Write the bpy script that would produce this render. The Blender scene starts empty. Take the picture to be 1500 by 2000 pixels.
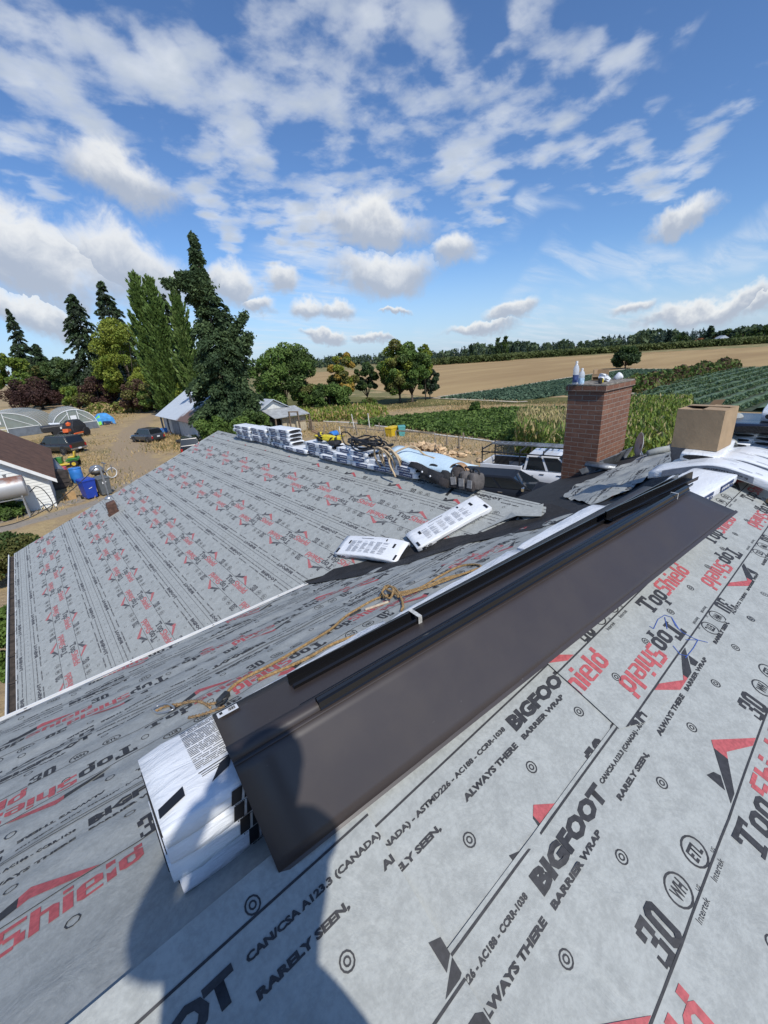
import bpy, math, random
import numpy as np
from mathutils import Matrix, Vector, Euler
random.seed(7); rng = np.random.default_rng(7)
sc = bpy.context.scene
COL = sc.collection
R2 = math.radians

# ------------------------------------------------------------------ camera
GZ = 6.6                                     # lens height above the yard
FPX = 810.0
CR = np.array([[0.75638421, -0.27177405, 0.5949973],
               [-0.6509966, -0.22386403, 0.72531946],
               [-0.06392451, -0.93596141, -0.3462512]])   # world <- camera (x right, y down, z forward)
cd = bpy.data.cameras.new('camera'); cam = bpy.data.objects.new('camera', cd); COL.objects.link(cam)
cd.sensor_fit = 'VERTICAL'; cd.sensor_height = 24.0; cd.sensor_width = 18.0
cd.lens = 24.0 * FPX / 2000.0
cd.clip_start = 0.05; cd.clip_end = 6000
M4 = Matrix(((CR[0, 0], -CR[0, 1], -CR[0, 2], 0), (CR[1, 0], -CR[1, 1], -CR[1, 2], 0),
             (CR[2, 0], -CR[2, 1], -CR[2, 2], GZ), (0, 0, 0, 1)))
cam.matrix_world = M4
sc.camera = cam

def ray(px, py):
    v = CR @ np.array([px - 750.0, py - 1000.0, FPX]); return v / np.linalg.norm(v)
def at(px, py, z=0.0):                        # where the sight line meets the level z
    r = ray(px, py); return r * ((z - GZ) / r[2]) + np.array([0, 0, GZ])
def top_h(base, px, py):                      # height of a thing standing at base whose top is seen at px, py
    r = ray(px, py); return GZ + r[2] / math.hypot(r[0], r[1]) * math.hypot(base[0], base[1])

# ------------------------------------------------------------------ sun and sky
SUN = np.array([-0.134, -0.660, 0.739]); SUN /= np.linalg.norm(SUN)
sl = bpy.data.lights.new('sun', 'SUN'); sun = bpy.data.objects.new('sun', sl); COL.objects.link(sun)
sl.energy = 3.6; sl.angle = R2(0.9); sl.color = (1.0, 0.955, 0.88)
sun.rotation_euler = Vector(-SUN).to_track_quat('-Z', 'Y').to_euler()
SUN_EL = math.asin(SUN[2]); SUN_AZ = math.atan2(SUN[0], SUN[1])
sc.view_settings.view_transform = 'Standard'; sc.view_settings.look = 'None'
sc.view_settings.exposure = 0.16; sc.view_settings.gamma = 1.0
try: sc.view_settings.use_curve_mapping = False
except Exception: pass
sc.render.engine = 'CYCLES'
sc.cycles.max_bounces = 6; sc.cycles.diffuse_bounces = 3; sc.cycles.glossy_bounces = 3
sc.cycles.transparent_max_bounces = 8; sc.cycles.transmission_bounces = 4
sc.cycles.use_denoising = True
sc.cycles.caustics_reflective = False; sc.cycles.caustics_refractive = False

class NT:                                     # tiny node-building helper
    def __init__(s, tree): s.t = tree; s.t.nodes.clear()
    def n(s, typ, **kw):
        nd = s.t.nodes.new(typ)
        for k, v in kw.items(): setattr(nd, k, v)
        return nd
    def set(s, sock, v):
        if isinstance(v, bpy.types.NodeSocket): s.t.links.new(v, sock)
        else: sock.default_value = v
    def m(s, op, a, b=0.0, c=0.0, clamp=False):
        nd = s.n('ShaderNodeMath', operation=op, use_clamp=clamp)
        for i, v in enumerate((a, b, c)): s.set(nd.inputs[i], v)
        return nd.outputs[0]
    def v(s, op, a, b=(0, 0, 0), scale=None):
        nd = s.n('ShaderNodeVectorMath', operation=op)
        s.set(nd.inputs[0], a); s.set(nd.inputs[1], b)
        if scale is not None: s.set(nd.inputs[3], scale)
        return nd.outputs['Value'] if op in ('DOT_PRODUCT', 'LENGTH') else nd.outputs[0]
    def noise(s, vec, scale, detail=4, rough=0.55, dist=0.0, out=0):
        nd = s.n('ShaderNodeTexNoise'); s.set(nd.inputs['Vector'], vec)
        nd.inputs['Scale'].default_value = scale; nd.inputs['Detail'].default_value = detail
        nd.inputs['Roughness'].default_value = rough; nd.inputs['Distortion'].default_value = dist
        return nd.outputs[out]
    def ramp(s, x, a, b, lo=0.0, hi=1.0, smooth=True):
        nd = s.n('ShaderNodeMapRange', interpolation_type='SMOOTHSTEP' if smooth else 'LINEAR')
        for i, v in enumerate((x, a, b, lo, hi)): s.set(nd.inputs[i], v)
        return nd.outputs[0]
    def mix(s, f, a, b, blend='MIX'):
        nd = s.n('ShaderNodeMix', data_type='RGBA', blend_type=blend)
        s.set(nd.inputs[0], f)
        for i, c in ((6, a), (7, b)):
            if not isinstance(c, bpy.types.NodeSocket): c = tuple(c)[:3] + (1,)
            s.set(nd.inputs[i], c)
        return nd.outputs[2]

world = bpy.data.worlds.new('World'); sc.world = world; world.use_nodes = True
w = NT(world.node_tree)
sky = w.n('ShaderNodeTexSky', sky_type='NISHITA')
sky.sun_disc = False; sky.sun_elevation = SUN_EL; sky.sun_rotation = SUN_AZ
sky.air_density = 1.0; sky.dust_density = 0.6; sky.ozone_density = 3.0; sky.altitude = 100
STR = 0.1
D = w.n('ShaderNodeTexCoord').outputs['Generated']
sep = w.n('ShaderNodeSeparateXYZ'); w.set(sep.inputs[0], D)
zc = w.m('ADD', w.m('MAXIMUM', sep.outputs[2], 0.0), 0.10)
pl = w.n('ShaderNodeCombineXYZ')
w.set(pl.inputs[0], w.m('DIVIDE', sep.outputs[0], zc)); w.set(pl.inputs[1], w.m('DIVIDE', sep.outputs[1], zc))
P = pl.outputs[0]
warpA = w.v('SCALE', w.v('SUBTRACT', w.noise(D, 9.0, 5, 0.6, 0, 1), (0.5, 0.5, 0.5)), scale=0.11)
DW = w.v('ADD', D, warpA)
warpB = w.v('SCALE', w.v('SUBTRACT', w.noise(D, 5.0, 3, 0.6, 0, 1), (0.5, 0.5, 0.5)), scale=0.26)
DB = w.v('ADD', D, warpB)
def blobs(lst, vec):
    """largest of (1 - elliptical distance) over the listed cloud places, given as picture directions"""
    best = None; low = None
    for (px, py, rx, ry) in lst:
        c = ray(px, py); e1 = ray(px + rx, py) - ray(px - rx, py); e2 = ray(px, py + ry) - ray(px, py - ry)
        ra, rb = np.linalg.norm(e1) / 2, np.linalg.norm(e2) / 2
        e1 = e1 / np.linalg.norm(e1) / ra; e2 = e2 / np.linalg.norm(e2) / rb
        q = w.v('SUBTRACT', vec, tuple(c))
        a = w.v('DOT_PRODUCT', q, tuple(e1)); b = w.v('DOT_PRODUCT', q, tuple(e2))
        d = w.m('SUBTRACT', 1.0, w.m('SQRT', w.m('MULTIPLY_ADD', a, a, w.m('MULTIPLY', b, b))))
        if best is None: best, low = d, b
        else:
            gt = w.m('GREATER_THAN', d, best)
            low = w.m('ADD', w.m('MULTIPLY', gt, b), w.m('MULTIPLY', w.m('SUBTRACT', 1.0, gt), low))
            best = w.m('MAXIMUM', best, d)
    return best, low
ALTO = [(110, 120, 260, 190), (330, 170, 170, 120), (560, 110, 330, 230), (440, 270, 170, 130), (690, 300, 270, 170),
        (850, 180, 170, 170), (1000, 190, 130, 150), (1090, 285, 210, 80), (930, 340, 220, 110), (760, 60, 250, 110),
        (1370, 235, 150, 80), (1290, 310, 110, 45), (1070, 40, 110, 80), (1230, 80, 110, 55), (180, 260, 150, 120), (40, 280, 120, 70),
        (600, 420, 150, 110), (420, 410, 90, 60)]
CUM = [(60, 500, 300, 110), (240, 520, 190, 95), (240, 362, 118, 70), (745, 535, 118, 58), (720, 440, 150, 62), (876, 498, 58, 46),
       (600, 604, 46, 26), (660, 608, 50, 24), (545, 550, 46, 36), (1330, 425, 80, 40), (450, 560, 60, 50), (500, 595, 40, 22),
       (1390, 598, 170, 26), (1240, 604, 60, 20), (1000, 610, 60, 24), (930, 640, 90, 18), (775, 612, 46, 10), (640, 660, 60, 14),
       (730, 665, 40, 12), (60, 610, 130, 45), (1480, 590, 60, 26)]
WISP = [(1440, 470, 220, 60), (1180, 520, 300, 50), (1000, 450, 120, 30), (600, 520, 160, 80), (1100, 650, 500, 60), (500, 640, 400, 70), (1380, 500, 200, 30)]
ab, _ = blobs(ALTO, DB)
n1 = w.noise(P, 2.1, 7, 0.60, 0.25); n2 = w.noise(P, 6.5, 6, 0.55, 0.2)
alto = w.m('ADD', w.m('MULTIPLY', w.ramp(ab, -0.25, 0.85, 0, 1), 0.60), w.m('ADD', w.m('MULTIPLY', w.m('SUBTRACT', n1, 0.5), 1.3), w.m('MULTIPLY', w.m('SUBTRACT', n2, 0.5), 1.9)))
vo = w.n('ShaderNodeTexVoronoi', feature='SMOOTH_F1'); wp_ = w.v('ADD', P, w.v('SCALE', w.v('SUBTRACT', w.noise(P, 5.0, 4, 0.6, 0, 1), (0.5, 0.5, 0.5)), scale=0.22)); w.set(vo.inputs['Vector'], wp_)
vo.inputs['Scale'].default_value = 5.2; vo.inputs['Smoothness'].default_value = 0.35
cell = w.m('SUBTRACT', 0.42, vo.outputs['Distance'])
alto = w.m('ADD', alto, w.m('MULTIPLY', cell, 0.95))
alto = w.m('MULTIPLY', w.ramp(alto, 0.02, 0.98), w.ramp(ab, -0.45, 0.15))
cb, low = blobs(CUM, DW)
n3 = w.noise(DB, 15.0, 7, 0.62)
cum = w.m('ADD', cb, w.m('MULTIPLY', w.m('SUBTRACT', n3, 0.5), 0.85))
cumd = w.ramp(cum, -0.04, 0.56)
wb, _ = blobs(WISP, DB)
st = w.n('ShaderNodeMapping'); w.set(st.inputs[0], P); st.inputs['Scale'].default_value = (0.55, 2.2, 1); st.inputs['Rotation'].default_value = (0, 0, R2(-38))
n4 = w.noise(st.outputs[0], 1.6, 7, 0.62, 0.6)
wisp = w.m('MULTIPLY', w.m('MULTIPLY', w.ramp(wb, -0.1, 0.7), w.ramp(n4, 0.36, 0.74)), 0.62)
hz = w.ramp(sep.outputs[2], 0.0, 0.20, 0.55, 0.0)
K = 1.0 / STR
skyc = w.mix(1.0, sky.outputs[0], (0.80, 1.02, 1.28), 'MULTIPLY')
base = w.mix(hz, skyc, (0.47 * K, 0.60 * K, 0.80 * K))
c1 = w.mix(wisp, base, (0.64 * K, 0.71 * K, 0.80 * K))
acol = w.mix(w.ramp(w.m('ADD', n2, w.m('MULTIPLY', alto, 0.3)), 0.45, 0.95), (0.80 * K, 0.83 * K, 0.86 * K), (0.50 * K, 0.56 * K, 0.65 * K))
c2 = w.mix(w.m('MULTIPLY', alto, 0.90), c1, acol)
shade = w.ramp(w.m('ADD', low, w.m('MULTIPLY', w.m('SUBTRACT', n3, 0.5), 1.3)), -0.65, 0.40)
ccol = w.mix(shade, (0.80 * K, 0.81 * K, 0.81 * K), (0.40 * K, 0.45 * K, 0.54 * K))
c3 = w.mix(w.m('MULTIPLY', cumd, 0.93), c2, ccol)
bg = w.n('ShaderNodeBackground'); w.set(bg.inputs[0], c3); bg.inputs[1].default_value = STR
wo = w.n('ShaderNodeOutputWorld'); w.t.links.new(bg.outputs[0], wo.inputs[0])

# ------------------------------------------------------------------ materials
MATS = {}
def mat(name, col, rough=0.6, var=0.0, vs=5.0, col2=None, bump=0.0, bs=20.0, metal=0.0, spec=0.5, alpha=1.0, detail=5, coat=0.0, stretch=None):
    if name in MATS: return MATS[name]
    m = bpy.data.materials.new(name); m.use_nodes = True; t = NT(m.node_tree)
    p = t.n('ShaderNodeBsdfPrincipled'); o = t.n('ShaderNodeOutputMaterial'); t.t.links.new(p.outputs[0], o.inputs[0])
    co = t.n('ShaderNodeTexCoord').outputs['Object']
    if stretch:
        mp = t.n('ShaderNodeMapping'); t.set(mp.inputs[0], co); mp.inputs['Scale'].default_value = stretch; co = mp.outputs[0]
    c = np.array(col, float)
    if var or col2 is not None:
        a = np.array(col2, float) if col2 is not None else np.clip(c * (1 + var), 0, 1)
        b = c if col2 is not None else c * (1 - var)
        f = t.ramp(t.noise(co, vs, detail, 0.6), 0.33, 0.67)
        t.set(p.inputs['Base Color'], t.mix(f, b, a))
    else: p.inputs['Base Color'].default_value = tuple(c) + (1,)
    p.inputs['Roughness'].default_value = rough; p.inputs['Metallic'].default_value = metal
    p.inputs['Specular IOR Level'].default_value = spec; p.inputs['Alpha'].default_value = alpha
    p.inputs['Coat Weight'].default_value = coat
    if bump:
        bn = t.n('ShaderNodeBump'); bn.inputs['Strength'].default_value = bump; bn.inputs['Distance'].default_value = 0.02
        t.set(bn.inputs['Height'], t.noise(co, bs, 5, 0.6)); t.set(p.inputs['Normal'], bn.outputs[0])
    MATS[name] = m
    return m

# ------------------------------------------------------------------ mesh builder
def fast_mesh(name, verts, faces, mi=None, smooth=False):
    """faces: (n,k) int array or list of index lists"""
    me = bpy.data.meshes.new(name)
    if isinstance(faces, np.ndarray):
        n, k = faces.shape
        me.vertices.add(len(verts)); me.vertices.foreach_set('co', np.asarray(verts, np.float32).ravel())
        me.loops.add(n * k); me.loops.foreach_set('vertex_index', faces.astype(np.int32).ravel())
        me.polygons.add(n); me.polygons.foreach_set('loop_start', np.arange(0, n * k, k, dtype=np.int32))
        try: me.polygons.foreach_set('loop_total', np.full(n, k, np.int32))
        except Exception: pass
        me.update(calc_edges=True)
    else:
        me.from_pydata([tuple(v) for v in verts], [], faces)
    if mi is not None and len(mi): me.polygons.foreach_set('material_index', np.asarray(mi, np.int32))
    if smooth: me.polygons.foreach_set('use_smooth', np.ones(len(me.polygons), bool))
    me.update()
    return me

class MB:
    def __init__(s): s.v = []; s.f = []; s.m = []
    def add(s, verts, faces, mi=0, T=None):
        o = len(s.v)
        for p in verts:
            if T is not None: p = T @ Vector(p)
            s.v.append((p[0], p[1], p[2]))
        for f in faces: s.f.append([i + o for i in f])
        if isinstance(mi, int): s.m += [mi] * len(faces)
        else: s.m += list(mi)
        return s
    def box(s, c, d, mi=0, rz=0, T=None, rot=None):
        x, y, z = d[0] / 2, d[1] / 2, d[2] / 2
        vs = [(-x, -y, -z), (x, -y, -z), (x, y, -z), (-x, y, -z), (-x, -y, z), (x, -y, z), (x, y, z), (-x, y, z)]
        R = Matrix.Translation(c) @ (Euler(rot).to_matrix().to_4x4() if rot else Matrix.Rotation(rz, 4, 'Z'))
        if T is not None: R = T @ R
        return s.add(vs, [(3, 2, 1, 0), (4, 5, 6, 7), (0, 1, 5, 4), (1, 2, 6, 5), (2, 3, 7, 6), (3, 0, 4, 7)], mi, R)
    def bar(s, a, b, wd, ht=None, mi=0):       # square bar between two points
        a = Vector(a); b = Vector(b); d = b - a; L = d.length
        if L < 1e-6: return s
        q = d.to_track_quat('X', 'Z').to_matrix().to_4x4()
        return s.box((L / 2, 0, 0), (L, wd, ht or wd), mi, T=Matrix.Translation(a) @ q)
    def tube(s, pts, r, n=8, mi=0, caps=True):
        pts = [Vector(p) for p in pts]; rr = r if hasattr(r, '__len__') else [r] * len(pts)
        rings = []; up = Vector((0, 0, 1))
        for i, p in enumerate(pts):
            t = (pts[min(i + 1, len(pts) - 1)] - pts[max(i - 1, 0)]).normalized()
            if i == 0:
                a = up if abs(t.dot(up)) < 0.9 else Vector((1, 0, 0)); u = (a - t * a.dot(t)).normalized()
            else: u = (u - t * u.dot(t)).normalized()
            b = t.cross(u)
            rings.append([p + (u * math.cos(2 * math.pi * k / n) + b * math.sin(2 * math.pi * k / n)) * rr[i] for k in range(n)])
        vs = [v for g in rings for v in g]
        fs = [[i * n + k, i * n + (k + 1) % n, (i + 1) * n + (k + 1) % n, (i + 1) * n + k] for i in range(len(pts) - 1) for k in range(n)]
        if caps: fs += [list(range(n))[::-1], [(len(pts) - 1) * n + k for k in range(n)]]
        return s.add(vs, fs, mi)
    def lathe(s, prof, n=16, mi=0, T=None, caps=True):
        vs = [(r * math.cos(2 * math.pi * k / n), r * math.sin(2 * math.pi * k / n), z) for r, z in prof for k in range(n)]
        fs = [[i * n + k, i * n + (k + 1) % n, (i + 1) * n + (k + 1) % n, (i + 1) * n + k] for i in range(len(prof) - 1) for k in range(n)]
        if caps: fs += [list(range(n))[::-1], [(len(prof) - 1) * n + k for k in range(n)]]
        return s.add(vs, fs, mi, T)
    def loft(s, rings, mi=0, caps=True, close=True):
        n = len(rings[0]); vs = [v for g in rings for v in g]
        fs = [[i * n + k, i * n + (k + 1) % n, (i + 1) * n + (k + 1) % n, (i + 1) * n + k] for i in range(len(rings) - 1) for k in range(n if close else n - 1)]
        if caps: fs += [list(range(n))[::-1], [(len(rings) - 1) * n + k for k in range(n)]]
        return s.add(vs, fs, mi)
    def prism(s, poly, z0, z1, mi=0, T=None):
        n = len(poly); vs = [(x, y, z0) for x, y in poly] + [(x, y, z1) for x, y in poly]
        fs = [list(range(n))[::-1], list(range(n, 2 * n))] + [[k, (k + 1) % n, n + (k + 1) % n, n + k] for k in range(n)]
        return s.add(vs, fs, mi, T)
    def poly(s, pts, mi=0): return s.add(pts, [list(range(len(pts)))], mi)
    def build(s, name, mats, parent=None, smooth=False, bevel=0, sub=0, world=False, solid=0):
        if not isinstance(mats, (list, tuple)): mats = [mats]
        vs = s.v
        if world and parent is not None:
            T = Matrix.Identity(4); o = parent
            while o is not None:
                T = Matrix.LocRotScale(o.location, o.rotation_euler, o.scale) @ T; o = o.parent
            T = T.inverted(); vs = [tuple(T @ Vector(p)) for p in vs]
        me = fast_mesh(name, vs, s.f, s.m, smooth)
        for m in mats: me.materials.append(m)
        ob = bpy.data.objects.new(name, me); COL.objects.link(ob)
        if parent is not None: ob.parent = parent
        if solid:
            md = ob.modifiers.new('solid', 'SOLIDIFY'); md.thickness = solid; md.offset = 0
        if bevel:
            md = ob.modifiers.new('bevel', 'BEVEL'); md.width = bevel; md.segments = 2; md.limit_method = 'ANGLE'; md.angle_limit = R2(35)
        if sub:
            md = ob.modifiers.new('sub', 'SUBSURF'); md.levels = sub; md.render_levels = sub
        return ob

def thing(name, label, cat, loc=(0, 0, 0), rotz=0.0, group=None, rot=None):
    o = bpy.data.objects.new(name, None); COL.objects.link(o); o.empty_display_size = 0.2
    o.location = tuple(loc); o.rotation_euler = rot if rot is not None else (0, 0, rotz)
    o['label'] = label; o['category'] = cat
    if group: o['group'] = group
    return o
def tag(o, label=None, cat=None, group=None, kind=None):
    if label: o['label'] = label
    if cat: o['category'] = cat
    if group: o['group'] = group
    if kind: o['kind'] = kind
    return o
def dup(root, loc, rot, label, group=None):
    def cp(o, parent):
        c = o.copy(); COL.objects.link(c)
        if parent is not None: c.parent = parent
        for ch in list(o.children): cp(ch, c)
        return c
    r = cp(root, None); r.location = tuple(loc); r.rotation_euler = rot if hasattr(rot, '__len__') else (0, 0, rot)
    r['label'] = label
    if group: r['group'] = group
    return r
# ------------------------------------------------------------------ roof geometry (world metres, yard at z = 0)
PIT = R2(21.5); CP, SP, TP = math.cos(PIT), math.sin(PIT), math.tan(PIT)
YR, ZR = 0.819, GZ - 1.3                       # main ridge runs along X
XE, ZE = -1.08, GZ - 3.96                      # eave of the wing; its ridge runs along Y at XW, ZW
XW = 4.45; SWR = (XW - XE) / CP; ZW = ZE + SWR * SP
YG = 13.29                                     # gable end of the wing
def wv(U, s, seeds, amp, dirs):
    h = np.zeros_like(U)
    for i, (ku, ks) in enumerate(dirs):
        ph = math.sin(seeds * 12.9898 + i * 78.233) * 43758.5453 % 6.28
        h = h + np.sin(ku * U + ks * s + ph + 0.9 * np.sin(0.7 * ku * s - 0.5 * ks * U + ph * 2))
    return amp * h / math.sqrt(len(dirs))
def wM(U, s): return wv(U, s, 1, 0.0075, [(1.1, 17), (2.2, 11), (-1.7, 23), (0.6, 7), (3.1, 29)]) * np.clip(s * 2.2, 0.25, 1)
def wR(U, s):
    cre = .007 * np.exp(-((s - .62 - .10 * np.sin(U * 2.3)) / .05) ** 2) * np.clip((U - 2.2) * 1.2, 0, 1) + .006 * np.exp(-((U - .72 - .35 * s) / .035) ** 2) * np.clip(s * 3, 0, 1) * np.clip(1.6 - s, 0, 1) + .005 * np.exp(-((U - 1.9 + .5 * s) / .05) ** 2) * np.clip(s * 2 - .6, 0, 1)
    return wv(U, s, 2, 0.0034, [(2.0, 9), (7, 3), (-5, 8), (11, -6)]) + cre
def wW(U, s): return wv(U, s, 3, 0.0017, [(9, 8), (4, -7), (13, 5), (-6, 12)])
def SM(U, s, h): h = h + wM(U, s); return np.stack([U, YR + s * CP + h * SP, ZR - s * SP + h * CP], -1)
def SR(U, s, h): h = h + wR(U, s); return np.stack([U, YR - s * CP - h * SP, ZR - s * SP + h * CP], -1)
def SW(U, s, h): h = h + wW(U, s); return np.stack([XE + s * CP - h * SP, -U, ZE + s * SP + h * CP], -1)
def pM(px, py):
    r = ray(px, py); k = (-1.3 + YR * TP) / (r[2] + r[1] * TP); p = k * r; return p[0], (p[1] - YR) / CP
def pR(px, py):
    r = ray(px, py); k = (-1.3 - YR * TP) / (r[2] - r[1] * TP); p = k * r; return p[0], (YR - p[1]) / CP
def pW(px, py):
    r = ray(px, py); k = (-3.96 - XE * TP) / (r[2] - r[0] * TP); p = k * r; return -p[1], (p[0] - XE) / CP
def P3(S, us, h=0.0): return S(np.array([us[0]]), np.array([us[1]]), np.array([h]))[0]

# ------------------------------------------------------------------ printed lettering
GC = {}
def glyphs(txt, bold=0.0, res=2):
    key = (txt, bold, res)
    if key in GC: return GC[key]
    c = bpy.data.curves.new('lettering', 'FONT'); c.body = txt; c.resolution_u = res; c.offset = bold
    o = bpy.data.objects.new('lettering', c); COL.objects.link(o)
    dg = bpy.context.evaluated_depsgraph_get(); me = bpy.data.meshes.new_from_object(o.evaluated_get(dg))
    v = np.array([q.co[:2] for q in me.vertices]); f = [list(p.vertices) for p in me.polygons]
    bpy.data.objects.remove(o); bpy.data.curves.remove(c); bpy.data.meshes.remove(me)
    v = v - v.min(0); v = v / v.max(0)
    GC[key] = (v, f); return GC[key]

class Ink:
    def __init__(s): s.v = []; s.f = []; s.m = []; s.n = 0
    def raw(s, v, f, m):
        v = np.asarray(v, float).reshape(-1, 2); s.v.append(v)
        s.f += [[i + s.n for i in q] for q in f]; s.m += [m] * len(f) if isinstance(m, int) else list(m); s.n += len(v)
    def text(s, t, u0, u1, v0, v1, m=1, bold=0.02, res=2):
        v, f = glyphs(t, bold, res); s.raw(v * [u1 - u0, v1 - v0] + [u0, v0], f, m)
    def rect(s, u0, v0, u1, v1, m=1, step=0.12):
        n = max(1, int(abs(u1 - u0) / step)); us = np.linspace(u0, u1, n + 1)
        v = [(u, v0) for u in us] + [(u, v1) for u in us]
        s.raw(v, [[i, i + 1, n + 2 + i, n + 1 + i] for i in range(n)], m)
    def quad(s, pts, m=1): s.raw(pts, [list(range(len(pts)))], m)
    def ringe(s, cu, cv, ru, rv, t, m=1, n=14):
        a = np.arange(n) * 2 * math.pi / n
        o = np.stack([cu + ru * np.cos(a), cv + rv * np.sin(a)], -1); i_ = np.stack([cu + (ru - t) * np.cos(a), cv + (rv - t) * np.sin(a)], -1)
        s.raw(np.concatenate([o, i_]), [[k, (k + 1) % n, n + (k + 1) % n, n + k] for k in range(n)], m)
    def arr(s): return (np.concatenate(s.v) if s.v else np.zeros((0, 2))), s.f, s.m
def octo(x0, y0, x1, y1, t, ch):
    o = [(x0 + ch, y0), (x1 - ch, y0), (x1, y0 + ch), (x1, y1 - ch), (x1 - ch, y1), (x0 + ch, y1), (x0, y1 - ch), (x0, y0 + ch)]
    c2 = ch * 0.55
    i = [(x0 + t + c2, y0 + t), (x1 - t - c2, y0 + t), (x1 - t, y0 + t + c2), (x1 - t, y1 - t - c2), (x1 - t - c2, y1 - t), (x0 + t + c2, y1 - t), (x0 + t, y1 - t - c2), (x0 + t, y0 + t + c2)]
    return [[o[k], o[(k + 1) % 8], i[(k + 1) % 8], i[k]] for k in range(8)]
def rc(x0, y0, x1, y1): return [(x0, y0), (x1, y0), (x1, y1), (x0, y1)]
LET = {
 'T': (6.4, [rc(0, 8.2, 6.4, 10), rc(0, 6.9, 1.2, 8.2), rc(5.2, 6.9, 6.4, 8.2), rc(2.3, 1.2, 4.1, 8.2), rc(1.5, 0, 4.9, 1.2)]),
 'o': (4.5, octo(0, 0, 4.5, 7.2, 1.5, 1.1)),
 'p': (4.5, octo(0, 0, 4.5, 7.2, 1.5, 1.1) + [rc(0, -2.6, 1.6, -0.05), rc(-0.5, -3.3, 2.1, -2.6)]),
 'S': (5.0, [rc(0.8, 8.4, 5, 10), rc(0, 5.2, 1.7, 9.2), rc(1.7, 4.4, 4.2, 6.0), rc(3.4, 0.9, 5, 4.4), rc(0, 0, 3.4, 1.6)]),
 'h': (4.6, [rc(0, 0, 1.6, 10), [(1.6, 5.6), (3.0, 5.6), (3.0, 7.2), (1.6, 7.2)], [(3.0, 0), (4.6, 0), (4.6, 6.2), (3.6, 7.2), (3.0, 7.2)]]),
 'i': (1.7, [rc(0, 0, 1.7, 7.2), rc(0, 8.4, 1.7, 10)]),
 'e': (4.5, [rc(0, 1.0, 1.5, 6.2), [(0.0, 6.2), (4.5, 6.2), (3.5, 7.2), (1.0, 7.2)], [(0, 1.0), (1.0, 0), (4.4, 0), (4.4, 1.0)], rc(3.0, 4.2, 4.5, 6.2), rc(1.5, 3.0, 4.5, 4.2)]),
 'l': (1.7, [rc(0, 0, 1.7, 10)]),
 'd': (4.5, octo(0, 0, 4.5, 7.2, 1.5, 1.1) + [rc(2.9, 7.25, 4.5, 10)]),
}
def brand(ink, u0, u1, v0, v1):
    wds = [LET[c][0] for c in 'TopShield']; tot = sum(wds) + 0.55 * 8; k = (u1 - u0) / tot; x = 0
    for c, wd in zip('TopShield', wds):
        m = 1 if x < 16 and c in 'Top' else 2
        for q in LET[c][1]: ink.quad([(u0 + (x + a) * k, v0 + b * (v1 - v0) / 10) for a, b in q], m)
        x += wd + 0.55
def thirty(ink, u0, u1, v0, v1):
    k, q = (u1 - u0) / 9.6, (v1 - v0) / 10
    for f in [rc(0.9, 8.4, 4.4, 10), rc(0, 6.6, 1.6, 9.2), rc(2.9, 5.7, 4.4, 8.4), rc(1.5, 4.3, 3.6, 5.7), rc(2.9, 1.6, 4.4, 4.3), rc(0.9, 0, 4.4, 1.6), rc(0, 0.8, 1.6 - .75, 3.4)] + octo(5.2, 0, 9.6, 10, 1.6, 1.1):
        ink.quad([(u0 + a * k, v0 + b * q) for a, b in f], 1)
REP = 1.18
def tile(quality, small=('CAN/CSA A123.3 (CANADA) - ASTMD226 - AC188 - CCRR-1038', .45, 1.14)):
    k = Ink(); res = 2 if quality else 1
    k.text('BIGFOOT', 0, .43, -.095, -.036, 1, .065, res); k.text('BARRIER WRAP', 0, .30, -.132, -.113, 1, .055, res)
    k.text(small[0], small[1], small[2], -.069, -.047, 1, .05, res)
    k.text('RARELY SEEN,', .455, .715, -.135, -.112, 1, .055, res); k.text('ALWAYS THERE', .834, 1.14, -.132, -.111, 1, .055, res)
    L = -.405
    thirty(k, .15, .262, L, L + .106)
    for cu, t in ((.365, 'WH'), (.52, 'ETL')):
        k.ringe(cu, L + .048, .046, .044, .006, 1, 18); k.text(t, cu - .026, cu + .026, L + .028, L + .068, 1, .03, res)
        if quality:
            k.text('Intertek', cu - .03, cu + .055, L - .028, L - .010, 1, 0, res); k.text('US', cu + .05, cu + .068, L + .004, L + .014, 1, 0, res)
    brand(k, .68, 1.33, L - .122, L - .022)
    a = (1.02, L + .13); lf, rf = (.80, L + .008), (1.21, L + .005); t = .058
    k.quad([lf, (lf[0] + .055, lf[1]), (a[0] - .03, a[1] - t - .012), (a[0] - .03, a[1] - .017)], 1)
    k.quad([(.835, L + .035), (.835, L + .10), (.875, L + .085), (.885, L + .062)], 1)
    k.quad([(a[0] - .03, a[1] - .017), (a[0] - .03, a[1] - t - .012), (a[0], a[1] - t), (rf[0] - .055, rf[1]), rf, a], 2)
    for c in (-.203,): pass
    return k.arr()
TILES = [tile(0), tile(1), tile(1, ('ANADA) - ASTMD226 - AC188 - CCRR-1038', .515, 1.15)), tile(1, ('CAN/CSA A123.3 (CANADA) -', .46, .90))]
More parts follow.
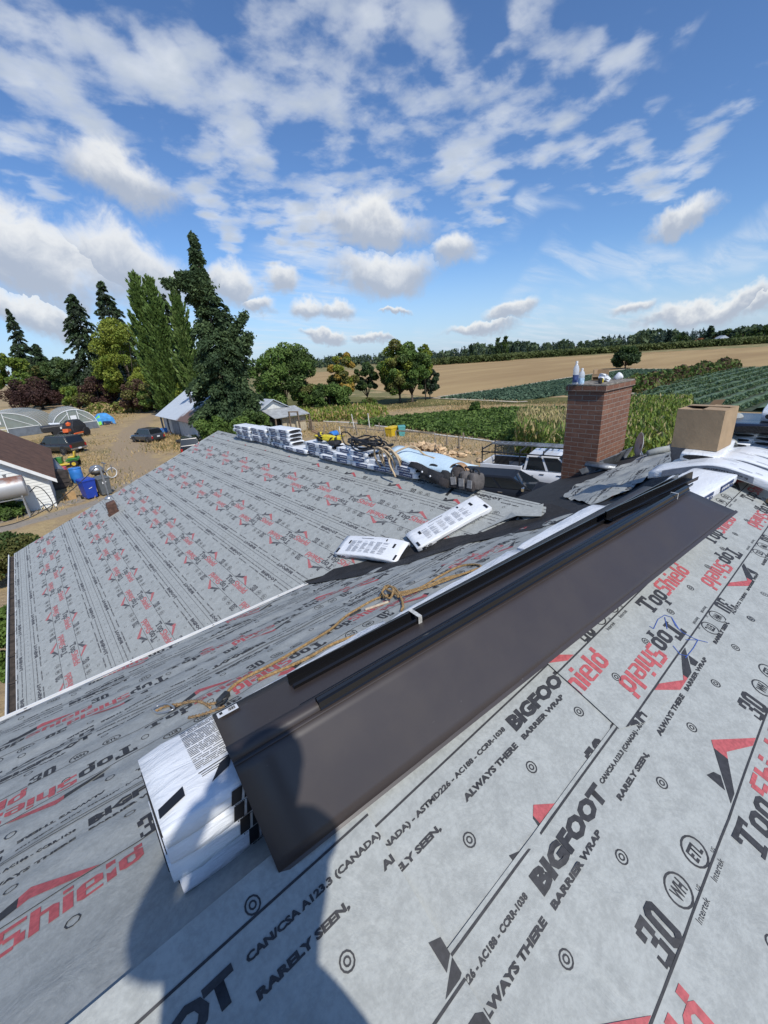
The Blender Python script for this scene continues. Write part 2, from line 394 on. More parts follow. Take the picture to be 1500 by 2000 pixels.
def roll(ink, u0, u1, s_edge, sg, phase, kv=1.0, q=0, up=True, inv=True, inv_phase=0.0, edge=True, half=0.405):
    """print one roll: edge line at s_edge, letter tops pointing towards sg*s"""
    v, f, m = TILES[q]
    full = 2 * half + .30
    jobs = ([(+1, phase)] if up else []) + ([(-1, inv_phase)] if inv else [])
    for d, ph in jobs:
        k0 = math.floor((u0 - ph) / REP) - 2; k1 = math.ceil((u1 - ph) / REP) + 2
        for k in range(k0, k1):
            uu = ph + k * REP
            if d > 0: vv = np.stack([v[:, 0] + uu, s_edge + sg * kv * v[:, 1]], -1)
            else: vv = np.stack([uu - v[:, 0], s_edge + sg * kv * (-full - v[:, 1])], -1)
            if vv[:, 0].max() < u0 or vv[:, 0].min() > u1: continue
            ink.raw(vv, f, m)
    rows = []
    if up: rows += [0, -half] if edge else [-half]
    if inv: rows += [-half - .30, -full] if edge else [-half - .30]
    for r in rows:
        c = s_edge + sg * kv * r; ink.rect(u0, c - (.0032 if q else .0026), u1, c + (.0032 if q else .0026), 1, .1)
    for j, r in enumerate((-.203, -.59, -.907)):
        if (r > -.5 and not up) or (r < -.6 and not inv): continue
        c = s_edge + sg * kv * r
        for uu in np.arange(u0 + .1 + (.177 if j == 1 else 0) + (phase % .355), u1, .355):
            ink.ringe(uu, c, .021, .021, .0045, 1, 12 if q else 8)
            if q: ink.ringe(uu, c, .0105, .0105, .0045, 1, 10)
def clip(v, f, m, planes):
    for (a, b, c) in planes:
        d = a * v[:, 0] + b * v[:, 1] - c; inn = d >= 0; nf = []; nm = []; ex = []; n = len(v)
        for q, mm in zip(f, m):
            t = [inn[i] for i in q]
            if all(t): nf.append(q); nm.append(mm)
            elif any(t):
                out = []
                for i in range(len(q)):
                    p0, p1 = q[i], q[(i + 1) % len(q)]
                    if inn[p0]: out.append(p0)
                    if inn[p0] != inn[p1]:
                        k = d[p0] / (d[p0] - d[p1]); ex.append(v[p0] + (v[p1] - v[p0]) * k); out.append(n + len(ex) - 1)
                if len(out) > 2: nf.append(out); nm.append(mm)
        v = np.concatenate([v, np.array(ex).reshape(-1, 2)]) if ex else v; f, m = nf, nm
    used = np.zeros(len(v), bool)
    for q in f: used[q] = True
    ix = np.cumsum(used) - 1
    return v[used], [[int(ix[i]) for i in q] for q in f], m
def paper(name, S, u0, u1, s0, s1, step, regions, ink=None, h=0.004, parent=None, mats=None, edge_fn=None, label=None):
    """a sheet of underlayment with its printing: one mesh"""
    nu, ns = max(1, int((u1 - u0) / step)), max(1, int((s1 - s0) / step))
    U, Sg = np.meshgrid(np.linspace(u0, u1, nu + 1), np.linspace(s0, s1, ns + 1), indexing='ij')
    v = np.stack([U.ravel(), Sg.ravel()], -1)
    f = [[i * (ns + 1) + j, (i + 1) * (ns + 1) + j, (i + 1) * (ns + 1) + j + 1, i * (ns + 1) + j + 1] for i in range(nu) for j in range(ns)]
    V, F, M_ = [], [], []; n = 0
    for pl in regions:
        lays = [(v, f, [0] * len(f), h)]
        if ink is not None:
            iv, if_, im = ink.arr(); box = [(1, 0, u0 + .01), (-1, 0, -u1 + .01), (0, 1, s0 + .01), (0, -1, -s1 + .01)]
            lays.append((iv, if_, im, h + 0.0016))
        for k, (vv, ff, mm, hh) in enumerate(lays):
            cv, cf, cm = clip(vv, ff, mm, list(pl) + (box if k else []))
            if not len(cf): continue
            hv = np.full(len(cv), hh)
            if edge_fn is not None: hv = hv + edge_fn(cv[:, 0], cv[:, 1])
            V.append(S(cv[:, 0], cv[:, 1], hv)); F += [[i + n for i in q] for q in cf]; M_ += cm; n += len(cv)
    me = fast_mesh(name, np.concatenate(V), F, M_, True)
    for m in (mats or PAPER): me.materials.append(m)
    o = bpy.data.objects.new(name, me); COL.objects.link(o)
    if parent is not None: o.parent = parent; 
    if label: o['label'] = label
    return o

def paper_mat(name, col):
    m = mat(name, col, rough=0.62, spec=0.35)
    t = NT(m.node_tree); p = t.n('ShaderNodeBsdfPrincipled'); o = t.n('ShaderNodeOutputMaterial'); t.t.links.new(p.outputs[0], o.inputs[0])
    co = t.n('ShaderNodeTexCoord').outputs['Object']
    f = t.m('ADD', t.m('MULTIPLY', t.noise(co, 14, 6, 0.65), 0.55), t.m('MULTIPLY', t.noise(co, 70, 4, 0.6), 0.45))
    c = np.array(col); t.set(p.inputs['Base Color'], t.mix(t.ramp(f, 0.36, 0.64), c * 0.86, c * 1.10))
    st_ = t.ramp(t.noise(co, 1.3, 5, 0.6), 0.60, 0.78)
    dirt = t.mix(t.m('MULTIPLY', st_, 0.55), t.mix(t.ramp(f, 0.36, 0.64), c * 0.86, c * 1.10), c * [0.84, 0.81, 0.76])
    t.set(p.inputs['Base Color'], dirt)
    p.inputs['Roughness'].default_value = 0.6; p.inputs['Specular IOR Level'].default_value = 0.35
    b = t.n('ShaderNodeBump'); b.inputs['Strength'].default_value = 0.5; b.inputs['Distance'].default_value = 0.014
    t.set(b.inputs['Height'], t.m('ADD', t.noise(co, 6, 5, 0.6, 0.8), t.m('MULTIPLY', t.noise(co, 90, 3, 0.6), 0.12))); t.set(p.inputs['Normal'], b.outputs[0])
    return m
GREY = paper_mat('grey_underlayment', (0.338, 0.352, 0.336))
INK = mat('black_print', (0.030, 0.030, 0.033), 0.65, 0.25, 60); RED = mat('red_print', (0.40, 0.085, 0.09), 0.65, 0.18, 60)
PAPER = [GREY, INK, RED]
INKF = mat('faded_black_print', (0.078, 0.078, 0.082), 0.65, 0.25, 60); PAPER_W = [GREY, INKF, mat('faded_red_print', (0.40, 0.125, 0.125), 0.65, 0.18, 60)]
FELT = mat('black_roofing_felt', (0.018, 0.018, 0.020), 0.75, 0.3, 6, bump=0.5, bs=30)
WHITE_METAL = mat('white_painted_metal', (0.72, 0.72, 0.70), 0.35, 0.05, 4)
SIDING = mat('white_lap_siding', (0.70, 0.70, 0.66), 0.6, 0.06, 3)
GUT_IN = mat('dark_gutter_brown', (0.055, 0.043, 0.034), 0.9, 0.4, 9)  # dark brown tone inside the gutters and on their hangers
STEEL = mat('galvanised_steel', (0.42, 0.43, 0.44), 0.38, 0.15, 7, metal=0.75)
RUST = mat('rusty_brown_metal', (0.085, 0.042, 0.028), 0.75, 0.35, 12)

# ------------------------------------------------------------------ the farmhouse under us
house = thing('farmhouse', 'farmhouse roof wrapped in grey printed underlayment with a brick chimney, filling the foreground', 'house', (4, 3, 0))
def H(mb, name, mats, **kw): return mb.build(name, mats, house, world=True, **kw)
def Wp(x, y, z): return (x, y, z)
# walls
b = MB(); zl = ZE + .10
b.loft([[(-.62, y, 0), (9.5, y, 0), (9.5, y, zl), (XW, y, zl + (XW + .62) * TP), (-.62, y, zl)] for y in (4.05, 12.95)])
H(b, 'wall', SIDING)
b = MB(); zm = ZR - (4.05 - YR) * TP - .10
b.loft([[(x, 3.75, 0), (x, 3.75, zm), (x, YR, ZR - .20), (x, -5.2, ZR - .2 - (YR + 5.2) * TP), (x, -5.2, 0)] for x in (-5.6, 10.1)])
H(b, 'wall', SIDING)
# roof decks in black felt
b = MB()
EM = [(-6.0, 4.05 - .15), (2.2, 4.33)]         # eave line of the main roof, left of the wing
def zM(y): return ZR - (y - YR) * TP
J = (XW, YR + (ZR - ZW) / TP)                  # the wing ridge meets the main roof
def dk(pts, dz=-.012): b.poly([(x, y, z + dz) for x, y, z in pts])
dk([(-6, YR, ZR), (-6, 3.90, zM(3.90)), (2.2, 4.33, zM(4.33)), (J[0], J[1], ZW), (J[0], YR, ZR)][::-1])
yE2 = 4.05; xE2 = XW + (yE2 - J[1])
yE3 = 2.72
dk([(J[0], YR, ZR), (J[0], J[1], ZW), (xE2, yE2, zM(yE2)), (9.3, yE2, zM(yE2)), (9.3, YR, ZR)][::-1])
dk([(9.3, YR, ZR), (9.3, yE3, zM(yE3)), (10.4, yE3, zM(yE3)), (10.4, YR, ZR)][::-1])
dk([(-6, YR, ZR), (10.4, YR, ZR), (10.4, -5.6, ZR - (YR + 5.6) * TP), (-6, -5.6, ZR - (YR + 5.6) * TP)][::-1])
def zW(x): return ZW - abs(x - XW) * TP
dk([(XE, YG, ZE), (XW, YG, ZW), (J[0], J[1], ZW), (2.2, 4.33, zW(2.2)), (2.2, 3.7, zW(2.2)), (XE, 3.7, ZE)][::-1])
dk([(XW, YG, ZW), (9.98, YG, ZE), (9.98, yE2, ZE), (xE2, yE2, zW(xE2)), (J[0], J[1], ZW)][::-1])
H(b, 'roof_deck', FELT, solid=0.0)
# wing: underlayment
ink = Ink(); KV = 0.885; PER = 1.085
for k in range(-1, 6):
    e = 1.19 + k * PER
    jog = [0, .55, .2, .8, .35, .6, .1][k + 1]
    # up rows: chevron apex (offset 1.02) known at y = 6.732 for the lowest roll
    pu = -6.732 - 1.02 + [0, 0, -.07, .12, .20, .54, .1][k + 1]
    roll(ink, -YG, -1.5, e, +1, pu, KV, 0, inv_phase=-7.24 + 1.02 + [0, 0, .1, .22, .3, .5, 0][k + 1])
    for uu in np.arange(-YG + .1, -2, .13): ink.rect(uu, e + .052, uu + .022, e + .058, 1)
c45 = 1.0
reg1 = [(1, 0, -YG), (-1, 0, 3.80), (0, -1, -(2.2 - XE) / CP), (0, 1, -.02)]
# right of x = 2.2 the sheet ends along the valley: y >= 4.33 - (x-2.2)*kv  (+ragged margin)
kvl = (4.33 - J[1]) / (J[0] - 2.2)
# U=-y ; x = XE + s*CP ->  -U >= 4.33 + .14 - (XE + s*CP - 2.2)*kvl
reg2 = [(1, 0, -YG), (0, 1, (2.2 - XE) / CP), (-1, kvl * CP, 4.33 + .10 + (2.2 - XE) * kvl), (0, -1, -SWR - .02)]
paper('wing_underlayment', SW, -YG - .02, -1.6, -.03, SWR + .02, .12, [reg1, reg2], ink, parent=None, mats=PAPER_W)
# ridge cap strip over the wing ridge, with tick marks
ink = Ink()
for uu in np.arange(-YG, -2.5, .30): ink.ringe(uu, SWR - .12, .018, .018, .006, 1, 8)
roll(ink, -YG, -2.0, SWR - .02, +1, -4.54, KV, 0, inv=False)
capr = [(1, 0, -YG), (-1, .35, 2.35 + .35 * SWR), (0, 1, SWR - .62), (0, -1, -SWR - .015)]
paper('ridge_strip', SW, -YG, -2.2, SWR - .66, SWR + .03, .12, [[(1, 0, -7.2), (-1, kvl * CP, 4.33 + .10 + (2.2 - XE) * kvl), (0, 1, SWR - .36), (0, -1, -SWR - .015)],
      [(1, 0, -YG), (-1, 0, 7.2), (0, 1, SWR - .30), (0, -1, -SWR - .015)]], ink, h=0.009)
# main roof, far side (sunlit at a grazing angle)
ink = Ink()
roll(ink, -6, 6, .964, +1, -.24, 1.0, 0, inv=False)
for k in range(3):
    e0 = .985 + k * 1.09
    roll(ink, -6, 6, e0 + 1.09 * .99, +1, [-.64 - .0, -.35, -.1][k], .97, 0, inv_phase=[-.02, .30, .55][k] + .68)
me_ = (4.33 - 3.90) / 8.2 / CP
rgA = [(1, 0, -6), (-1, 0, -2.2), (0, 1, .0), (me_, -1, -((4.33 - YR) / CP - me_ * 2.2))]
# right of x=2.2: y <= 4.33 - (x-2.2)*kvl
sV = (4.33 - YR) / CP
rgB = [(1, 0, 2.2), (-1, 0, -J[0] - .25), (0, 1, 0), (-kvl / CP, -1, -(sV + kvl / CP * 2.2) + .22)]
paper('main_underlayment', SM, -6, J[0] + .3, 0.0, 4.0, .055, [rgA, rgB], ink)
# right of the valley: a loose torn strip
def edge_lift(U, s): return 0.02 + 0.025 * np.sin(U * 5.1) * np.sin(s * 6) + 0.01 * np.sin(U * 17 + s * 9)
ink = Ink(); roll(ink, 4, 13, 1.35, +1, 5.1, 1.0, 0); roll(ink, 4, 13, 2.9, +1, 5.6, 1.0, 0)
u1 = [pM(*p) for p in [(1101, 972), (1155, 987), (1222, 963), (1275, 930), (1312, 906), (1309, 872), (1230, 906), (1194, 919), (1120, 955)]]
ua = np.array(u1)
def hull_planes(pts):
    pl_ = []; c = np.mean(pts, 0)
    for i in range(len(pts)):
        p, q = np.array(pts[i]), np.array(pts[(i + 1) % len(pts)]); n_ = np.array([-(q - p)[1], (q - p)[0]])
        if n_ @ (c - p) < 0: n_ = -n_
        pl_.append((n_[0], n_[1], n_ @ p))
    return pl_
rp = [[u1[0], u1[1], u1[2], u1[7], u1[8]], [u1[2], u1[3], u1[6], u1[7]], [u1[3], u1[4], u1[5], u1[6]]]
paper('torn_underlayment', SM, ua[:, 0].min() - .05, ua[:, 0].max() + .05, max(0, ua[:, 1].min() - .05), ua[:, 1].max() + .05, .05, [hull_planes(q) for q in rp], ink, edge_fn=edge_lift)
# near side of the main roof: three overlapping sheets
ink = Ink()
roll(ink, -3, 1.62, .105, -1, 1.10, 1.0, 2, inv=False, edge=True)
paper('upper_underlayment', SR, -4, 10.4, -.01, .62, .06, [[(1, 0, -4)]], ink, h=.003)
ink = Ink()
roll(ink, -3, 9, .440, -1, .762, 1.0, 1, inv_phase=.4)
roll(ink, -3, 9, 1.60, -1, .2, 1.0, 0, inv_phase=.9); roll(ink, -3, 9, 2.7, -1, .5, 1.0, 0, inv_phase=.1)
rag = lambda U, s: 0.0015 * np.sin(U * 9) ** 2
paper('middle_underlayment', SR, -4, 10.4, .425, 6.8, .09, [[(0, 1, .425)]], ink, h=.0065, edge_fn=rag)
ink = Ink()
half = .30
roll(ink, 1.3, 9, .160, -1, 2.28 - .68, 1.0, 1, up=False, inv=False, edge=False)
v_, f_, m_ = TILES[1]
for k in range(-1, 7):                          # a TopShield row reading up, then one reading back, on the patch
    vv = np.stack([v_[:, 0] + 1.60 + k * REP, .155 - 1.0 * (v_[:, 1] + .405)], -1); ink.raw(vv, f_, m_)
    vv = np.stack([3.01 + k * 1.225 - v_[:, 0], .464 + (v_[:, 1] + .405)], -1); ink.raw(vv, f_, m_)
ink.rect(1.2, .461, 9, .468, 1, .1); ink.rect(1.2, .152, 9, .159, 1, .1)
for uu in np.arange(1.70, 9, .355): ink.ringe(uu, .33, .021, .021, .0045, 1, 12); ink.ringe(uu, .33, .0105, .0105, .0045, 1, 10)
patch = [hull_planes([(1.48, .02), (1.47, .448), (1.60, .505), (2.0, .555), (2.6, .56), (3.2, .555), (9.0, .60), (9.0, .02)])]
paper('patch_underlayment', SR, 1.4, 9.0, .01, .62, .05, patch, ink, h=.011, edge_fn=lambda U, s: .010 * np.clip((s - .47) * 9, 0, 1) * (np.sin(U * 8.3) * .5 + .5) * np.clip((U - 2.2), 0, 1))
ink = Ink()
roll(ink, -3, .49, .068, -1, -.41, 1.04, 3, inv=False)
for uu in np.arange(-1.0, .4, .355): ink.ringe(uu + .04, .045, .021, .021, .0045, 1, 12); ink.ringe(uu + .04, .045, .0105, .0105, .0045, 1, 10)
cap = [hull_planes([(-3, -.02), (-3, .9), (.44, .9), (.452, .567), (.468, .42), (.487, .229), (.487, .10), (.487, -.02)])]
paper('lap_underlayment', SR, -3.0, .50, -.02, .92, .05, cap, ink, h=.0125, edge_fn=lambda U, s: .004 * np.clip((U - .25) * 4, 0, 1) * np.sin(s * 11 + 1) ** 2)
for o in list(bpy.data.objects):
    if o.parent is None and o.name.split('.')[0] in ('wing_underlayment', 'ridge_strip', 'main_underlayment', 'torn_underlayment', 'upper_underlayment', 'middle_underlayment', 'patch_underlayment', 'lap_underlayment'):
        o.parent = house; o.location = (-4, -3, 0)
# black valley membrane showing between the sheets
def tri(pts): return pts
b = MB()
upW = [(606, 1141), (652, 1112), (700, 1101), (760, 1082), (830, 1062), (900, 1047), (935, 1044), (985, 1022), (1020, 1003), (1058, 984), (1075, 985), (1092, 990)]
loM = [(606, 1143), (690, 1129), (740, 1117), (800, 1101), (850, 1085), (920, 1062), (960, 1052), (1040, 1037), (1100, 1020), (1160, 1008), (1200, 1000)]
E0 = np.array([2.2, 4.33, zW(2.2)]); J0 = np.array([J[0], J[1], ZW])
W3 = [P3(SW, pW(*p), .010) for p in upW]
nW = len(W3)
vl = [E0 + (J0 - E0) * (i / (nW - 1)) + np.array([0, 0, .010]) for i in range(nW)]
b.add([tuple(p) for p in W3] + [tuple(p) for p in vl], [[i, i + 1, nW + i + 1, nW + i][::-1] for i in range(nW - 1)])
M3 = [P3(SM, pM(*p), .014) for p in loM]; nM = len(M3)
vl2 = [E0 + (J0 + np.array([.3, 0, 0]) - E0) * (i / (nM - 1)) + np.array([0, 0, .012]) for i in range(nM)]
b.add([tuple(p) for p in M3] + [tuple(p) for p in vl2], [[i, i + 1, nM + i + 1, nM + i] for i in range(nM - 1)])
H(b, 'valley_membrane', FELT)
# torn paper corner lying over the membrane at the top of the valley
b = MB(); q = [P3(SW, pW(*p), h) for p, h in [((935, 1041), .02), ((1000, 1003), .02), ((1062, 985), .012), ((1058, 1012), .03), ((1040, 1016), .06), ((1012, 1020), .10), ((985, 1021), .04)]]
b.add([tuple(x) for x in q], [[0, 1, 6], [1, 2, 3, 4], [1, 4, 5, 6]][::1]); H(b, 'torn_corner', GREY, solid=.002)
# gutters and drip edges
def gutter(a, c, out, name='gutter', wd=.125):
    a, c, out = Vector(a), Vector(c), Vector(out); g = MB(); up = Vector((0, 0, 1)); L = (c - a).length
    pr = [(0.0, 0.0), (0, -.11), (wd, -.11), (wd, .005), (wd - .018, .005), (wd - .018, -.09), (.012, -.09), (.012, 0)]
    g.loft([[tuple(p + out * x + up * z) for x, z in pr] for p in (a, c)])
    go = H(g, name, WHITE_METAL)
    g = MB(); g.loft([[tuple(p + out * x + up * z) for x, z in [(.014, -.086), (wd - .02, -.086), (wd - .02, -.055), (.014, -.06)]] for p in (a, c)]); g.build('gutter_bottom', GUT_IN, go, world=False) .location = (0, 0, 0)  # dark brown strip along the bottom of the gutter
    n = int(L / .8)
    for i in range(n):
        g2 = MB(); p = a + (c - a) * ((i + .5) / n); g2.bar(p + out * .0 + up * .0, p + out * wd + up * .0, .02, .004)
        g2.build('hanger', GUT_IN, go)
    return go
g1 = gutter((XE - .015, 3.5, ZE - .005), (XE - .015, YG, ZE - .005), (-1, 0, 0))
pE = np.array([-6.0, 3.90, zM(3.90)]); pF = np.array([2.2, 4.33, zM(4.33)]); dv = (pF - pE) / np.linalg.norm(pF - pE)
ov = np.cross([0, 0, 1], dv); ov /= np.linalg.norm(ov)
g2 = gutter(tuple(pE + ov * .012), tuple(pF + ov * .012), tuple(ov), wd=.055)
for gg in (g1, g2):
    for ch in gg.children:                      # children built in world coordinates: bring them into the house frame
        for vtx in ch.data.vertices: vtx.co -= Vector((4, 3, 0))
for a_, c_, w1, w2 in ((pE + [0, 0, .018], pF + [0, 0, .018], .010, .006), ((XE + .02, YG + .004, ZE - .02), (XW, YG + .004, ZW - .02), .012, .05), ((XW, YG + .004, ZW - .02), (9.98, YG + .004, ZE - .02), .012, .05)):
    b = MB(); b.bar(a_, c_, w1, w2); H(b, 'drip_edge', WHITE_METAL)
# vent on the wing, service mast beside it
U_, s_ = pW(222, 1003); pv = P3(SW, (U_, s_), 0)
b = MB(); b.loft([[(pv[0] + dx * k, pv[1] + dy * k, pv[2] + z + dx * k * .2) for dx, dy in ((-.10, -.10), (.10, -.10), (.10, .10), (-.10, .10))] for k, z in ((1, -.03), (1.0, .26), (.9, .30))])
b.box((pv[0], pv[1], pv[2] + .02), (.26, .26, .02), 0, rot=(0, -PIT, 0)); H(b, 'roof_vent', RUST, bevel=.02)
b = MB(); b.box((pv[0], pv[1], pv[2] + .012), (.52, .46, .008), 0, rot=(0, -PIT, 0)); H(b, 'vent_flange', GREY)
U_, s_ = pW(213, 972); pmast = P3(SW, (U_, s_), 0)
b = MB(); b.tube([(pmast[0], pmast[1], pmast[2] - .1), (pmast[0], pmast[1], pmast[2] + .82), (pmast[0] - .05, pmast[1] - .02, pmast[2] + .90), (pmast[0] - .14, pmast[1] - .03, pmast[2] + .86)], [.026, .026, .036, .04], 12)
b.lathe([(.12, 0), (.10, .05), (.04, .09)], 12, T=Matrix.Translation((pmast[0], pmast[1], pmast[2] - .03))); H(b, 'service_mast', STEEL, smooth=True)

# chimney
def brick_mat():
    m = bpy.data.materials.new('chimney_brick'); m.use_nodes = True; t = NT(m.node_tree); p = t.n('ShaderNodeBsdfPrincipled'); o = t.n('ShaderNodeOutputMaterial'); t.t.links.new(p.outputs[0], o.inputs[0])
    uv = t.n('ShaderNodeTexCoord').outputs['UV']
    bk = t.n('ShaderNodeTexBrick'); t.set(bk.inputs['Vector'], uv); bk.inputs['Scale'].default_value = 1.0
    bk.inputs['Brick Width'].default_value = .262; bk.inputs['Row Height'].default_value = .088; bk.inputs['Mortar Size'].default_value = .0065; bk.inputs['Mortar Smooth'].default_value = .3; bk.inputs['Bias'].default_value = -.1
    n = t.noise(uv, 6, 5, .65); n2 = t.noise(uv, 40, 4, .6)
    a = t.mix(t.ramp(n, .35, .65), (.19, .082, .048), (.25, .125, .078)); b_ = t.mix(t.ramp(n2, .35, .65), (.135, .058, .036), (.21, .10, .062))
    t.set(bk.inputs['Color1'], a); t.set(bk.inputs['Color2'], b_); t.set(bk.inputs['Mortar'], t.mix(n2, (.26, .21, .17), (.36, .31, .26)))
    t.set(p.inputs['Base Color'], bk.outputs[0]); p.inputs['Roughness'].default_value = .85
    bp = t.n('ShaderNodeBump'); bp.inputs['Strength'].default_value = .8; bp.inputs['Distance'].default_value = .02
    t.set(bp.inputs['Height'], t.m('ADD', t.m('MULTIPLY', bk.outputs[1], -1.0), t.m('MULTIPLY', n2, .5))); t.set(p.inputs['Normal'], bp.outputs[0])
    return m
BRICK = brick_mat()
CX0, CX1, CY0, CY1 = 8.0, 9.25, 3.30, 3.97
ctop = GZ - .80; cbot = zM(CY1) - .5
def uvbox(name, x0, x1, y0, y1, z0, z1, m, par):
    mb = MB(); mb.box(((x0 + x1) / 2, (y0 + y1) / 2, (z0 + z1) / 2), (x1 - x0, y1 - y0, z1 - z0)); o = mb.build(name, m, par, world=True)
    me = o.data; uvl = me.uv_layers.new(name='uv')
    T = Vector((4, 3, 0))
    for pol in me.polygons:
        for li in pol.loop_indices:
            c = me.vertices[me.loops[li].vertex_index].co + T
            uvl.data[li].uv = (c.y + .11, c.z) if abs(pol.normal.x) > .5 else ((c.x, c.z) if abs(pol.normal.y) > .5 else (c.x, c.y))
    return o
ch_o = uvbox('chimney', CX0, CX1, CY0, CY1, cbot, ctop, BRICK, house)
cc = uvbox('chimney_crown', CX0 - .035, CX1 + .035, CY0 - .035, CY1 + .035, ctop, ctop + .085, BRICK, house)
MORTAR = mat('weathered_mortar', (.19, .17, .14), .95, .45, 14, bump=.8, bs=25)
b = MB(); n = 16
b.box(((CX0 + CX1) / 2, (CY0 + CY1) / 2, ctop + .10), (CX1 - CX0 + .05, CY1 - CY0 + .05, .035)); H(b, 'chimney_wash', MORTAR, bevel=.012)
LEAD = mat('dull_lead_flashing', (.20, .215, .23), .42, .3, 9, metal=.55, bump=.3, bs=12)
b = MB()
for i in range(5):                               # apron along the bright side
    x0 = CX0 - .05 + i * .30; b.box((x0 + .15, CY0 - .05, zM(CY0) + .10), (.29, .02, .26), 0, rot=(R2(18 + 4 * (i % 3)), 0, R2(random.uniform(-3, 3))))
fl = H(b, 'chimney_flashing', LEAD, bevel=.004)
b = MB()
c0 = Vector((CX0 - .02, CY0 - .16, zM(CY0) + .10))
pts = []
for i in range(15):
    a = -2.2 + i * .36; r = .15 - i * .004; pts.append((c0.x - .12 + r * math.cos(a), c0.z + r * math.sin(a)))
b.loft([[(x, y0, z) for x, z in pts] for y0 in (c0.y - .26, c0.y + .28)], caps=False, close=False); H(b, 'curled_flashing', LEAD, smooth=True, solid=.006)
b = MB(); b.add([(7.72, 3.42, zM(3.42) + .03), (7.95, 3.1, zM(3.1) + .05), (7.92, 3.15, zM(3.1) + .16), (7.70, 3.48, zM(3.48) + .14)], [[0, 1, 2, 3]]); H(b, 'bent_flashing', LEAD, solid=.006)
# torn edge of the underlayment and a bunched roll on the far part
b = MB(); e = [P3(SM, pM(*p), .09) for p in [(1268, 896), (1288, 890), (1310, 885)]]
b.tube([tuple(x) for x in e], [.05, .06, .055], 12); H(b, 'rolled_underlayment_edge', GREY, smooth=True)
# satellite dish at the eave
DISH = mat('grey_dish', (.50, .52, .54), .5, .08, 5)
_r = ray(1251, 880); pd = np.array([0, 0, GZ]) + _r * (2.95 / _r[1])
b = MB(); T = Matrix.Translation((pd[0], pd[1], pd[2] + .12)) @ Euler((R2(84), 0, math.atan2(_r[1], _r[0]) + R2(196))).to_matrix().to_4x4()
b.lathe([(.01, .0), (.10, .008), (.18, .027), (.235, .05), (.24, .046), (.18, .02), (.10, 0), (.01, -.008)], 28, T=T)
do = H(b, 'satellite_dish', DISH, smooth=True)
b = MB(); b.tube([(pd[0], pd[1] - .1, pd[2] - .35), (pd[0] + .03, pd[1] + .02, pd[2] - .05), (pd[0], pd[1], pd[2] + .12)], .022, 8); b.bar((pd[0], pd[1], pd[2] + .0), (pd[0] - .2, pd[1] - .12, pd[2] - .05), .02); H(b, 'dish_mount', STEEL)

# blue pen scribble on the patch
b = MB(); PEN = mat('blue_pen', (.05, .11, .40), .5)
for poly_ in ([(1266, 1226), (1274, 1231), (1282, 1213), (1295, 1205), (1308, 1209), (1316, 1226), (1329, 1239), (1346, 1248), (1359, 1254), (1351, 1269), (1336, 1288)], [(1295, 1209), (1300, 1232)], [(1308, 1209), (1322, 1232)], [(1336, 1253), (1359, 1254), (1378, 1259)], [(1312, 1264), (1326, 1281), (1340, 1284)]):
    for p_, q_ in zip(poly_[:-1], poly_[1:]): b.bar(P3(SR, pR(*p_), .0145), P3(SR, pR(*q_), .0145), .0032, .0008)
H(b, 'pen_scribble', PEN)
# ------------------------------------------------------------------ shingle bundles
def plastic(name, col):
    m = mat(name, col, 0.38, spec=.5)
    t = NT(m.node_tree); p = t.n('ShaderNodeBsdfPrincipled'); o = t.n('ShaderNodeOutputMaterial'); t.t.links.new(p.outputs[0], o.inputs[0])
    mp = t.n('ShaderNodeMapping'); t.set(mp.inputs[0], t.n('ShaderNodeTexCoord').outputs['Object']); mp.inputs['Scale'].default_value = (1, 3, 5); mp.inputs['Rotation'].default_value = (0.3, 0.5, 0.4)
    c = np.array(col); t.set(p.inputs['Base Color'], t.mix(t.noise(mp.outputs[0], 4, 4), c * .9, c * 1.06))
    p.inputs['Roughness'].default_value = .36; p.inputs['Specular IOR Level'].default_value = .45
    b = t.n('ShaderNodeBump'); b.inputs['Strength'].default_value = .55; b.inputs['Distance'].default_value = .015
    t.set(b.inputs['Height'], t.noise(mp.outputs[0], 7, 6, .62, .9)); t.set(p.inputs['Normal'], b.outputs[0]); return m
WRAP = plastic('white_plastic_wrap', (.74, .76, .78))
WRAPB = plastic('pale_blue_plastic_wrap', (.56, .70, .78))
BLACKP = mat('black_wrap_print', (.012, .012, .014), .45)
BLUEP = mat('navy_wrap_print', (.018, .045, .135), .45, .2, 20)
SHING = mat('dark_asphalt_shingle', (.016, .016, .018), .95, .5, 60, bump=.8, bs=80)
def bundle_mesh(L, Wd, tn, tf, nx=14, jit=.004, seed=0, bend=None, rr=.011):
    r_ = np.random.default_rng(seed); rings = []
    for i in range(nx + 1):
        u = i / nx; x = L * u; e = min(u, 1 - u) * L; k = 1 - .16 * math.exp(-(e / .014)); ins = .006 * math.exp(-e / .02)
        ring = []
        y0, y1 = ins, Wd - ins
        pts = []
        for (y, f) in ((y0 + rr, 0), (y1 - rr, 0), (y1 - rr * .2, .07), (y1, .3), (y1, .7), (y1 - rr * .2, .94), (y1 - rr, 1), (Wd * .66, 1.005), (Wd * .33, 1.005), (y0 + rr, 1), (y0 + rr * .2, .94), (y0, .7), (y0, .3), (y0 + rr * .2, .07)):
            th = tn + (tf - tn) * y / Wd; z = th * (.5 + (f - .5) * k)
            pts.append((x, y + r_.normal(0, jit * .5), z + r_.normal(0, jit * .35)))
        if bend: pts = [bend(*p) for p in pts]
        rings.append(pts)
    return rings
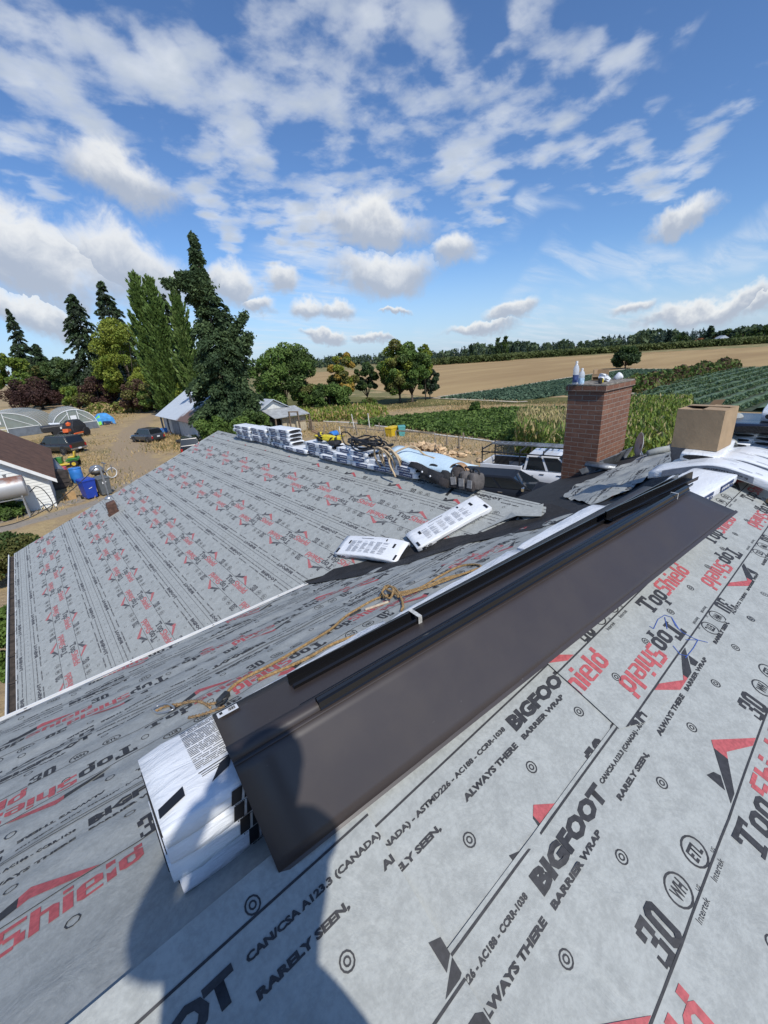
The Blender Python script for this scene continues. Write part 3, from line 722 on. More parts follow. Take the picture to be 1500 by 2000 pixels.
def bundle(name, label, group, L=1.0, Wd=.335, tn=.085, tf=None, kind='blue', seed=0, bend=None, loc=(0, 0, 0), rot=(0, 0, 0)):
    tf = tf or tn; root = thing(name, label, 'shingle bundle', loc, rot=rot, group=group)
    B = bend or (lambda x, y, z: (x, y, z))
    b = MB(); b.loft(bundle_mesh(L, Wd, tn, tf, seed=seed, bend=bend)); b.build('wrapper', WRAP if kind != 'pale' else WRAPB, root, smooth=True)
    for x, sg in ((-.003, -1), (L + .003, 1)):   # the dark shingle edges showing at each open end
        b = MB(); n = 22; tm = (tn + tf) / 2
        v = [B(x, Wd / 2 + (Wd * .42) * math.cos(2 * math.pi * k / n), tm / 2 + .0 + tm * .37 * (abs(math.sin(2 * math.pi * k / n)) ** .7) * (1 if k < n / 2 else -1)) for k in range(n)]
        v2 = [(p[0] - sg * .03, p[1], p[2]) for p in v]
        b.add(v + v2, [list(range(n))[::sg], list(range(n, 2 * n))[::-sg]] + [[k, (k + 1) % n, n + (k + 1) % n, n + k] for k in range(n)]); b.build('open_end', SHING, root)
    def strip(b_, x0, x1, z0, z1, y, n=6):
        vs = [B(x0 + (x1 - x0) * i / n, y, z) for i in range(n + 1) for z in (z0, z1)]
        b_.add(vs, [[2 * i, 2 * i + 2, 2 * i + 3, 2 * i + 1] for i in range(n)])
    if kind == 'blue':
        for y in (-.006, Wd + .006):
            yy = y + (-.002 if y < 0 else .002); x = .10
            while x < L - .1:
                b = MB(); strip(b, x, x + .22, tn * .12, tn * .88, y); strip(b, x + .228, x + .268, tn * .12, tn * .45, y); strip(b, x + .228, x + .30, tn * .52, tn * .88, y); strip(b, x + .275, x + .30, tn * .12, tn * .45, y)
                nb_ = len(b.f)
                for j in range(7): strip(b, x + .02 + j * .026, x + .02 + j * .026 + .018, tn * (.38 + .05 * (j % 2)), tn * (.62 + .05 * ((j * 3) % 2)), yy, 1)
                b.m = [0] * nb_ + [1] * (len(b.f) - nb_); b.build('printed_panel', [BLUEP, WRAP], root); x += .47
    return root

def frame_on(S, corners_px, lift):
    """centre, rotation of an object lying on roof plane S, from where its corners are seen"""
    f = {'SM': pM, 'SR': pR, 'SW': pW}[S.__name__]
    p = [P3(S, f(*c), lift) for c in corners_px]; c = sum(p) / len(p)
    return p, c
RZ = 6.6
# the stack beside us, four bundles high
NEARG = 'white shingle bundles stacked at the near end of the brown metal'
ord_ = ['bottom', 'second from the bottom', 'third from the bottom', 'topmost']
near = []
for k in range(4):
    ta = R2(21.5 - 16.5 * (k + 1) / 4); tb = R2(21.5 - 16.5 * k / 4); y0, z0 = .935, -1.343 + .0625 * k
    jx = [.0, -.012, -.004, .0][k]; dth = .335 * (math.tan(tb) - math.tan(ta))
    o = bundle('shingle_bundle', ['bottom white bundle of the stack under the near end of brown metal', 'second lowest white bundle in the stack at the near metal end',
               'third white bundle up, just below the top of the near stack', 'topmost white bundle of the near stack, with text panel and black patch'][k],
               NEARG, 1.02, .338, .064, .064 + dth, 'iko', seed=k + 1, loc=(-.022 + jx, y0, RZ + z0), rot=(-tb, 0, 0))
    near.append(o)
    b = MB()
    v, f = glyphs('IKO', .05, 2); wn = .26; x0 = .165 + [0.02, .015, 0, 0][k]
    b.add([(x0 + q[0] * wn + q[1] * .012, -.0045, .010 + q[1] * .044) for q in v], f)
    v, f = glyphs('Dimensional Shingles', .02, 1); b.add([(x0 + .01 + q[0] * .17, -.0045, .003 + q[1] * .006) for q in v], f)
    b.build('printed_logo', BLACKP, o)
# printing on the topmost bundle
top = near[3]
def ontop(x, y): return (x, y, .064 + (.064 - .064) + .0695 * 0 + (.335 * (math.tan(R2(9.1)) - math.tan(R2(5)))) * y / .338 + .0035)
b = MB(); rr_ = random.Random(3); yy = .318
while yy > .130:
    x = .125
    while x < .30:
        w_ = min(rr_.uniform(.010, .045), .305 - x); b.add([ontop(x, yy), ontop(x + w_, yy), ontop(x + w_, yy + .0026), ontop(x, yy + .0026)], [[0, 1, 2, 3]]); x += w_ + .004
    yy -= .0072 + .004 * (rr_.random() < .12)
b.add([ontop(.005, .045), ontop(.075, .068), ontop(.078, .105), ontop(.008, .078)], [[0, 1, 2, 3]])
b.add([ontop(.145, .055), ontop(.20, .072), ontop(.225, .115), ontop(.185, .105)], [[0, 1, 2, 3]])
for q in ((.125, .112, .30, .116), (.13, .102, .28, .105), (.13, .094, .25, .097), (.10, .33, .22, .332)):
    b.add([ontop(q[0], q[1]), ontop(q[2], q[1]), ontop(q[2], q[3]), ontop(q[0], q[3])], [[0, 1, 2, 3]])
b.build('printed_text', BLACKP, top)
# more stacks carrying the metal, only their edges in sight
HIDG = 'white shingle bundles stacked in a row underneath the brown metal'
proto = None
for sidx, xs in enumerate((1.03, 2.08)):
    for k in range(4):
        ta = R2(21.5 - 16.5 * (k + 1) / 4); tb = R2(21.5 - 16.5 * k / 4); z0 = -1.352 + .0615 * k
        lab = 'white bundle hidden beneath the brown metal, only a pale edge showing'
        o = bundle('shingle_bundle', lab, HIDG, 1.02, .338, .062, .062 + .335 * (math.tan(tb) - math.tan(ta)), 'iko', seed=20 + k + 7 * sidx, loc=(xs, .935, RZ + z0), rot=(-tb, 0, 0))
# ------------------------------------------------------------------ brown sheet metal and black trim
def metal_mat(name, col, rough, scr=.5):
    m = mat(name, col, rough); t = NT(m.node_tree); p = t.n('ShaderNodeBsdfPrincipled'); o = t.n('ShaderNodeOutputMaterial'); t.t.links.new(p.outputs[0], o.inputs[0])
    co = t.n('ShaderNodeTexCoord').outputs['Object']; c = np.array(col)
    n_ = t.noise(co, 3, 5, .6); mp = t.n('ShaderNodeMapping'); t.set(mp.inputs[0], co); mp.inputs['Rotation'].default_value = (0, 0, .6); mp.inputs['Scale'].default_value = (3, 90, 30)
    sc_ = t.ramp(t.noise(mp.outputs[0], 2.0, 3, .6), .74, .80); spot = t.ramp(t.noise(co, 60, 2, .5), .76, .80)
    t.set(p.inputs['Base Color'], t.mix(t.m('MULTIPLY', t.m('MAXIMUM', sc_, spot), scr * .35), t.mix(n_, c * .97, c * 1.03), (.30, .28, .27)))
    t.set(p.inputs['Roughness'], t.ramp(n_, .3, .7, rough * .85, rough * 1.2)); p.inputs['Specular IOR Level'].default_value = .5
    b = t.n('ShaderNodeBump'); b.inputs['Strength'].default_value = .10; b.inputs['Distance'].default_value = .02; t.set(b.inputs['Height'], t.noise(co, 2.2, 3, .5)); t.set(p.inputs['Normal'], b.outputs[0]); return m
BROWN = metal_mat('dark_brown_coated_steel', (.044, .0355, .034), .42, .45)
BLKM = metal_mat('gloss_black_coated_steel', (.010, .010, .011), .16, .8)
def pw(x, y, z): return np.array([x, y, z + RZ])
O0, O1 = pw(.213, 1.271, -1.117), pw(3.67, 1.119, -1.108)
F0, F1 = pw(.179, .958, -1.030), pw(3.47, .765, -1.030)
L0, L1 = pw(.189, .784, -1.303), pw(3.61, .497, -1.167)
mc = (O0 + O1 + F0 + F1) / 4
n1_ = np.cross(O1 - O0, F0 - O0); n1_ /= np.linalg.norm(n1_); n1_ = n1_ if n1_[2] > 0 else -n1_
def on_sheet(px, py, h=.003):
    r = ray(px, py); c = np.array([0, 0, GZ]); return c + r * (((O0 - c) @ n1_ + h) / (r @ n1_))
def strip_mesh(a0, a1, c0, c1, nu=24, nv=6, bow=0, waviness=.002):
    vs = []; 
    for i in range(nu + 1):
        for j in range(nv + 1):
            u, v = i / nu, j / nv; p = (a0 + (a1 - a0) * u) * (1 - v) + (c0 + (c1 - c0) * u) * v
            nrm = np.cross(a1 - a0, c0 - a0); nrm = nrm / np.linalg.norm(nrm); nrm = nrm if nrm[2] > 0 else -nrm
            p = p + nrm * (bow * math.sin(math.pi * v) + waviness * math.sin(u * 9 + v * 2) * math.sin(math.pi * min(1, v * 1.0)) )
            vs.append(tuple(p))
    return vs, [[i * (nv + 1) + j, i * (nv + 1) + j + 1, (i + 1) * (nv + 1) + j + 1, (i + 1) * (nv + 1) + j] for i in range(nu) for j in range(nv)]
sh1 = thing('metal_sheet', 'flat dark brown metal sheet lying on top of the white bundles, with a barcode sticker', 'metal sheet', tuple(mc))
b = MB(); v, f = strip_mesh(O0, O1, F0 + [0, -.01, -.004], F1 + [0, -.01, -.004]); b.add(v, f); b.build('flat_panel', BROWN, sh1, smooth=True, world=True, solid=.0025)
b = MB(); dO = (O1 - O0) / np.linalg.norm(O1 - O0); nin = np.array([dO[1], -dO[0], 0])
dF_ = (F0 - O0) / np.linalg.norm(F0 - O0); nup_ = np.cross(dF_, dO); nup_ = nup_ / np.linalg.norm(nup_); nup_ = nup_ if nup_[2] > 0 else -nup_
def on1(u, v, h=.004): return tuple(O0 + dO * u + dF_ * v + nup_ * (h + .003))
LABEL = mat('white_label', (.78, .78, .77), .5)
b.add([on1(.012, .022), on1(.082, .022), on1(.082, .060), on1(.012, .060)], [[0, 1, 2, 3]]); st_o = b.build('sticker', LABEL, sh1, world=True)
b = MB()
for i in range(9): b.add([on1(.050 + i * .0026, .028, .0052), on1(.0512 + i * .0026 + .0006 * (i % 3), .028, .0052), on1(.0512 + i * .0026 + .0006 * (i % 3), .050, .0052), on1(.050 + i * .0026, .050, .0052)], [[0, 1, 2, 3]])
b.add([on1(.020, .028, .0052), on1(.030, .028, .0052), on1(.030, .046, .0052), on1(.020, .046, .0052)], [[0, 1, 2, 3]]); b.build('barcode', BLACKP, st_o, world=False)
for vtx in bpy.data.objects[-1].data.vertices if False else []: pass
bc = [o for o in bpy.data.objects if o.name.startswith('barcode')][0]
for vtx in bc.data.vertices: vtx.co -= Vector(tuple(mc))
sh2 = thing('metal_sheet', 'dark brown metal sheet sloping from the stack to the roof, person shadow on it', 'metal sheet', tuple(mc))
hem = np.array([0, .046, .013])
b = MB(); v, f = strip_mesh(F0, F1, L0, L1, 26, 8, .0, .0018); b.add(v, f); b.build('sloping_panel', BROWN, sh2, smooth=True, world=True, solid=.0025)
b = MB(); v, f = strip_mesh(F0 + hem * [1, 1, 1.4], F1 + hem, F0 + [0, 0, .0022], F1 + [0, 0, .0022], 20, 2, .003); b.add(v, f); b.build('folded_hem', BROWN, sh2, smooth=True, world=True, solid=.002)
dL = (L1 - L0) / np.linalg.norm(L1 - L0)
b = MB(); v, f = strip_mesh(L0 + [0, .012, .012], L1 + [0, .012, .012], L0 + [0, -.004, .0], L1 + [0, -.004, 0], 16, 1, 0, .0); b.add(v, f); b.build('bottom_hem', BROWN, sh2, smooth=False, world=True, solid=.003)
def trim(label, p0, p1, prof, tapes=()):
    p0, p1 = np.array(p0), np.array(p1); d = (p1 - p0) / np.linalg.norm(p1 - p0); s_ = np.array([d[1], -d[0], 0]); s_ /= np.linalg.norm(s_); up = np.cross(s_, d); up = up if up[2] > 0 else -up
    r = thing('metal_trim', label, 'metal trim', tuple(p0), group='gloss black trim lengths on the brown sheet')
    n = 10; b = MB()
    b.loft([[tuple(p0 + (p1 - p0) * i / n + s_ * x + up * (z + .0012 * math.sin(i * 1.7))) for x, z in prof] for i in range(n + 1)], caps=False, close=False); b.build('channel', BLKM, r, world=True, solid=.0028)
    for t_, w_ in tapes:
        b = MB(); q = p0 + d * t_
        pr = [(min(x for x, z in prof) - .004, -.001), (min(x for x, z in prof) - .004, max(z for x, z in prof) + .003), (max(x for x, z in prof) + .004, max(z for x, z in prof) + .003), (max(x for x, z in prof) + .004, -.001)]
        b.loft([[tuple(q + d * e + s_ * x + up * z) for x, z in pr] for e in (0, w_)], caps=False, close=False); b.build('tape', mat('clear_tape', (.50, .50, .47), .25, .2, 60), r, world=True, solid=.001)
    return r
trim('uppermost gloss black trim length, farthest from the fold, with pale tape', on_sheet(563, 1335), on_sheet(1322, 936),
     [(-.002, .030), (0, .040), (.006, .042), (.006, .002), (.052, .002), (.058, .028), (.050, .032)], [(.58, .020)])
trim('wide shiny black trim length in the middle, reflecting the blue sky', on_sheet(586, 1378, .004), on_sheet(1335, 946, .006),
     [(0, .004), (.056, .004), (.060, .018), (.054, .022)], [])
trim('lower gloss black trim length beside the fold of the brown sheet', on_sheet(618, 1378, .006), on_sheet(1336, 957, .008),
     [(0, .006), (.002, .032), (.008, .036), (.013, .028), (.024, .028), (.030, .012), (.036, .008)], [(2.7, .010)])
trim('long black trim length sticking out past the far end beside the white wrapper', on_sheet(1180, 1015, .02), on_sheet(1348, 935, .02),
     [(0, .0), (0, .055), (.010, .058), (.012, .004), (.05, .004), (.052, .03)], [])
# ------------------------------------------------------------------ rope
ROPE = mat('tan_hemp_rope', (.36, .235, .105), .9, .3, 50, bump=.7, bs=140)
def smooth_path(pts, n=10):
    p = [np.array(q, float) for q in pts]; p = [2 * p[0] - p[1]] + p + [2 * p[-1] - p[-2]]; out = []
    for i in range(1, len(p) - 2):
        for k in range(n):
            t = k / n; a, b_, c, d = p[i - 1], p[i], p[i + 1], p[i + 2]
            out.append(.5 * (2 * b_ + (c - a) * t + (2 * a - 5 * b_ + 4 * c - d) * t * t + (3 * b_ - a - 3 * c + d) * t ** 3))
    out.append(p[-2]); return out
def rope_mesh(mb, path, r=.0105, pitch=.055, strands=3):
    path = [np.array(q) for q in path]; L = [0]
    for i in range(1, len(path)): L.append(L[-1] + np.linalg.norm(path[i] - path[i - 1]))
    n = max(8, int(L[-1] / .011)); ss = np.linspace(0, L[-1], n); P_ = np.stack([np.interp(ss, L, [q[k] for q in path]) for k in range(3)], -1)
    T_ = np.gradient(P_, axis=0); T_ /= np.linalg.norm(T_, axis=1)[:, None] + 1e-9
    u = np.cross(T_, [0, 0, 1.0]); u /= np.linalg.norm(u, axis=1)[:, None] + 1e-9; v = np.cross(T_, u)
    for k in range(strands):
        a = 2 * math.pi * (ss / pitch + k / strands); C = P_ + (u * np.cos(a)[:, None] + v * np.sin(a)[:, None]) * r * .52
        mb.tube([tuple(c) for c in C], r * .56, 5)
def onM(px, py, h=.014): return P3(SM, pM(px, py), h)
rope = thing('rope', 'tan twisted safety rope lying along the roof with knot, loops and snap hook', 'rope', tuple(onM(640, 1230, 0)))
b = MB()
rope_mesh(b, smooth_path([onM(*p) for p in [(436, 1364), (470, 1338), (540, 1300), (610, 1258), (650, 1232), (668, 1212), (690, 1197), (735, 1174), (775, 1163), (820, 1150), (860, 1128), (900, 1110), (930, 1106), (940, 1112), (915, 1121), (868, 1135), (830, 1152), (792, 1160), (768, 1162)]]))
rope_mesh(b, smooth_path([onM(*p) for p in [(505, 1332), (545, 1316), (600, 1290), (650, 1262), (700, 1240), (740, 1228)]]))
rope_mesh(b, smooth_path([onM(p[0], p[1], p[2]) for p in [(936, 1114, .016), (905, 1128, .03), (860, 1146, .03), (815, 1160, .02), (790, 1168, .03), (770, 1168, .05), (757, 1160, .045), (770, 1154, .03), (783, 1168, .03), (788, 1186, .02), (784, 1194, .012)]]))
rope_mesh(b, smooth_path([onM(p[0], p[1], p[2]) for p in [(745, 1170, .03), (758, 1156, .05), (772, 1164, .055), (764, 1176, .035), (750, 1168, .05), (766, 1158, .06), (780, 1172, .03)]]))
b.build('twisted_rope', ROPE, rope, smooth=True, world=True)
b = MB()
for pth in ([(305, 1396), (325, 1386), (352, 1378), (390, 1376), (412, 1382)], [(368, 1402), (395, 1398), (425, 1390), (440, 1384)], [(345, 1382), (375, 1374), (405, 1377), (428, 1372)]):
    rope_mesh(b, smooth_path([onM(*p) for p in pth]), .009, .05, 2)
b.build('frayed_tail', mat('frayed_rope', (.25, .165, .085), .95, .4, 40), rope, smooth=True, world=True)
b = MB()
hk = [onM(p[0], p[1], .02) for p in [(300, 1394), (312, 1386), (330, 1383), (342, 1388), (330, 1394), (310, 1399), (300, 1394)]]; b.tube([tuple(q) for q in smooth_path(hk, 5)], .006, 8)
b.build('snap_hook', STEEL, rope, smooth=True, world=True)
b = MB(); p1_, p2_ = onM(428, 1376, .025), onM(447, 1360, .03); b.bar(p1_, p2_, .035, .03); b.tube([tuple(onM(p[0], p[1], .03)) for p in [(424, 1384), (436, 1372), (446, 1368), (440, 1380), (428, 1388)]], .006, 6)
b.build('rope_grab', mat('dark_worn_steel', (.10, .10, .095), .45, .3, 20, metal=.8), rope, world=True, bevel=.006)
b = MB(); b.bar(onM(714, 1194, .012), onM(760, 1178, .014), .022, .016); b.build('wooden_toggle', mat('pale_wood', (.50, .42, .31), .7, .15, 30), rope, world=True, bevel=.006)
b = MB(); b.bar(onM(684, 1205, .012), onM(706, 1194, .014), .016, .014); b.build('steel_shackle', bpy.data.materials['dark_worn_steel'], rope, world=True, bevel=.005)

# ------------------------------------------------------------------ two bundles in the valley
def bundle_from(px4, lift, name, label, seed, T=.075, bend=None):
    # px4: far-left, far-right ... corners of the top face, order: origin, +length, (+length,+width), +width
    p, c = frame_on(SW, px4, lift); ex = (p[1] - p[0]) + (p[2] - p[3]); L = np.linalg.norm(ex) / 2; ex /= np.linalg.norm(ex)
    ey = (p[3] - p[0]) + (p[2] - p[1]); ey -= ex * (ey @ ex); Wd = np.linalg.norm(ey) / 2; ey /= np.linalg.norm(ey); ez = np.cross(ex, ey)
    Mx = Matrix(((ex[0], ey[0], ez[0]), (ex[1], ey[1], ez[1]), (ex[2], ey[2], ez[2])))
    o0 = c - ex * L / 2 - ey * Wd / 2 - ez * T
    o = bundle(name, label, 'white shingle bundles lying in the roof valley', L, Wd, T, kind='plain', seed=seed, bend=bend, loc=tuple(o0), rot=tuple(Mx.to_euler()))
    b = MB(); r_ = random.Random(seed); h = T + .006
    B_ = bend or (lambda x, y, z: (x, y, z))
    def q4(x0, y0, x1, y1, m=0): b.add([B_(x0, y0, h), B_(x1, y0, h), B_(x1, y1, h), B_(x0, y1, h)], [[0, 1, 2, 3]], m)
    GP = mat('grey_wrap_print', (.30, .31, .33), .5)
    for blk in range(3):
        b = MB()
        x0 = L * (.17 + .21 * blk)
        for col in range(2):
            yy = Wd * .16
            while yy < Wd * .72:
                if r_.random() < .85: q4(x0 + col * L * .10, yy, x0 + col * L * .10 + L * .09 * r_.uniform(.6, 1), yy + .0035, 1)
                yy += .0105
        b.build('printed_text', [BLACKP, GP], o)
    for mk in ((.03, Wd * .05, .06, Wd * .28), (L - .06, Wd * .05, L - .03, Wd * .28), (L * .13, Wd * .55, L * .16, Wd * .72), (L * .84, Wd * .55, L * .87, Wd * .75), (L * .3, Wd * .85, L * .5, Wd * .865), (L * .70, Wd * .8, L * .72, Wd * .9)):
        b = MB(); q4(*mk); b.build('printed_mark', BLACKP, o)
    b = MB(); v, f = glyphs('IKO', .05, 1); b.add([(.06 + q[0] * .14, -.007, T * .2 + q[1] * T * .55) for q in v], f); b.add([(.26, -.006, T * .3), (L * .85, -.006, T * .3), (L * .85, -.006, T * .42), (.26, -.006, T * .42)], [[0, 1, 2, 3]])
    for q in b.v if bend else []: pass
    if bend: b.v = [B_(*q) for q in b.v]
    b.build('printed_logo', BLACKP, o); return o
bundle_from([(653, 1091), (775, 1104), (806, 1070), (686, 1051)], .085, 'shingle_bundle', 'white shingle bundle lying flat in the valley, its dark open end to the right', 41,
            bend=lambda x, y, z: (x, y, z + .03 * math.sin(max(0, x - .1) * 3) - .05 * max(0, x - .75)))
bundle_from([(819, 1082), (964, 1000), (930, 977), (795, 1052)], .09, 'shingle_bundle', 'long white shingle bundle tilted up the valley, propped against its neighbour', 42)

# ------------------------------------------------------------------ bundles stacked along the wing ridge
WG = 'shingle bundles with navy print stacked along the wing ridge'
wp = bundle('shingle_bundle', 'bottom bundle in the farthest ridge stack', WG, 1.0, .34, .085, kind='blue', seed=51, loc=(0, 0, 0))
first = [True]
lv = ['bottom', 'second', 'third', 'fourth', 'fifth', 'sixth']
def wstack(y_near, nlev, desc, rzj=0.06, x=XW, z0=.012, tlt=0.0):
    for k in range(nlev):
        loc = (x + .17 + random.uniform(-.03, .03) - .0, y_near + random.uniform(-.04, .04), ZW + z0 + k * .088)
        rot = (tlt, 0, R2(90) + random.uniform(-rzj, rzj)); lab = '%s bundle up in %s' % (lv[k], desc)
        if first[0]:
            first[0] = False; wp.location = loc; wp.rotation_euler = rot; wp['label'] = lab
        else: dup(wp, loc, rot, lab, WG)
wstack(10.40, 4, 'the stack farthest along the wing ridge, near the dark bush')
wstack(9.42, 4, 'the stack between the farthest and the tallest ridge stack')
wstack(8.30, 5, 'the tall ridge stack left of the grey flap')
wstack(7.62, 1, 'the low single bundle left of the grey flap', z0=.005)
wstack(6.75, 3, 'the ridge stack under the yellow harness')
wstack(6.05, 2, 'the ridge stack between harness and black cable heap')
wstack(5.55, 3, 'the ridge stack under the black cable heap')
wstack(5.0, 2, 'the short ridge stack under the tan hose loops')
wstack(4.42, 3, 'the ridge stack under the light blue folded sheet')
for i, (x, k) in enumerate(((XW + .36, 0), (XW + .36, 1), (XW + .38, 2))):
    pass
# flap of grey underlayment curling up beside the stacks
b = MB(); nu, nv = 16, 6; vs = []
A0, A1 = P3(SW, pW(608, 893), .01), P3(SW, pW(690, 900), .01)
for i in range(nu + 1):
    for j in range(nv + 1):
        u, v = i / nu, j / nv; p = A0 + (A1 - A0) * u + np.array([.34, .06, .0]) * v * (1 - .3 * u)
        p = p + np.array([0, 0, .02 + .20 * v * math.sin(math.pi * min(1, u * 1.15)) ** 1.2 + .10 * v * (1 - u) + .018 * math.sin(u * 14 + v * 3)]); vs.append(tuple(p))
fs = [[i * (nv + 1) + j, (i + 1) * (nv + 1) + j, (i + 1) * (nv + 1) + j + 1, i * (nv + 1) + j + 1] for i in range(nu) for j in range(nv)]
b.add(vs, fs); fo = b.build('loose_flap', [GREY], None, smooth=True, solid=.003); tag(fo, 'loose curled flap of grey underlayment beside the bundles on the wing ridge', 'roofing paper')
# plank leaning at the ridge
b = MB(); b.bar((XW + .2, 7.9, ZW + .42), (XW + .5, 6.9, ZW + .06), .09, .03); tag(b.build('wooden_plank', mat('brown_plank', (.22, .13, .07), .8, .3, 8)), 'narrow brown plank leaning on the tall ridge bundles', 'plank')
# harness
YEL = mat('yellow_webbing', (.62, .50, .03), .7, .15, 30); DARK = mat('black_webbing', (.02, .02, .022), .7, .2, 30)
hz_ = ZW + .012 + 3 * .088
hn = thing('safety_harness', 'yellow and black safety harness heaped on the wrapped bundles at the ridge', 'harness', (XW + .1, 7.2, hz_))
b = MB(); rr_ = random.Random(5)
for i in range(7):
    a = rr_.uniform(0, 6.28); pts = [np.array([XW + .05 + .18 * math.cos(a + t * 1.3) * rr_.uniform(.6, 1), 6.75 + t * .22 + .1 * math.sin(a), hz_ + .03 + .13 * abs(math.sin(t * 1.6 + i))]) for t in np.linspace(0, 3, 5)]
    sp = smooth_path(pts, 6)
    for j in range(len(sp) - 1): b.bar(sp[j], sp[j + 1], .05, .006, 0 if i % 2 else 1)
b.build('webbing_strap', [YEL, DARK], hn, world=True)
b = MB(); b.box((XW + .02, 6.92, hz_ + .10), (.22, .32, .12), rot=(.1, .2, .3)); b.build('padded_belt', YEL, hn, world=True, bevel=.03)
b = MB(); b.box((XW - .05, 7.22, hz_ + .09), (.10, .10, .13), rot=(.2, .1, .6)); b.build('lanyard_pack', DARK, hn, world=True, bevel=.02)
b = MB(); b.box((XW - .04, 6.72, hz_ + .05), (.20, .20, .08), rot=(.1, -.1, .2)); b.build('shoulder_pad', DARK, hn, world=True, bevel=.03)
# black cable heap
b = MB(); rr_ = random.Random(9); cz = ZW + .012 + 3 * .088
for i in range(9):
    cx, cy, rx, ry, tl = XW + rr_.uniform(-.05, .15), 5.75 + rr_.uniform(-.25, .25), rr_.uniform(.13, .24), rr_.uniform(.28, .55), rr_.uniform(-.35, .35)
    b.tube([(cx + rx * math.cos(a), cy + ry * math.sin(a), cz + .07 + .035 * i * .4 + tl * rx * math.cos(a) + .03 * math.sin(3 * a + i)) for a in np.linspace(0, 6.1, 26)], .013, 6)
b.tube([tuple(p) for p in smooth_path([(XW, 6.1, cz + .1), (XW, 6.3, cz + .26), (XW, 6.52, cz + .24), (XW, 6.45, cz + .05), (XW, 6.2, cz + .03)], 8)], .012, 6)
tag(b.build('cable_coil', mat('black_rubber', (.012, .012, .013), .5), None, smooth=True), 'tangled heap of black air hose on the wrapped bundles at the ridge', 'hose')
# tan hose loops
b = MB(); rr_ = random.Random(19)
for i in range(6):
    cx, cy, r0 = XW - .02 + .02 * i, 5.0 + rr_.uniform(-.28, .28), rr_.uniform(.13, .22)
    b.tube([(cx - .20 - .08 * math.sin(a), cy + r0 * .9 * math.cos(a), ZW + .24 + r0 * 1.1 * math.sin(a)) for a in np.linspace(-.6, 5.9, 24)], .015, 7)
b.tube([tuple(p) for p in smooth_path([(XW - .27, 4.75, ZW + .02), (XW - .24, 4.9, ZW + .30), (XW + .05, 4.7, ZW + .46), (XW + .1, 4.45, ZW + .34), (XW + .05, 4.2, ZW + .33)], 8)], .015, 7)
tag(b.build('hose_coil', mat('tan_hose', (.48, .36, .22), .6, .12, 20), None, smooth=True), 'loops of tan hose hanging over the bundles at the ridge', 'hose')
# light blue folded sheet
b = MB(); nu, nv = 14, 8; vs = []
for i in range(nu + 1):
    for j in range(nv + 1):
        u, v = i / nu, j / nv; y = 5.1 - 1.45 * u; x = XW - .16 + .56 * v
        z = ZW + .33 - .10 * u + .06 * math.sin(math.pi * v) - .15 * max(0, .3 - v) + .02 * math.sin(u * 8 + v * 4)
        vs.append((x, y, z))
b.add(vs, [[i * (nv + 1) + j, (i + 1) * (nv + 1) + j, (i + 1) * (nv + 1) + j + 1, i * (nv + 1) + j + 1] for i in range(nu) for j in range(nv)])
fs_ = thing('folded_sheet', 'light blue folded plastic sheet draped over bundles beside the black bags', 'plastic sheet', (XW, 4.2, ZW + .2))
b.build('upper_fold', WRAPB, fs_, smooth=True, world=True, solid=.012)
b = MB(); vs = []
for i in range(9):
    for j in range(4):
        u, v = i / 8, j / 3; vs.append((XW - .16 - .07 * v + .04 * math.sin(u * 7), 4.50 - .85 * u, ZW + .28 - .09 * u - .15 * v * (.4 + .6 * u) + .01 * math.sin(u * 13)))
b.add(vs, [[i * 4 + j, i * 4 + j + 1, (i + 1) * 4 + j + 1, (i + 1) * 4 + j] for i in range(8) for j in range(3)]); b.build('underside_shade', FELT, fs_, smooth=True, world=True, solid=.01)  # shade beneath the blue sheet, put in as a black strip
# bags
def sack(par, name, c, d, m, rot=(0, 0, 0), seed=0, sq=None, pw_=None):
    r_ = np.random.default_rng(seed); T = Matrix.Translation(c) @ Euler(rot).to_matrix().to_4x4(); b = MB(); rings = []
    soft = sq is not None
    for t, k in ((-1, .78), (-.85, .97), (-.3, 1.04), (.35, 1.0), (.8, .92), (1.0, .66)):
        ring = []
        for x, y in ((-1, -.72), (-.78, -1), (0, -1.06), (.78, -1), (1, -.72), (1.05, 0), (1, .72), (.78, 1), (0, 1.04), (-.78, 1), (-1, .72), (-1.06, 0)):
            f_ = k * (1 + r_.normal(0, .16 if soft else .035)); ring.append(tuple(T @ Vector((d[0] / 2 * x * f_, d[1] / 2 * y * f_, d[2] / 2 * (t + r_.normal(0, .12 if soft else .03))))))
        rings.append(ring)
    b.loft(rings); o = b.build(name, m, par, smooth=not soft, world=True); 
    if not soft: md = o.modifiers.new('edge', 'EDGE_SPLIT'); md.split_angle = R2(44)
    return o
BAG = mat('black_canvas', (.022, .022, .022), .8, .35, 14, bump=.5, bs=40); BAGG = mat('grey_brown_canvas', (.105, .095, .09), .85, .2, 14, bump=.4, bs=60); LEATH = mat('tan_leather', (.40, .24, .12), .55, .2, 12)
BAGD = mat('dark_brown_canvas', (.045, .038, .036), .85, .3, 14, bump=.4, bs=60)
bz = ZW + .02
g = thing('tool_bag', 'black canvas tool bag with carry handle, leftmost of the bags on the ridge', 'bag', (XW - .05, 4.10, bz), group='bags heaped on the wing ridge')
sack(g, 'bag_body', (XW - .08, 4.10, bz + .09), (.26, .36, .18), BAG, (.15, .25, .1), 1)
sack(g, 'bag_flap', (XW - .165, 4.12, bz + .13), (.10, .28, .08), BAG, (.15, .5, .1), 2)
b = MB(); b.tube([tuple(p) for p in smooth_path([(XW - .08, 4.24, bz + .15), (XW - .08, 4.16, bz + .24), (XW - .08, 4.04, bz + .24), (XW - .08, 3.98, bz + .15)], 8)], .018, 7); b.build('carry_handle', BAG, g, smooth=True, world=True)
b = MB()
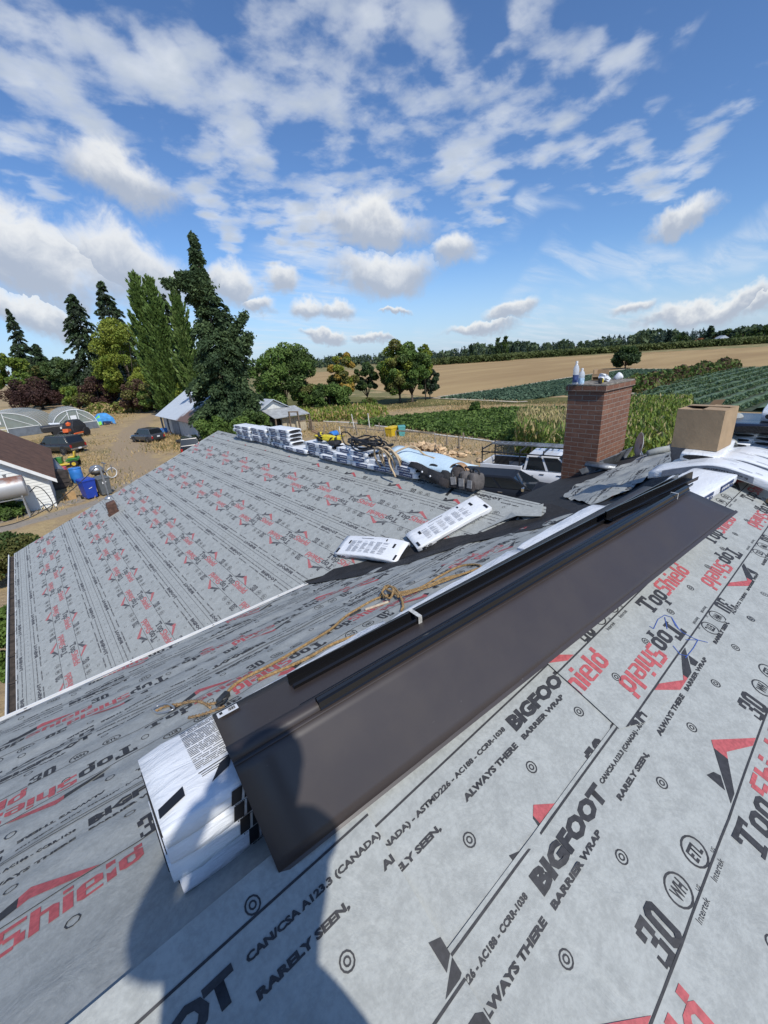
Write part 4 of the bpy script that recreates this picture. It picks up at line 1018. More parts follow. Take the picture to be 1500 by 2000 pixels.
for pp in ((XW - .245, 4.18, bz + .17), (XW - .245, 4.02, bz + .13)): b.lathe([(.0, .012), (.014, .008), (.016, 0)], 10, T=Matrix.Translation(pp) @ Matrix.Rotation(R2(-90), 4, 'Y'))
b.build('buckle', LABEL, g, world=True)
def strap_on(par, pxs, wd=.035):
    b = MB(); pts = smooth_path([P3(SW, pW(*p), .012) for p in pxs], 6)
    for j in range(len(pts) - 1): b.bar(pts[j], pts[j + 1], wd, .006)
    b.build('strap', DARK, par, world=True)
strap_on(g, [(845, 926), (835, 932), (826, 935)], .02); strap_on(g, [(858, 934), (862, 940), (867, 950)], .045)
g = thing('backpack', 'dark backpack slumped between the tool bag and grey rucksacks on the ridge', 'bag', (XW - .05, 3.82, bz), group='bags heaped on the wing ridge')
sack(g, 'pack_body', (XW - .06, 3.80, bz + .09), (.30, .26, .20), BAG, (.1, .35, 0), 3); sack(g, 'front_pocket', (XW - .20, 3.80, bz + .07), (.10, .20, .12), BAGD, (.1, .35, 0), 4); strap_on(g, [(893, 945), (884, 956), (872, 969)], .045)
g = thing('tool_belt', 'brown leather tool belt arched above the bags on the ridge', 'tool belt', (XW, 3.66, bz + .1), group=None)
b = MB(); b.loft([[(XW - .03 + dx, 3.66 + r * math.cos(a), bz + .19 + r * .9 * math.sin(a)) for dx, r in ((-.045, .16), (.045, .16), (.045, .152), (-.045, .152))] for a in np.linspace(-.5, 3.4, 18)]); b.build('belt_strap', LEATH, g, smooth=False, world=True)
sack(g, 'tool_pouch', (XW - .06, 3.64, bz + .17), (.16, .20, .22), BAGD, (0, .2, .2), 5)
for i, (yy, m_, lab) in enumerate(((3.64, BAGD, 'dark rucksack with grey straps in the middle of the bag heap'), (3.50, BAGG, 'grey rucksack standing second from the right in the bag heap'), (3.36, BAGG, 'grey brown rucksack at the right end of the bag heap'))):
    g = thing('rucksack', lab, 'bag', (XW - .03, yy, bz), group='bags heaped on the wing ridge')
    sack(g, 'pack_body', (XW - .05, yy, bz + .13), (.22, .135, .26 - .02 * i), m_, (-.22 + .1 * i, .12, .15 - .12 * i), 10 + i); sack(g, 'front_pocket', (XW - .165, yy - .01, bz + .09), (.06, .10, .14), BAGD if i != 1 else BAGG, (-.22 + .1 * i, .12, .15 - .12 * i), 14 + i); bt_ = MB(); bt_.tube([tuple(q) for q in smooth_path([(XW - .05, yy + .05, bz + .24), (XW - .06, yy + .03, bz + .30), (XW - .06, yy - .04, bz + .29), (XW - .05, yy - .06, bz + .23)], 6)], .012, 6); bt_.build('top_loop', DARK, g, world=True); pn_ = MB(); pn_.box((XW - .20, yy - .01, bz + .12), (.012, .085, .11), rot=(-.22 + .1 * i, .12, .15 - .12 * i)); pn_.build('front_panel', mat('light_grey_mesh', (.24, .23, .22), .8, .2, 30), g, world=True, bevel=.004)
    b = MB(); b.bar((XW - .165, yy + .03, bz + .23), (XW - .20, yy + .05, bz + .02), .03, .012); b.build('strap', BAGG if i == 0 else DARK, g, world=True)
# ------------------------------------------------------------------ far end of the main ridge: bundles, box, roll
EG = 'white shingle bundles around the cardboard box'
e1 = bundle('shingle_bundle', 'white bundle with navy print sticking out beyond the far end of brown metal', EG, 1.0, .335, .085, kind='blue', seed=61, loc=(3.56, .78, RZ - 1.315), rot=(R2(4), 0, R2(3)))
dup(e1, (3.62, .76, RZ - 1.235), (R2(2), 0, R2(-4)), 'upper white bundle with navy print under the tips of the black trim', EG)
def drape(y_c):
    def f(x, y, z):
        d = x - y_c; return (x, y, z - .36 * (math.sqrt(d * d + .02) - .14))
    return f
# draped across the ridge: length along -Y
d1 = bundle('shingle_bundle', 'white bundle bent over the ridge before the cardboard box, grey printed side showing', EG, 1.02, .345, .085, kind='plain', seed=64, bend=drape(.52), loc=(4.72, 1.42, RZ - 1.205), rot=(0, 0, R2(-86)))
b = MB(); Bd = drape(.52); GRAYP = mat('grey_blue_wrap_print', (.20, .22, .26), .45, .15, 20)
n = 16; vs = [Bd(.12 + .70 * i / n, -.008, z) for i in range(n + 1) for z in (.014, .072)]; b.add(vs, [[2 * i, 2 * i + 2, 2 * i + 3, 2 * i + 1] for i in range(n)]); b.build('printed_side', GRAYP, d1)
b = MB(); v, f = glyphs('performance', .02, 1); b.add([Bd(.78 - q[0] * .34, -.012, .030 + q[1] * .024) for q in v], f); b.build('side_lettering', BLACKP, d1)
b = MB()
for (x_, y_, w_, h_) in ((.70, .05, .10, .010), (.30, .12, .14, .006), (.36, .20, .08, .005), (.55, .25, .12, .006), (.82, .10, .05, .008), (.62, .14, .05, .004), (.20, .26, .10, .005)):
    b.add([Bd(x_ + w_ * i / 3, y_ + (h_ if k else 0), .085 + .006) for i in range(4) for k in (0, 1)], [[2 * i, 2 * i + 2, 2 * i + 3, 2 * i + 1] for i in range(3)])
b.build('printed_marks', BLACKP, d1)
d2 = dup(d1, (5.10, 1.36, RZ - 1.215), (0, 0, R2(-84)), 'second white bundle bent over the ridge, right of the grey printed one', EG)
dup(d1, (5.46, 1.30, RZ - 1.22), (0, 0, R2(-86)), 'third white bundle bent over the ridge, at the right edge of the picture', EG)
for k in range(3):
    bundle('shingle_bundle', ['lowest', 'middle', 'top'][k] + ' white bundle of the pile directly under the cardboard box', EG, .92, .335, .075, kind='plain', seed=70 + k, loc=(5.02 + .02 * k, .98 - .03 * k, RZ - 1.335 + .077 * k), rot=(R2(-10 + 5 * k), 0, R2(4)))
# cardboard box
CARD = mat('brown_cardboard', (.34, .235, .135), .8, .08, 6, bump=.15, bs=30); CARDI = mat('cardboard_inside', (.17, .11, .06), .9, .1, 6)
zb = RZ - 1.10
br, bk = at(1400, 882, zb), at(1427, 868, zb)
ey = bk - br; dB = np.linalg.norm(ey); ey /= dB; ex = np.array([ey[1], -ey[0], 0]); wB = .41; bl = br - ex * wB; hB = .40
box = thing('cardboard_box', 'large brown cardboard box with open top flaps, standing on white bundles beside the chimney', 'box', tuple(bl + ex * wB / 2 + ey * dB / 2))
def bx(u, v, z): return tuple(bl + ex * u + ey * v + np.array([0, 0, z]))
b = MB(); th = .006
for (u0, v0, u1, v1) in ((0, 0, wB, th), (0, dB - th, wB, dB), (0, th, th, dB - th), (wB - th, th, wB, dB - th)):
    vs = [bx(u0, v0, 0), bx(u1, v0, 0), bx(u1, v1, 0), bx(u0, v1, 0), bx(u0, v0, hB), bx(u1, v0, hB), bx(u1, v1, hB), bx(u0, v1, hB)]
    b.add(vs, [(3, 2, 1, 0), (4, 5, 6, 7), (0, 1, 5, 4), (1, 2, 6, 5), (2, 3, 7, 6), (3, 0, 4, 7)])
b.add([bx(.004, .004, .004), bx(wB - .004, .004, .004), bx(wB - .004, dB - .004, .004), bx(.004, dB - .004, .004)], [[0, 1, 2, 3]])
b.build('box_body', CARD, box, world=True)
for nm, pts in (('box_flap', [(.004, .0, hB + .001), (wB - .004, 0, hB + .001), (wB - .02, dB * .47, hB - .02), (.02, dB * .47, hB - .012)]), ('box_flap', [(wB, .006, hB + .003), (wB, dB - .006, hB + .003), (wB * .52, dB - .02, hB + .010), (wB * .52, .02, hB + .006)]),
                ('box_flap', [(.004, dB, hB + .002), (wB - .004, dB, hB + .002), (wB - .02, dB * .5, hB + .016), (.02, dB * .5, hB + .016)]), ('box_flap', [(0, .006, hB + .002), (0, dB - .006, hB + .002), (wB * .30, dB - .02, hB - .03), (wB * .30, .02, hB - .05)])):
    b = MB(); b.add([bx(*p) for p in pts], [[0, 1, 2, 3]]); b.build(nm, CARD, box, world=True, solid=.005)
b = MB(); b.add([bx(wB * .35, dB + .01, hB + .0), bx(wB * .60, dB + .012, hB + .0), bx(wB * .66, dB + .05, hB + .06), bx(wB * .42, dB + .05, hB + .05)], [[0, 1, 2, 3]]); b.build('torn_flap_edge', CARDI, box, world=True, solid=.006)
# tall stack behind, dark open ends
TG = 'bundles of the tall stack right of the cardboard box'
t1 = bundle('shingle_bundle', 'bottom bundle of the tall stack right of the cardboard box', TG, 1.0, .40, .048, kind='plain', seed=80, loc=(6.05, .90, RZ - 1.325), rot=(0, 0, R2(4)))
for k in range(1, 5):
    dup(t1, (6.05 + .06 * k + random.uniform(-.02, .02), .90 + random.uniform(-.015, .015) - .012 * k, RZ - 1.325 + .050 * k), (0, 0, R2(4 + random.uniform(-2, 2))), '%s bundle up in the tall stack right of the cardboard box' % lv[k], TG)
for k in range(0, 5):
    dup(t1, (6.20 + .05 * k + random.uniform(-.02, .02), .51 + random.uniform(-.015, .015), RZ - 1.325 + .050 * k), (R2(3), 0, R2(3 + random.uniform(-2, 2))), '%s bundle up in the right hand column of the tall stack' % lv[k], TG)
bk_ = bundle('shingle_bundle', 'dark blue wrapped bundle near the top of the tall stack right of the box', TG, 1.0, .62, .10, kind='plain', seed=81, loc=(6.2, .50, RZ - 1.06), rot=(0, 0, R2(5)))
for ch in bk_.children:
    if ch.name.startswith('wrapper'): ch.data.materials[0] = mat('dark_blue_wrap', (.012, .016, .03), .25)
bundle('shingle_bundle', 'white wrapped bundle topmost on the tall stack right of the box', TG, .9, .46, .13, kind='plain', seed=82, loc=(6.4, .42, RZ - .955), rot=(0, 0, R2(5)))
b = MB(); p1_, p2_ = np.array([6.15, 1.06, RZ - 1.22]), np.array([6.75, 1.16, RZ - .98]); b.tube([tuple(p1_), tuple(p2_)], .075, 18); tag(b.build('paper_roll', GREY, None, smooth=False), 'grey roll of underlayment leaning between the box and tall stack', 'paper roll')
b = MB(); vs = []
for i in range(12):
    for j in range(5): vs.append((5.55 + .28 * i, .82 - .5 * j / 4 + .03 * math.sin(i * 1.3), RZ - 1.3 - (.5 * j / 4) * TP + .03 + .03 * math.sin(i * .9 + j)))
b.add(vs, [[i * 5 + j, (i + 1) * 5 + j, (i + 1) * 5 + j + 1, i * 5 + j + 1] for i in range(11) for j in range(4)][::1]); tag(b.build('felt_sheet', FELT, None, smooth=True, solid=.004), 'loose black felt sheet with a wavy edge on the ridge by the tall stack', 'roofing felt')
b = MB(); b.box((4.78, .43, RZ - 1.405), (.13, .06, .05), rot=(.4, 0, .6)); tag(b.build('wood_block', mat('tan_wood', (.42, .28, .15), .7, .2, 20), None, bevel=.006), 'small tan wood offcut wedged under the draped white bundle', 'wood block')
# ------------------------------------------------------------------ odds and ends on the chimney
zc_ = ctop + .1185
def onC(px, py): return at(px, py, zc_)
def bottle(label, px, py, h, r):
    p = onC(px, py); g = thing('water_bottle', label, 'bottle', tuple(p), group='clear water bottles on the chimney top')
    pl_ = mat('clear_bottle_plastic', (.70, .76, .82), .12, spec=.7, alpha=.55); b = MB()
    b.lathe([(r * .9, 0), (r, .02), (r, h * .30), (r * .93, h * .34), (r, h * .38), (r, h * .66), (r * .8, h * .76), (r * .42, h * .86), (r * .36, h * .92)], 16); b.build('bottle_body', pl_, g, smooth=True)
    b = MB(); b.lathe([(r * .4, h * .91), (r * .42, h), (r * .36, h * 1.005)], 12); b.build('bottle_cap', LABEL, g)
    b = MB(); b.lathe([(r * 1.012, h * .10), (r * 1.012, h * .42)], 16, caps=False); b.build('bottle_label', mat('dark_blue_label', (.06, .09, .22), .4, .4, 30) if h > .3 else mat('pale_blue_label', (.42, .58, .75), .4, .4, 30), g, smooth=True)
bottle('tall clear water bottle on the left corner of the chimney top', 1123, 751, .41, .052)
bottle('short water bottle with pale blue label on the chimney top', 1134.5, 752, .29, .050)
p = onC(1171, 741); cb_ = thing('open_carton', 'small open cardboard carton lying on the chimney top behind the bottles', 'box', tuple(p), .25)
b = MB(); b.box((.06, .1, .10), (.42, .02, .20)); b.box((.27, 0, .09), (.02, .24, .18)); b.box((-.16, 0, .06), (.02, .24, .12)); b.box((.06, 0, .008), (.42, .22, .012)); b.build('carton_body', CARD, cb_)
b = MB(); b.box((-.28, -.02, .05), (.20, .20, .012), rot=(0, .35, .1)); b.build('carton_flap', CARD, cb_)
p = onC(1172.5, 749); tp = thing('tape_measure', 'black and yellow tape measure lying on the front edge of the chimney top', 'tape measure', tuple(p), .2)
b = MB(); b.box((0, 0, .05), (.13, .06, .10)); b.build('tape_case', DARK, tp, bevel=.02); b = MB(); b.box((.03, -.034, .05), (.07, .006, .07)); b.build('yellow_face', YEL, tp, bevel=.003)
p = onC(1180, 745); pb = thing('plastic_bag', 'crumpled white plastic bag on the chimney top beside the tape measure', 'bag', tuple(p))
o = sack(pb, 'crumpled_film', (p[0], p[1], p[2] + .06), (.34, .14, .12), WRAP, (.1, .25, .1), 33, .8)
p = onC(1201, 741); pb = thing('plastic_cup', 'squashed clear cup at the right rear of the chimney top', 'cup', tuple(p)); b = MB(); b.lathe([(.05, 0), (.07, .10), (.075, .13), (.06, .12)], 12, T=Euler((.5, .9, 0)).to_matrix().to_4x4()); b.build('cup_body', WRAP, pb, smooth=True)
# ------------------------------------------------------------------ vehicles (local: x forward, y left, z up, origin on the ground under the middle)
TYRE = mat('tyre_rubber', (.016, .016, .017), .85, .2, 30); RIM = mat('alloy_rim', (.40, .41, .42), .3, metal=.8); GLASS = mat('dark_window_glass', (.012, .015, .018), .06, spec=.7)
CHROME = mat('bright_chrome', (.55, .56, .57), .18, metal=.95); TAIL = mat('red_tail_light', (.35, .015, .015), .2); HEAD = mat('clear_headlight', (.65, .67, .68), .12); PLATE = mat('white_plate', (.68, .70, .72), .5); BLKPL = mat('black_plastic', (.018, .018, .019), .55)
def wheel(root, x, y, r, wd):
    s_ = 1 if y > 0 else -1; T = Matrix.Translation((x, y, r)) @ Matrix.Rotation(R2(-90 * s_), 4, 'X')
    b = MB(); b.lathe([(r * .62, -wd / 2), (r * .93, -wd / 2), (r, -wd * .32), (r, wd * .32), (r * .93, wd / 2), (r * .62, wd / 2)], 22, T=T); o = b.build('wheel', TYRE, root, smooth=True)
    b = MB(); b.lathe([(r * .63, wd * .30), (r * .66, wd * .46), (r * .58, wd * .44), (r * .16, wd * .30), (.02, wd * .36)], 20, T=T); b.build('rim', RIM, o)
    b = MB()
    for k in range(6):
        a = k * math.pi / 3; b.bar(tuple(T @ Vector((r * .12 * math.cos(a), r * .12 * math.sin(a), wd * .40))), tuple(T @ Vector((r * .58 * math.cos(a), r * .58 * math.sin(a), wd * .45))), r * .13, .03)
    b.build('spokes', RIM, o)
def vehicle(name, label, cat, loc, heading, paint, L, Wd, H, clear, belt, prof, gh, wheels, wr, kind, group=None, glass=GLASS):
    """prof: [(x, z_top, half width factor)] rear to front; gh: greenhouse (x0,x1 at the belt, x2,x3 at the roof, inset)"""
    root = thing(name, label, cat, loc, heading, group); hw = Wd / 2
    rings = []
    for x, zt, k in prof:
        w_ = hw * k; zs = clear
        rings.append([(x, -w_ * .90, zs), (x, -w_ * .985, zs + (zt - zs) * .18), (x, -w_, zs + (zt - zs) * .55), (x, -w_ * .965, zs + (zt - zs) * .86), (x, -w_ * .88, zt), (x, 0, zt + .025), (x, w_ * .88, zt), (x, w_ * .965, zs + (zt - zs) * .86), (x, w_, zs + (zt - zs) * .55), (x, w_ * .985, zs + (zt - zs) * .18), (x, w_ * .90, zs)])
    b = MB(); b.loft(rings); body = b.build('body', paint, root, smooth=True); md = body.modifiers.new('edge', 'EDGE_SPLIT'); md.split_angle = R2(38)
    x0, x1, x2, x3, ins = gh; zb, zr = belt, H
    def ghp(u, side, t):                          # u along (0 rear .. 1 front), side -1/1, t height
        xa = x0 + (x1 - x0) * u; xb = x2 + (x3 - x2) * u; w0 = hw * .90; w1 = hw * ins; tt = t
        return (xa + (xb - xa) * tt, side * (w0 + (w1 - w0) * tt), zb + (zr - zb) * tt)
    b = MB(); rg = []
    for t in (0, .5, .93, 1.0):
        k = 1 if t < 1 else .93
        rg.append([(ghp(0, -1, t)[0] + (.05 if t == 1 else 0), ghp(0, -1, t)[1] * k, ghp(0, -1, t)[2]), (ghp(1, -1, t)[0] - (.05 if t == 1 else 0), ghp(1, -1, t)[1] * k, ghp(1, -1, t)[2]), (ghp(1, 1, t)[0] - (.05 if t == 1 else 0), ghp(1, 1, t)[1] * k, ghp(1, 1, t)[2]), (ghp(0, 1, t)[0] + (.05 if t == 1 else 0), ghp(0, 1, t)[1] * k, ghp(0, 1, t)[2])])
    b.loft(rg); cab = b.build('cab', paint, root, bevel=.03)
    def pane(pts, nm):
        b = MB(); c = sum((Vector(p) for p in pts), Vector()) / 4; n_ = (Vector(pts[1]) - Vector(pts[0])).cross(Vector(pts[3]) - Vector(pts[0])).normalized()
        if n_.dot(c - Vector(((x0 + x1) / 2, 0, zb + .2))) < 0: n_ = -n_
        v = [tuple(Vector(p) + n_ * .007) for p in pts]; b.add(v, [[0, 1, 2, 3]]); b.build(nm, glass, root, solid=.008)
    for sd in (-1, 1):
        us = [.05, .34, .64, .965] if kind != 'crew' else [.06, .46, .52, .955]
        spans = [(us[0], us[1] - .015), (us[1] + .015, us[2] - .015), (us[2] + .015, us[3])] if kind != 'crew' else [(us[0], us[1]), (us[2], us[3])]
        for a, c in spans: pane([ghp(a, sd, .06), ghp(c, sd, .06), ghp(c - .02 if c > .9 else c, sd, .86), ghp(a + (.02 if a < .1 else 0), sd, .86)], 'side_window')
    pane([ghp(1, -1, .06), ghp(1, 1, .06), ghp(1, 1, .90), ghp(1, -1, .90)], 'windscreen')
    pane([ghp(0, -1, .12), ghp(0, 1, .12), ghp(0, 1, .86), ghp(0, -1, .86)], 'rear_window')
    for x in wheels:
        for sd in (-1, 1):
            wheel(root, x, sd * (hw - .10), wr, .23)
            b = MB(); T = Matrix.Translation((x, sd * (hw * .965), wr + .02)) @ Matrix.Rotation(R2(90), 4, 'X'); b.lathe([(.02, -.03), (wr * 1.17, -.03), (wr * 1.17, .03), (.02, .03)], 22, T=T); b.build('wheel_well_disc', BLKPL, root)  # black disc drawn for the shaded hollow of the wheel well
    xr, xf = prof[0][0], prof[-1][0]
    zt = prof[0][1]
    for sd in (-1, 1):
        b = MB(); b.box((xr + .03, sd * hw * .84, clear + (zt - clear) * .66), (.12, .17, .30)); b.build('tail_light', TAIL, root, bevel=.02)
        b = MB(); b.box((xf - .04, sd * hw * .74, clear + (prof[-1][1] - clear) * .62), (.14, .36, .18)); b.build('headlight', HEAD, root, bevel=.03)
        p = ghp(.93, sd, .12); b = MB(); b.box((p[0] - .02, p[1] + sd * .15, p[2] + .04), (.12, .20, .17)); b.build('mirror', BLKPL if kind != 'chrome' else CHROME, root, bevel=.03)
        for xx in ((x0 + x1) / 2 + .1, (x0 + x1) / 2 + 1.05 - .2):
            b = MB(); b.box((xx - .35, sd * hw * .985, belt - .12), (.20, .03, .035)); b.build('door_handle', BLKPL if kind != 'chrome' else CHROME, root, bevel=.008)
    b = MB(); b.box((xr - .05, 0, clear + .16), (.16, Wd * .92, .20)); b.build('rear_bumper', CHROME if name != 'suv' else BLKPL, root, bevel=.03)
    b = MB(); b.box((xf + .03, 0, clear + .16), (.14, Wd * .92, .22)); b.build('front_bumper', BLKPL, root, bevel=.03)
    b = MB(); b.box((xr - .045 if name == 'suv' else xr - .135, 0, clear + (.45 if name == 'suv' else .17)), (.02, .34, .16)); b.build('number_plate', PLATE, root)
    b = MB(); b.box((xf + .01, 0, clear + (prof[-1][1] - clear) * .62), (.05, Wd * .45, .22)); b.build('grille', BLKPL, root, bevel=.02)
    return root
def paint_mat(name, c, rough=.22): return mat(name, c, rough, .05, 2, coat=.6)
def heading_px(p, q):
    a, b_ = at(*p), at(*q); return math.atan2(b_[1] - a[1], b_[0] - a[0])
sedge = [(-2.25, .86, .90), (-2.15, .98, .97), (-1.2, 1.02, 1), (.6, 1.0, 1), (1.0, .96, 1), (1.9, .86, .97), (2.2, .74, .90)]
p = at(290, 862); suv = vehicle('suv', 'grey crossover parked on the dirt track near the metal roofed barn', 'car', tuple(p), 0, paint_mat('grey_car_paint', (.045, .048, .055)), 4.5, 1.8, 1.66, .28, .98, sedge, (-2.1, 1.05, -1.75, .30, .74), (-1.3, 1.38), .34, 'suv')
fw = math.atan2(ray(288, 800)[1], ray(288, 800)[0]); suv.rotation_euler = (0, 0, fw + .55); suv.scale = (.86,) * 3
p = at(376, 884); s2_ = dup(suv, tuple(p), fw - .1, 'black car mostly hidden behind the far corner of the grey roof', None); s2_.scale = (.9,) * 3
for ch in s2_.children:
    if ch.name.split('.')[0] in ('body', 'cab'): ch.data = ch.data.copy(); ch.data.materials[0] = paint_mat('black_car_paint', (.012, .013, .016))
# pickup with canopy
pk = [(-2.85, 1.05, .93), (-2.7, 1.10, .98), (-1.0, 1.10, 1), (1.2, 1.10, 1), (1.7, 1.08, 1), (2.5, 1.02, .98), (2.85, .92, .93)]
p = at(120, 884); pu = vehicle('pickup_truck', 'dark brown pickup with a canopy over the bed, parked on dry grass', 'pickup truck', tuple(p), 0, paint_mat('dark_bronze_paint', (.030, .027, .024)), 5.7, 1.95, 1.86, .38, 1.09, pk, (-2.75, 1.45, -2.35, .62, .78), (-1.75, 1.85), .40, 'suv')
fw = math.atan2(ray(120, 800)[1], ray(120, 800)[0]); pu.rotation_euler = (0, 0, fw + .62); pu.scale = (.90,) * 3
# white crew cab with ladder rack
WPT = paint_mat('white_truck_paint', (.66, .67, .69), .3)
wk = [(-2.95, .98, .93), (-2.85, 1.0, .98), (-1.0, 1.0, 1), (-.9, 1.24, 1), (1.3, 1.22, 1), (1.6, 1.22, 1), (2.7, 1.16, .97), (2.95, 1.0, .92)]
wt = vehicle('pickup_truck', 'white crew cab pickup with black ladder rack parked beyond the wing roof', 'pickup truck', (18.32, 9.85, 0), R2(-74), WPT, 5.9, 2.02, 1.98, .45, 1.24, wk, (-.85, 1.42, -.72, .62, .80), (-1.85, 1.9), .42, 'crew')
b = MB()
for sd in (-1, 1): b.box((-1.92, sd * .965, 1.20), (2.02, .09, .46))
b.box((-2.90, 0, 1.20), (.08, 1.84, .46)); b.box((-.93, 0, 1.20), (.06, 1.84, .44)); b.build('cargo_bed', WPT, wt, bevel=.015)
b = MB(); b.box((-1.92, 0, 1.015), (1.90, 1.83, .02))
for sd in (-1, 1): b.box((-1.92, sd * .912, 1.21), (1.9, .012, .40))
b.build('bed_liner', BLKPL, wt)
b = MB(); b.box((-1.5, .2, 1.14), (.7, .9, .22), rot=(0, .1, .3)); b.box((-2.2, -.2, 1.10), (.5, .6, .12), rot=(.1, 0, .6)); b.build('bed_cargo', mat('black_tarp', (.025, .025, .027), .5, .3, 8, bump=.6, bs=15), wt, bevel=.05)
zr = 2.13; rk = MB()
for sd in (-1, 1):
    rk.bar((-2.85, sd * .95, 1.42), (-2.85, sd * .95, zr + .12), .05); rk.bar((-1.02, sd * .95, 1.42), (-1.02, sd * .95, zr + .10), .05)
    rk.bar((-2.9, sd * .95, zr - .12), (1.15, sd * .95, zr - .12), .05); rk.bar((1.10, sd * .95, zr - .12), (1.10, sd * .95, zr + .08), .05); rk.bar((.05, sd * .95, zr - .12), (.05, sd * .95, zr + .08), .05)
    rk.bar((-2.85, sd * .95, zr - .3), (-2.4, sd * .95, zr - .12), .035)
for x in (-2.85, -1.02, .05, 1.10): rk.bar((x, -.97, zr), (x, .97, zr), .05)
rk.build('ladder_rack', BLKPL, wt)
p = wt.location
ld = thing('ladder', 'grey aluminium extension ladder lying on the black rack of the white pickup', 'ladder', (18.32, 9.85, 0), R2(-74))
b = MB()
for y in (.18, .62): b.bar((-2.75, y, zr + .07), (1.55, y, zr + .07), .05, .08)
b.build('ladder_rail', STEEL, ld)
b = MB()
for i in range(15): b.bar((-2.6 + i * .29, .18, zr + .07), (-2.6 + i * .29, .62, zr + .07), .05, .03)
b.build('ladder_rungs', STEEL, ld)
bs_ = [(-2.5, .84, .92), (-2.4, .95, .98), (-1.2, .98, 1), (.9, .98, 1), (1.3, .96, 1), (2.2, .88, .97), (2.5, .74, .90)]
bsuv = vehicle('suv', 'black car with dark windows parked in front of the white crew cab', 'car', (15.62, 10.3, 0), R2(-70), mat('black_car_paint_matt', (.012, .015, .022), .5, spec=.18), 5.0, 1.8, 1.50, .28, .97, bs_, (-2.35, 1.35, -2.0, .40, .74), (-1.5, 1.6), .38, 'chrome')
# ------------------------------------------------------------------ farm buildings
WHITEW = mat('white_weathered_board', (.62, .62, .58), .7, .12, 3); TIN = mat('pale_tin_roof', (.56, .60, .64), .42, .1, 1.5, metal=.25); RUSTR = mat('rusty_brown_roof', (.115, .058, .036), .85, .3, 2.5, bump=.3)
def lap_mat():
    m = mat('white_clapboard', (.72, .72, .68), .55); t = NT(m.node_tree); p = t.n('ShaderNodeBsdfPrincipled'); o = t.n('ShaderNodeOutputMaterial'); t.t.links.new(p.outputs[0], o.inputs[0])
    co = t.n('ShaderNodeTexCoord').outputs['Object']; t.set(p.inputs['Base Color'], t.mix(t.noise(co, 2.5, 5), (.66, .67, .63), (.78, .78, .75))); p.inputs['Roughness'].default_value = .55; return m
CLAP = lap_mat()
z_e = 2.45
c0 = at(112, 988); wl = np.array([-1.0, .04]); wl /= np.linalg.norm(wl); nn = np.array([-wl[1], wl[0]]); nn = nn if nn @ c0[:2] > 0 else -nn   # along the gable wall, and into the yard behind it
zc0 = top_h(c0, 95, 928)
shed = thing('clapboard_shed', 'white clapboard shed with rusty brown roof at the left edge of the picture', 'shed', (c0[0], c0[1], 0))
WID, DEP, pr_ = 6.0, 12.5, .74
def sp(u, v, z): return (c0[0] + wl[0] * u + nn[0] * v, c0[1] + wl[1] * u + nn[1] * v, z)
def rooflz(u): return zc0 + (u if u < WID / 2 else WID - u) * pr_
b = MB(); 
n = 16; z = 0
while z < zc0 + WID / 2 * pr_ - .1:                # overlapping boards on the gable wall
    z1 = z + .17; u0 = 0 if z1 < zc0 else (z1 - zc0) / pr_
    if u0 > WID / 2 - .05: break
    b.add([sp(u0, -.028, z), sp(WID - u0, -.028, z), sp(WID - u0, -.004, z1 + .01), sp(u0, -.004, z1 + .01), sp(u0, 0, z), sp(WID - u0, 0, z)], [[0, 1, 2, 3], [0, 4, 5, 1]]); z = z1
b.loft([[sp(0, v, 0), sp(WID, v, 0), sp(WID, v, zc0), sp(WID / 2, v, zc0 + WID / 2 * pr_), sp(0, v, zc0)] for v in (.0, DEP)]); b.build('wall', CLAP, shed, world=True)
b = MB()
for s0, s1 in ((-.35, WID / 2), (WID + .35, WID / 2)):
    za, zb_ = rooflz(s0 if s0 < 1 else s0) if s0 < 1 else zc0 - .35 * pr_, zc0 + WID / 2 * pr_
    za = zc0 - .35 * pr_
    b.add([sp(s0, -.4, za + .10), sp(s1, -.4, zb_ + .10), sp(s1, DEP + .3, zb_ + .10), sp(s0, DEP + .3, za + .10)], [[0, 1, 2, 3]])
b.build('roof', RUSTR, shed, world=True, solid=.05)
b = MB()
for s0, s1 in ((-.38, WID / 2), (WID + .38, WID / 2)):
    za = zc0 - .38 * pr_; zb_ = zc0 + WID / 2 * pr_
    b.add([sp(s0, -.43, za - .12), sp(s1, -.43, zb_ - .12), sp(s1, -.43, zb_ + .085), sp(s0, -.43, za + .085)], [[0, 1, 2, 3]])
b.build('rake_board', WHITE_METAL, shed, world=True, solid=.04)
# galvanised fuel tank on its stand against the gable
tank = thing('fuel_tank', 'big rusty topped galvanised fuel tank on a steel stand by the white clapboard gable', 'tank', sp(2.0, -.9, 0), math.atan2(wl[1], wl[0]))
def tk_mat():
    m = mat('rusty_galvanised_tank', (.5, .5, .5), .5); t = NT(m.node_tree); p = t.n('ShaderNodeBsdfPrincipled'); o = t.n('ShaderNodeOutputMaterial'); t.t.links.new(p.outputs[0], o.inputs[0])
    co = t.n('ShaderNodeTexCoord').outputs['Object']; s_ = t.n('ShaderNodeSeparateXYZ'); t.set(s_.inputs[0], co)
    f = t.m('ADD', s_.outputs[2], t.m('MULTIPLY', t.m('SUBTRACT', t.noise(co, 3, 6, .7), .5), .9)); t.set(p.inputs['Base Color'], t.mix(t.ramp(f, 1.85, 2.15), t.mix(t.noise(co, 2, 4), (.34, .34, .34), (.46, .46, .46)), (.26, .13, .09)))
    p.inputs['Roughness'].default_value = .5; p.inputs['Metallic'].default_value = .3; return m
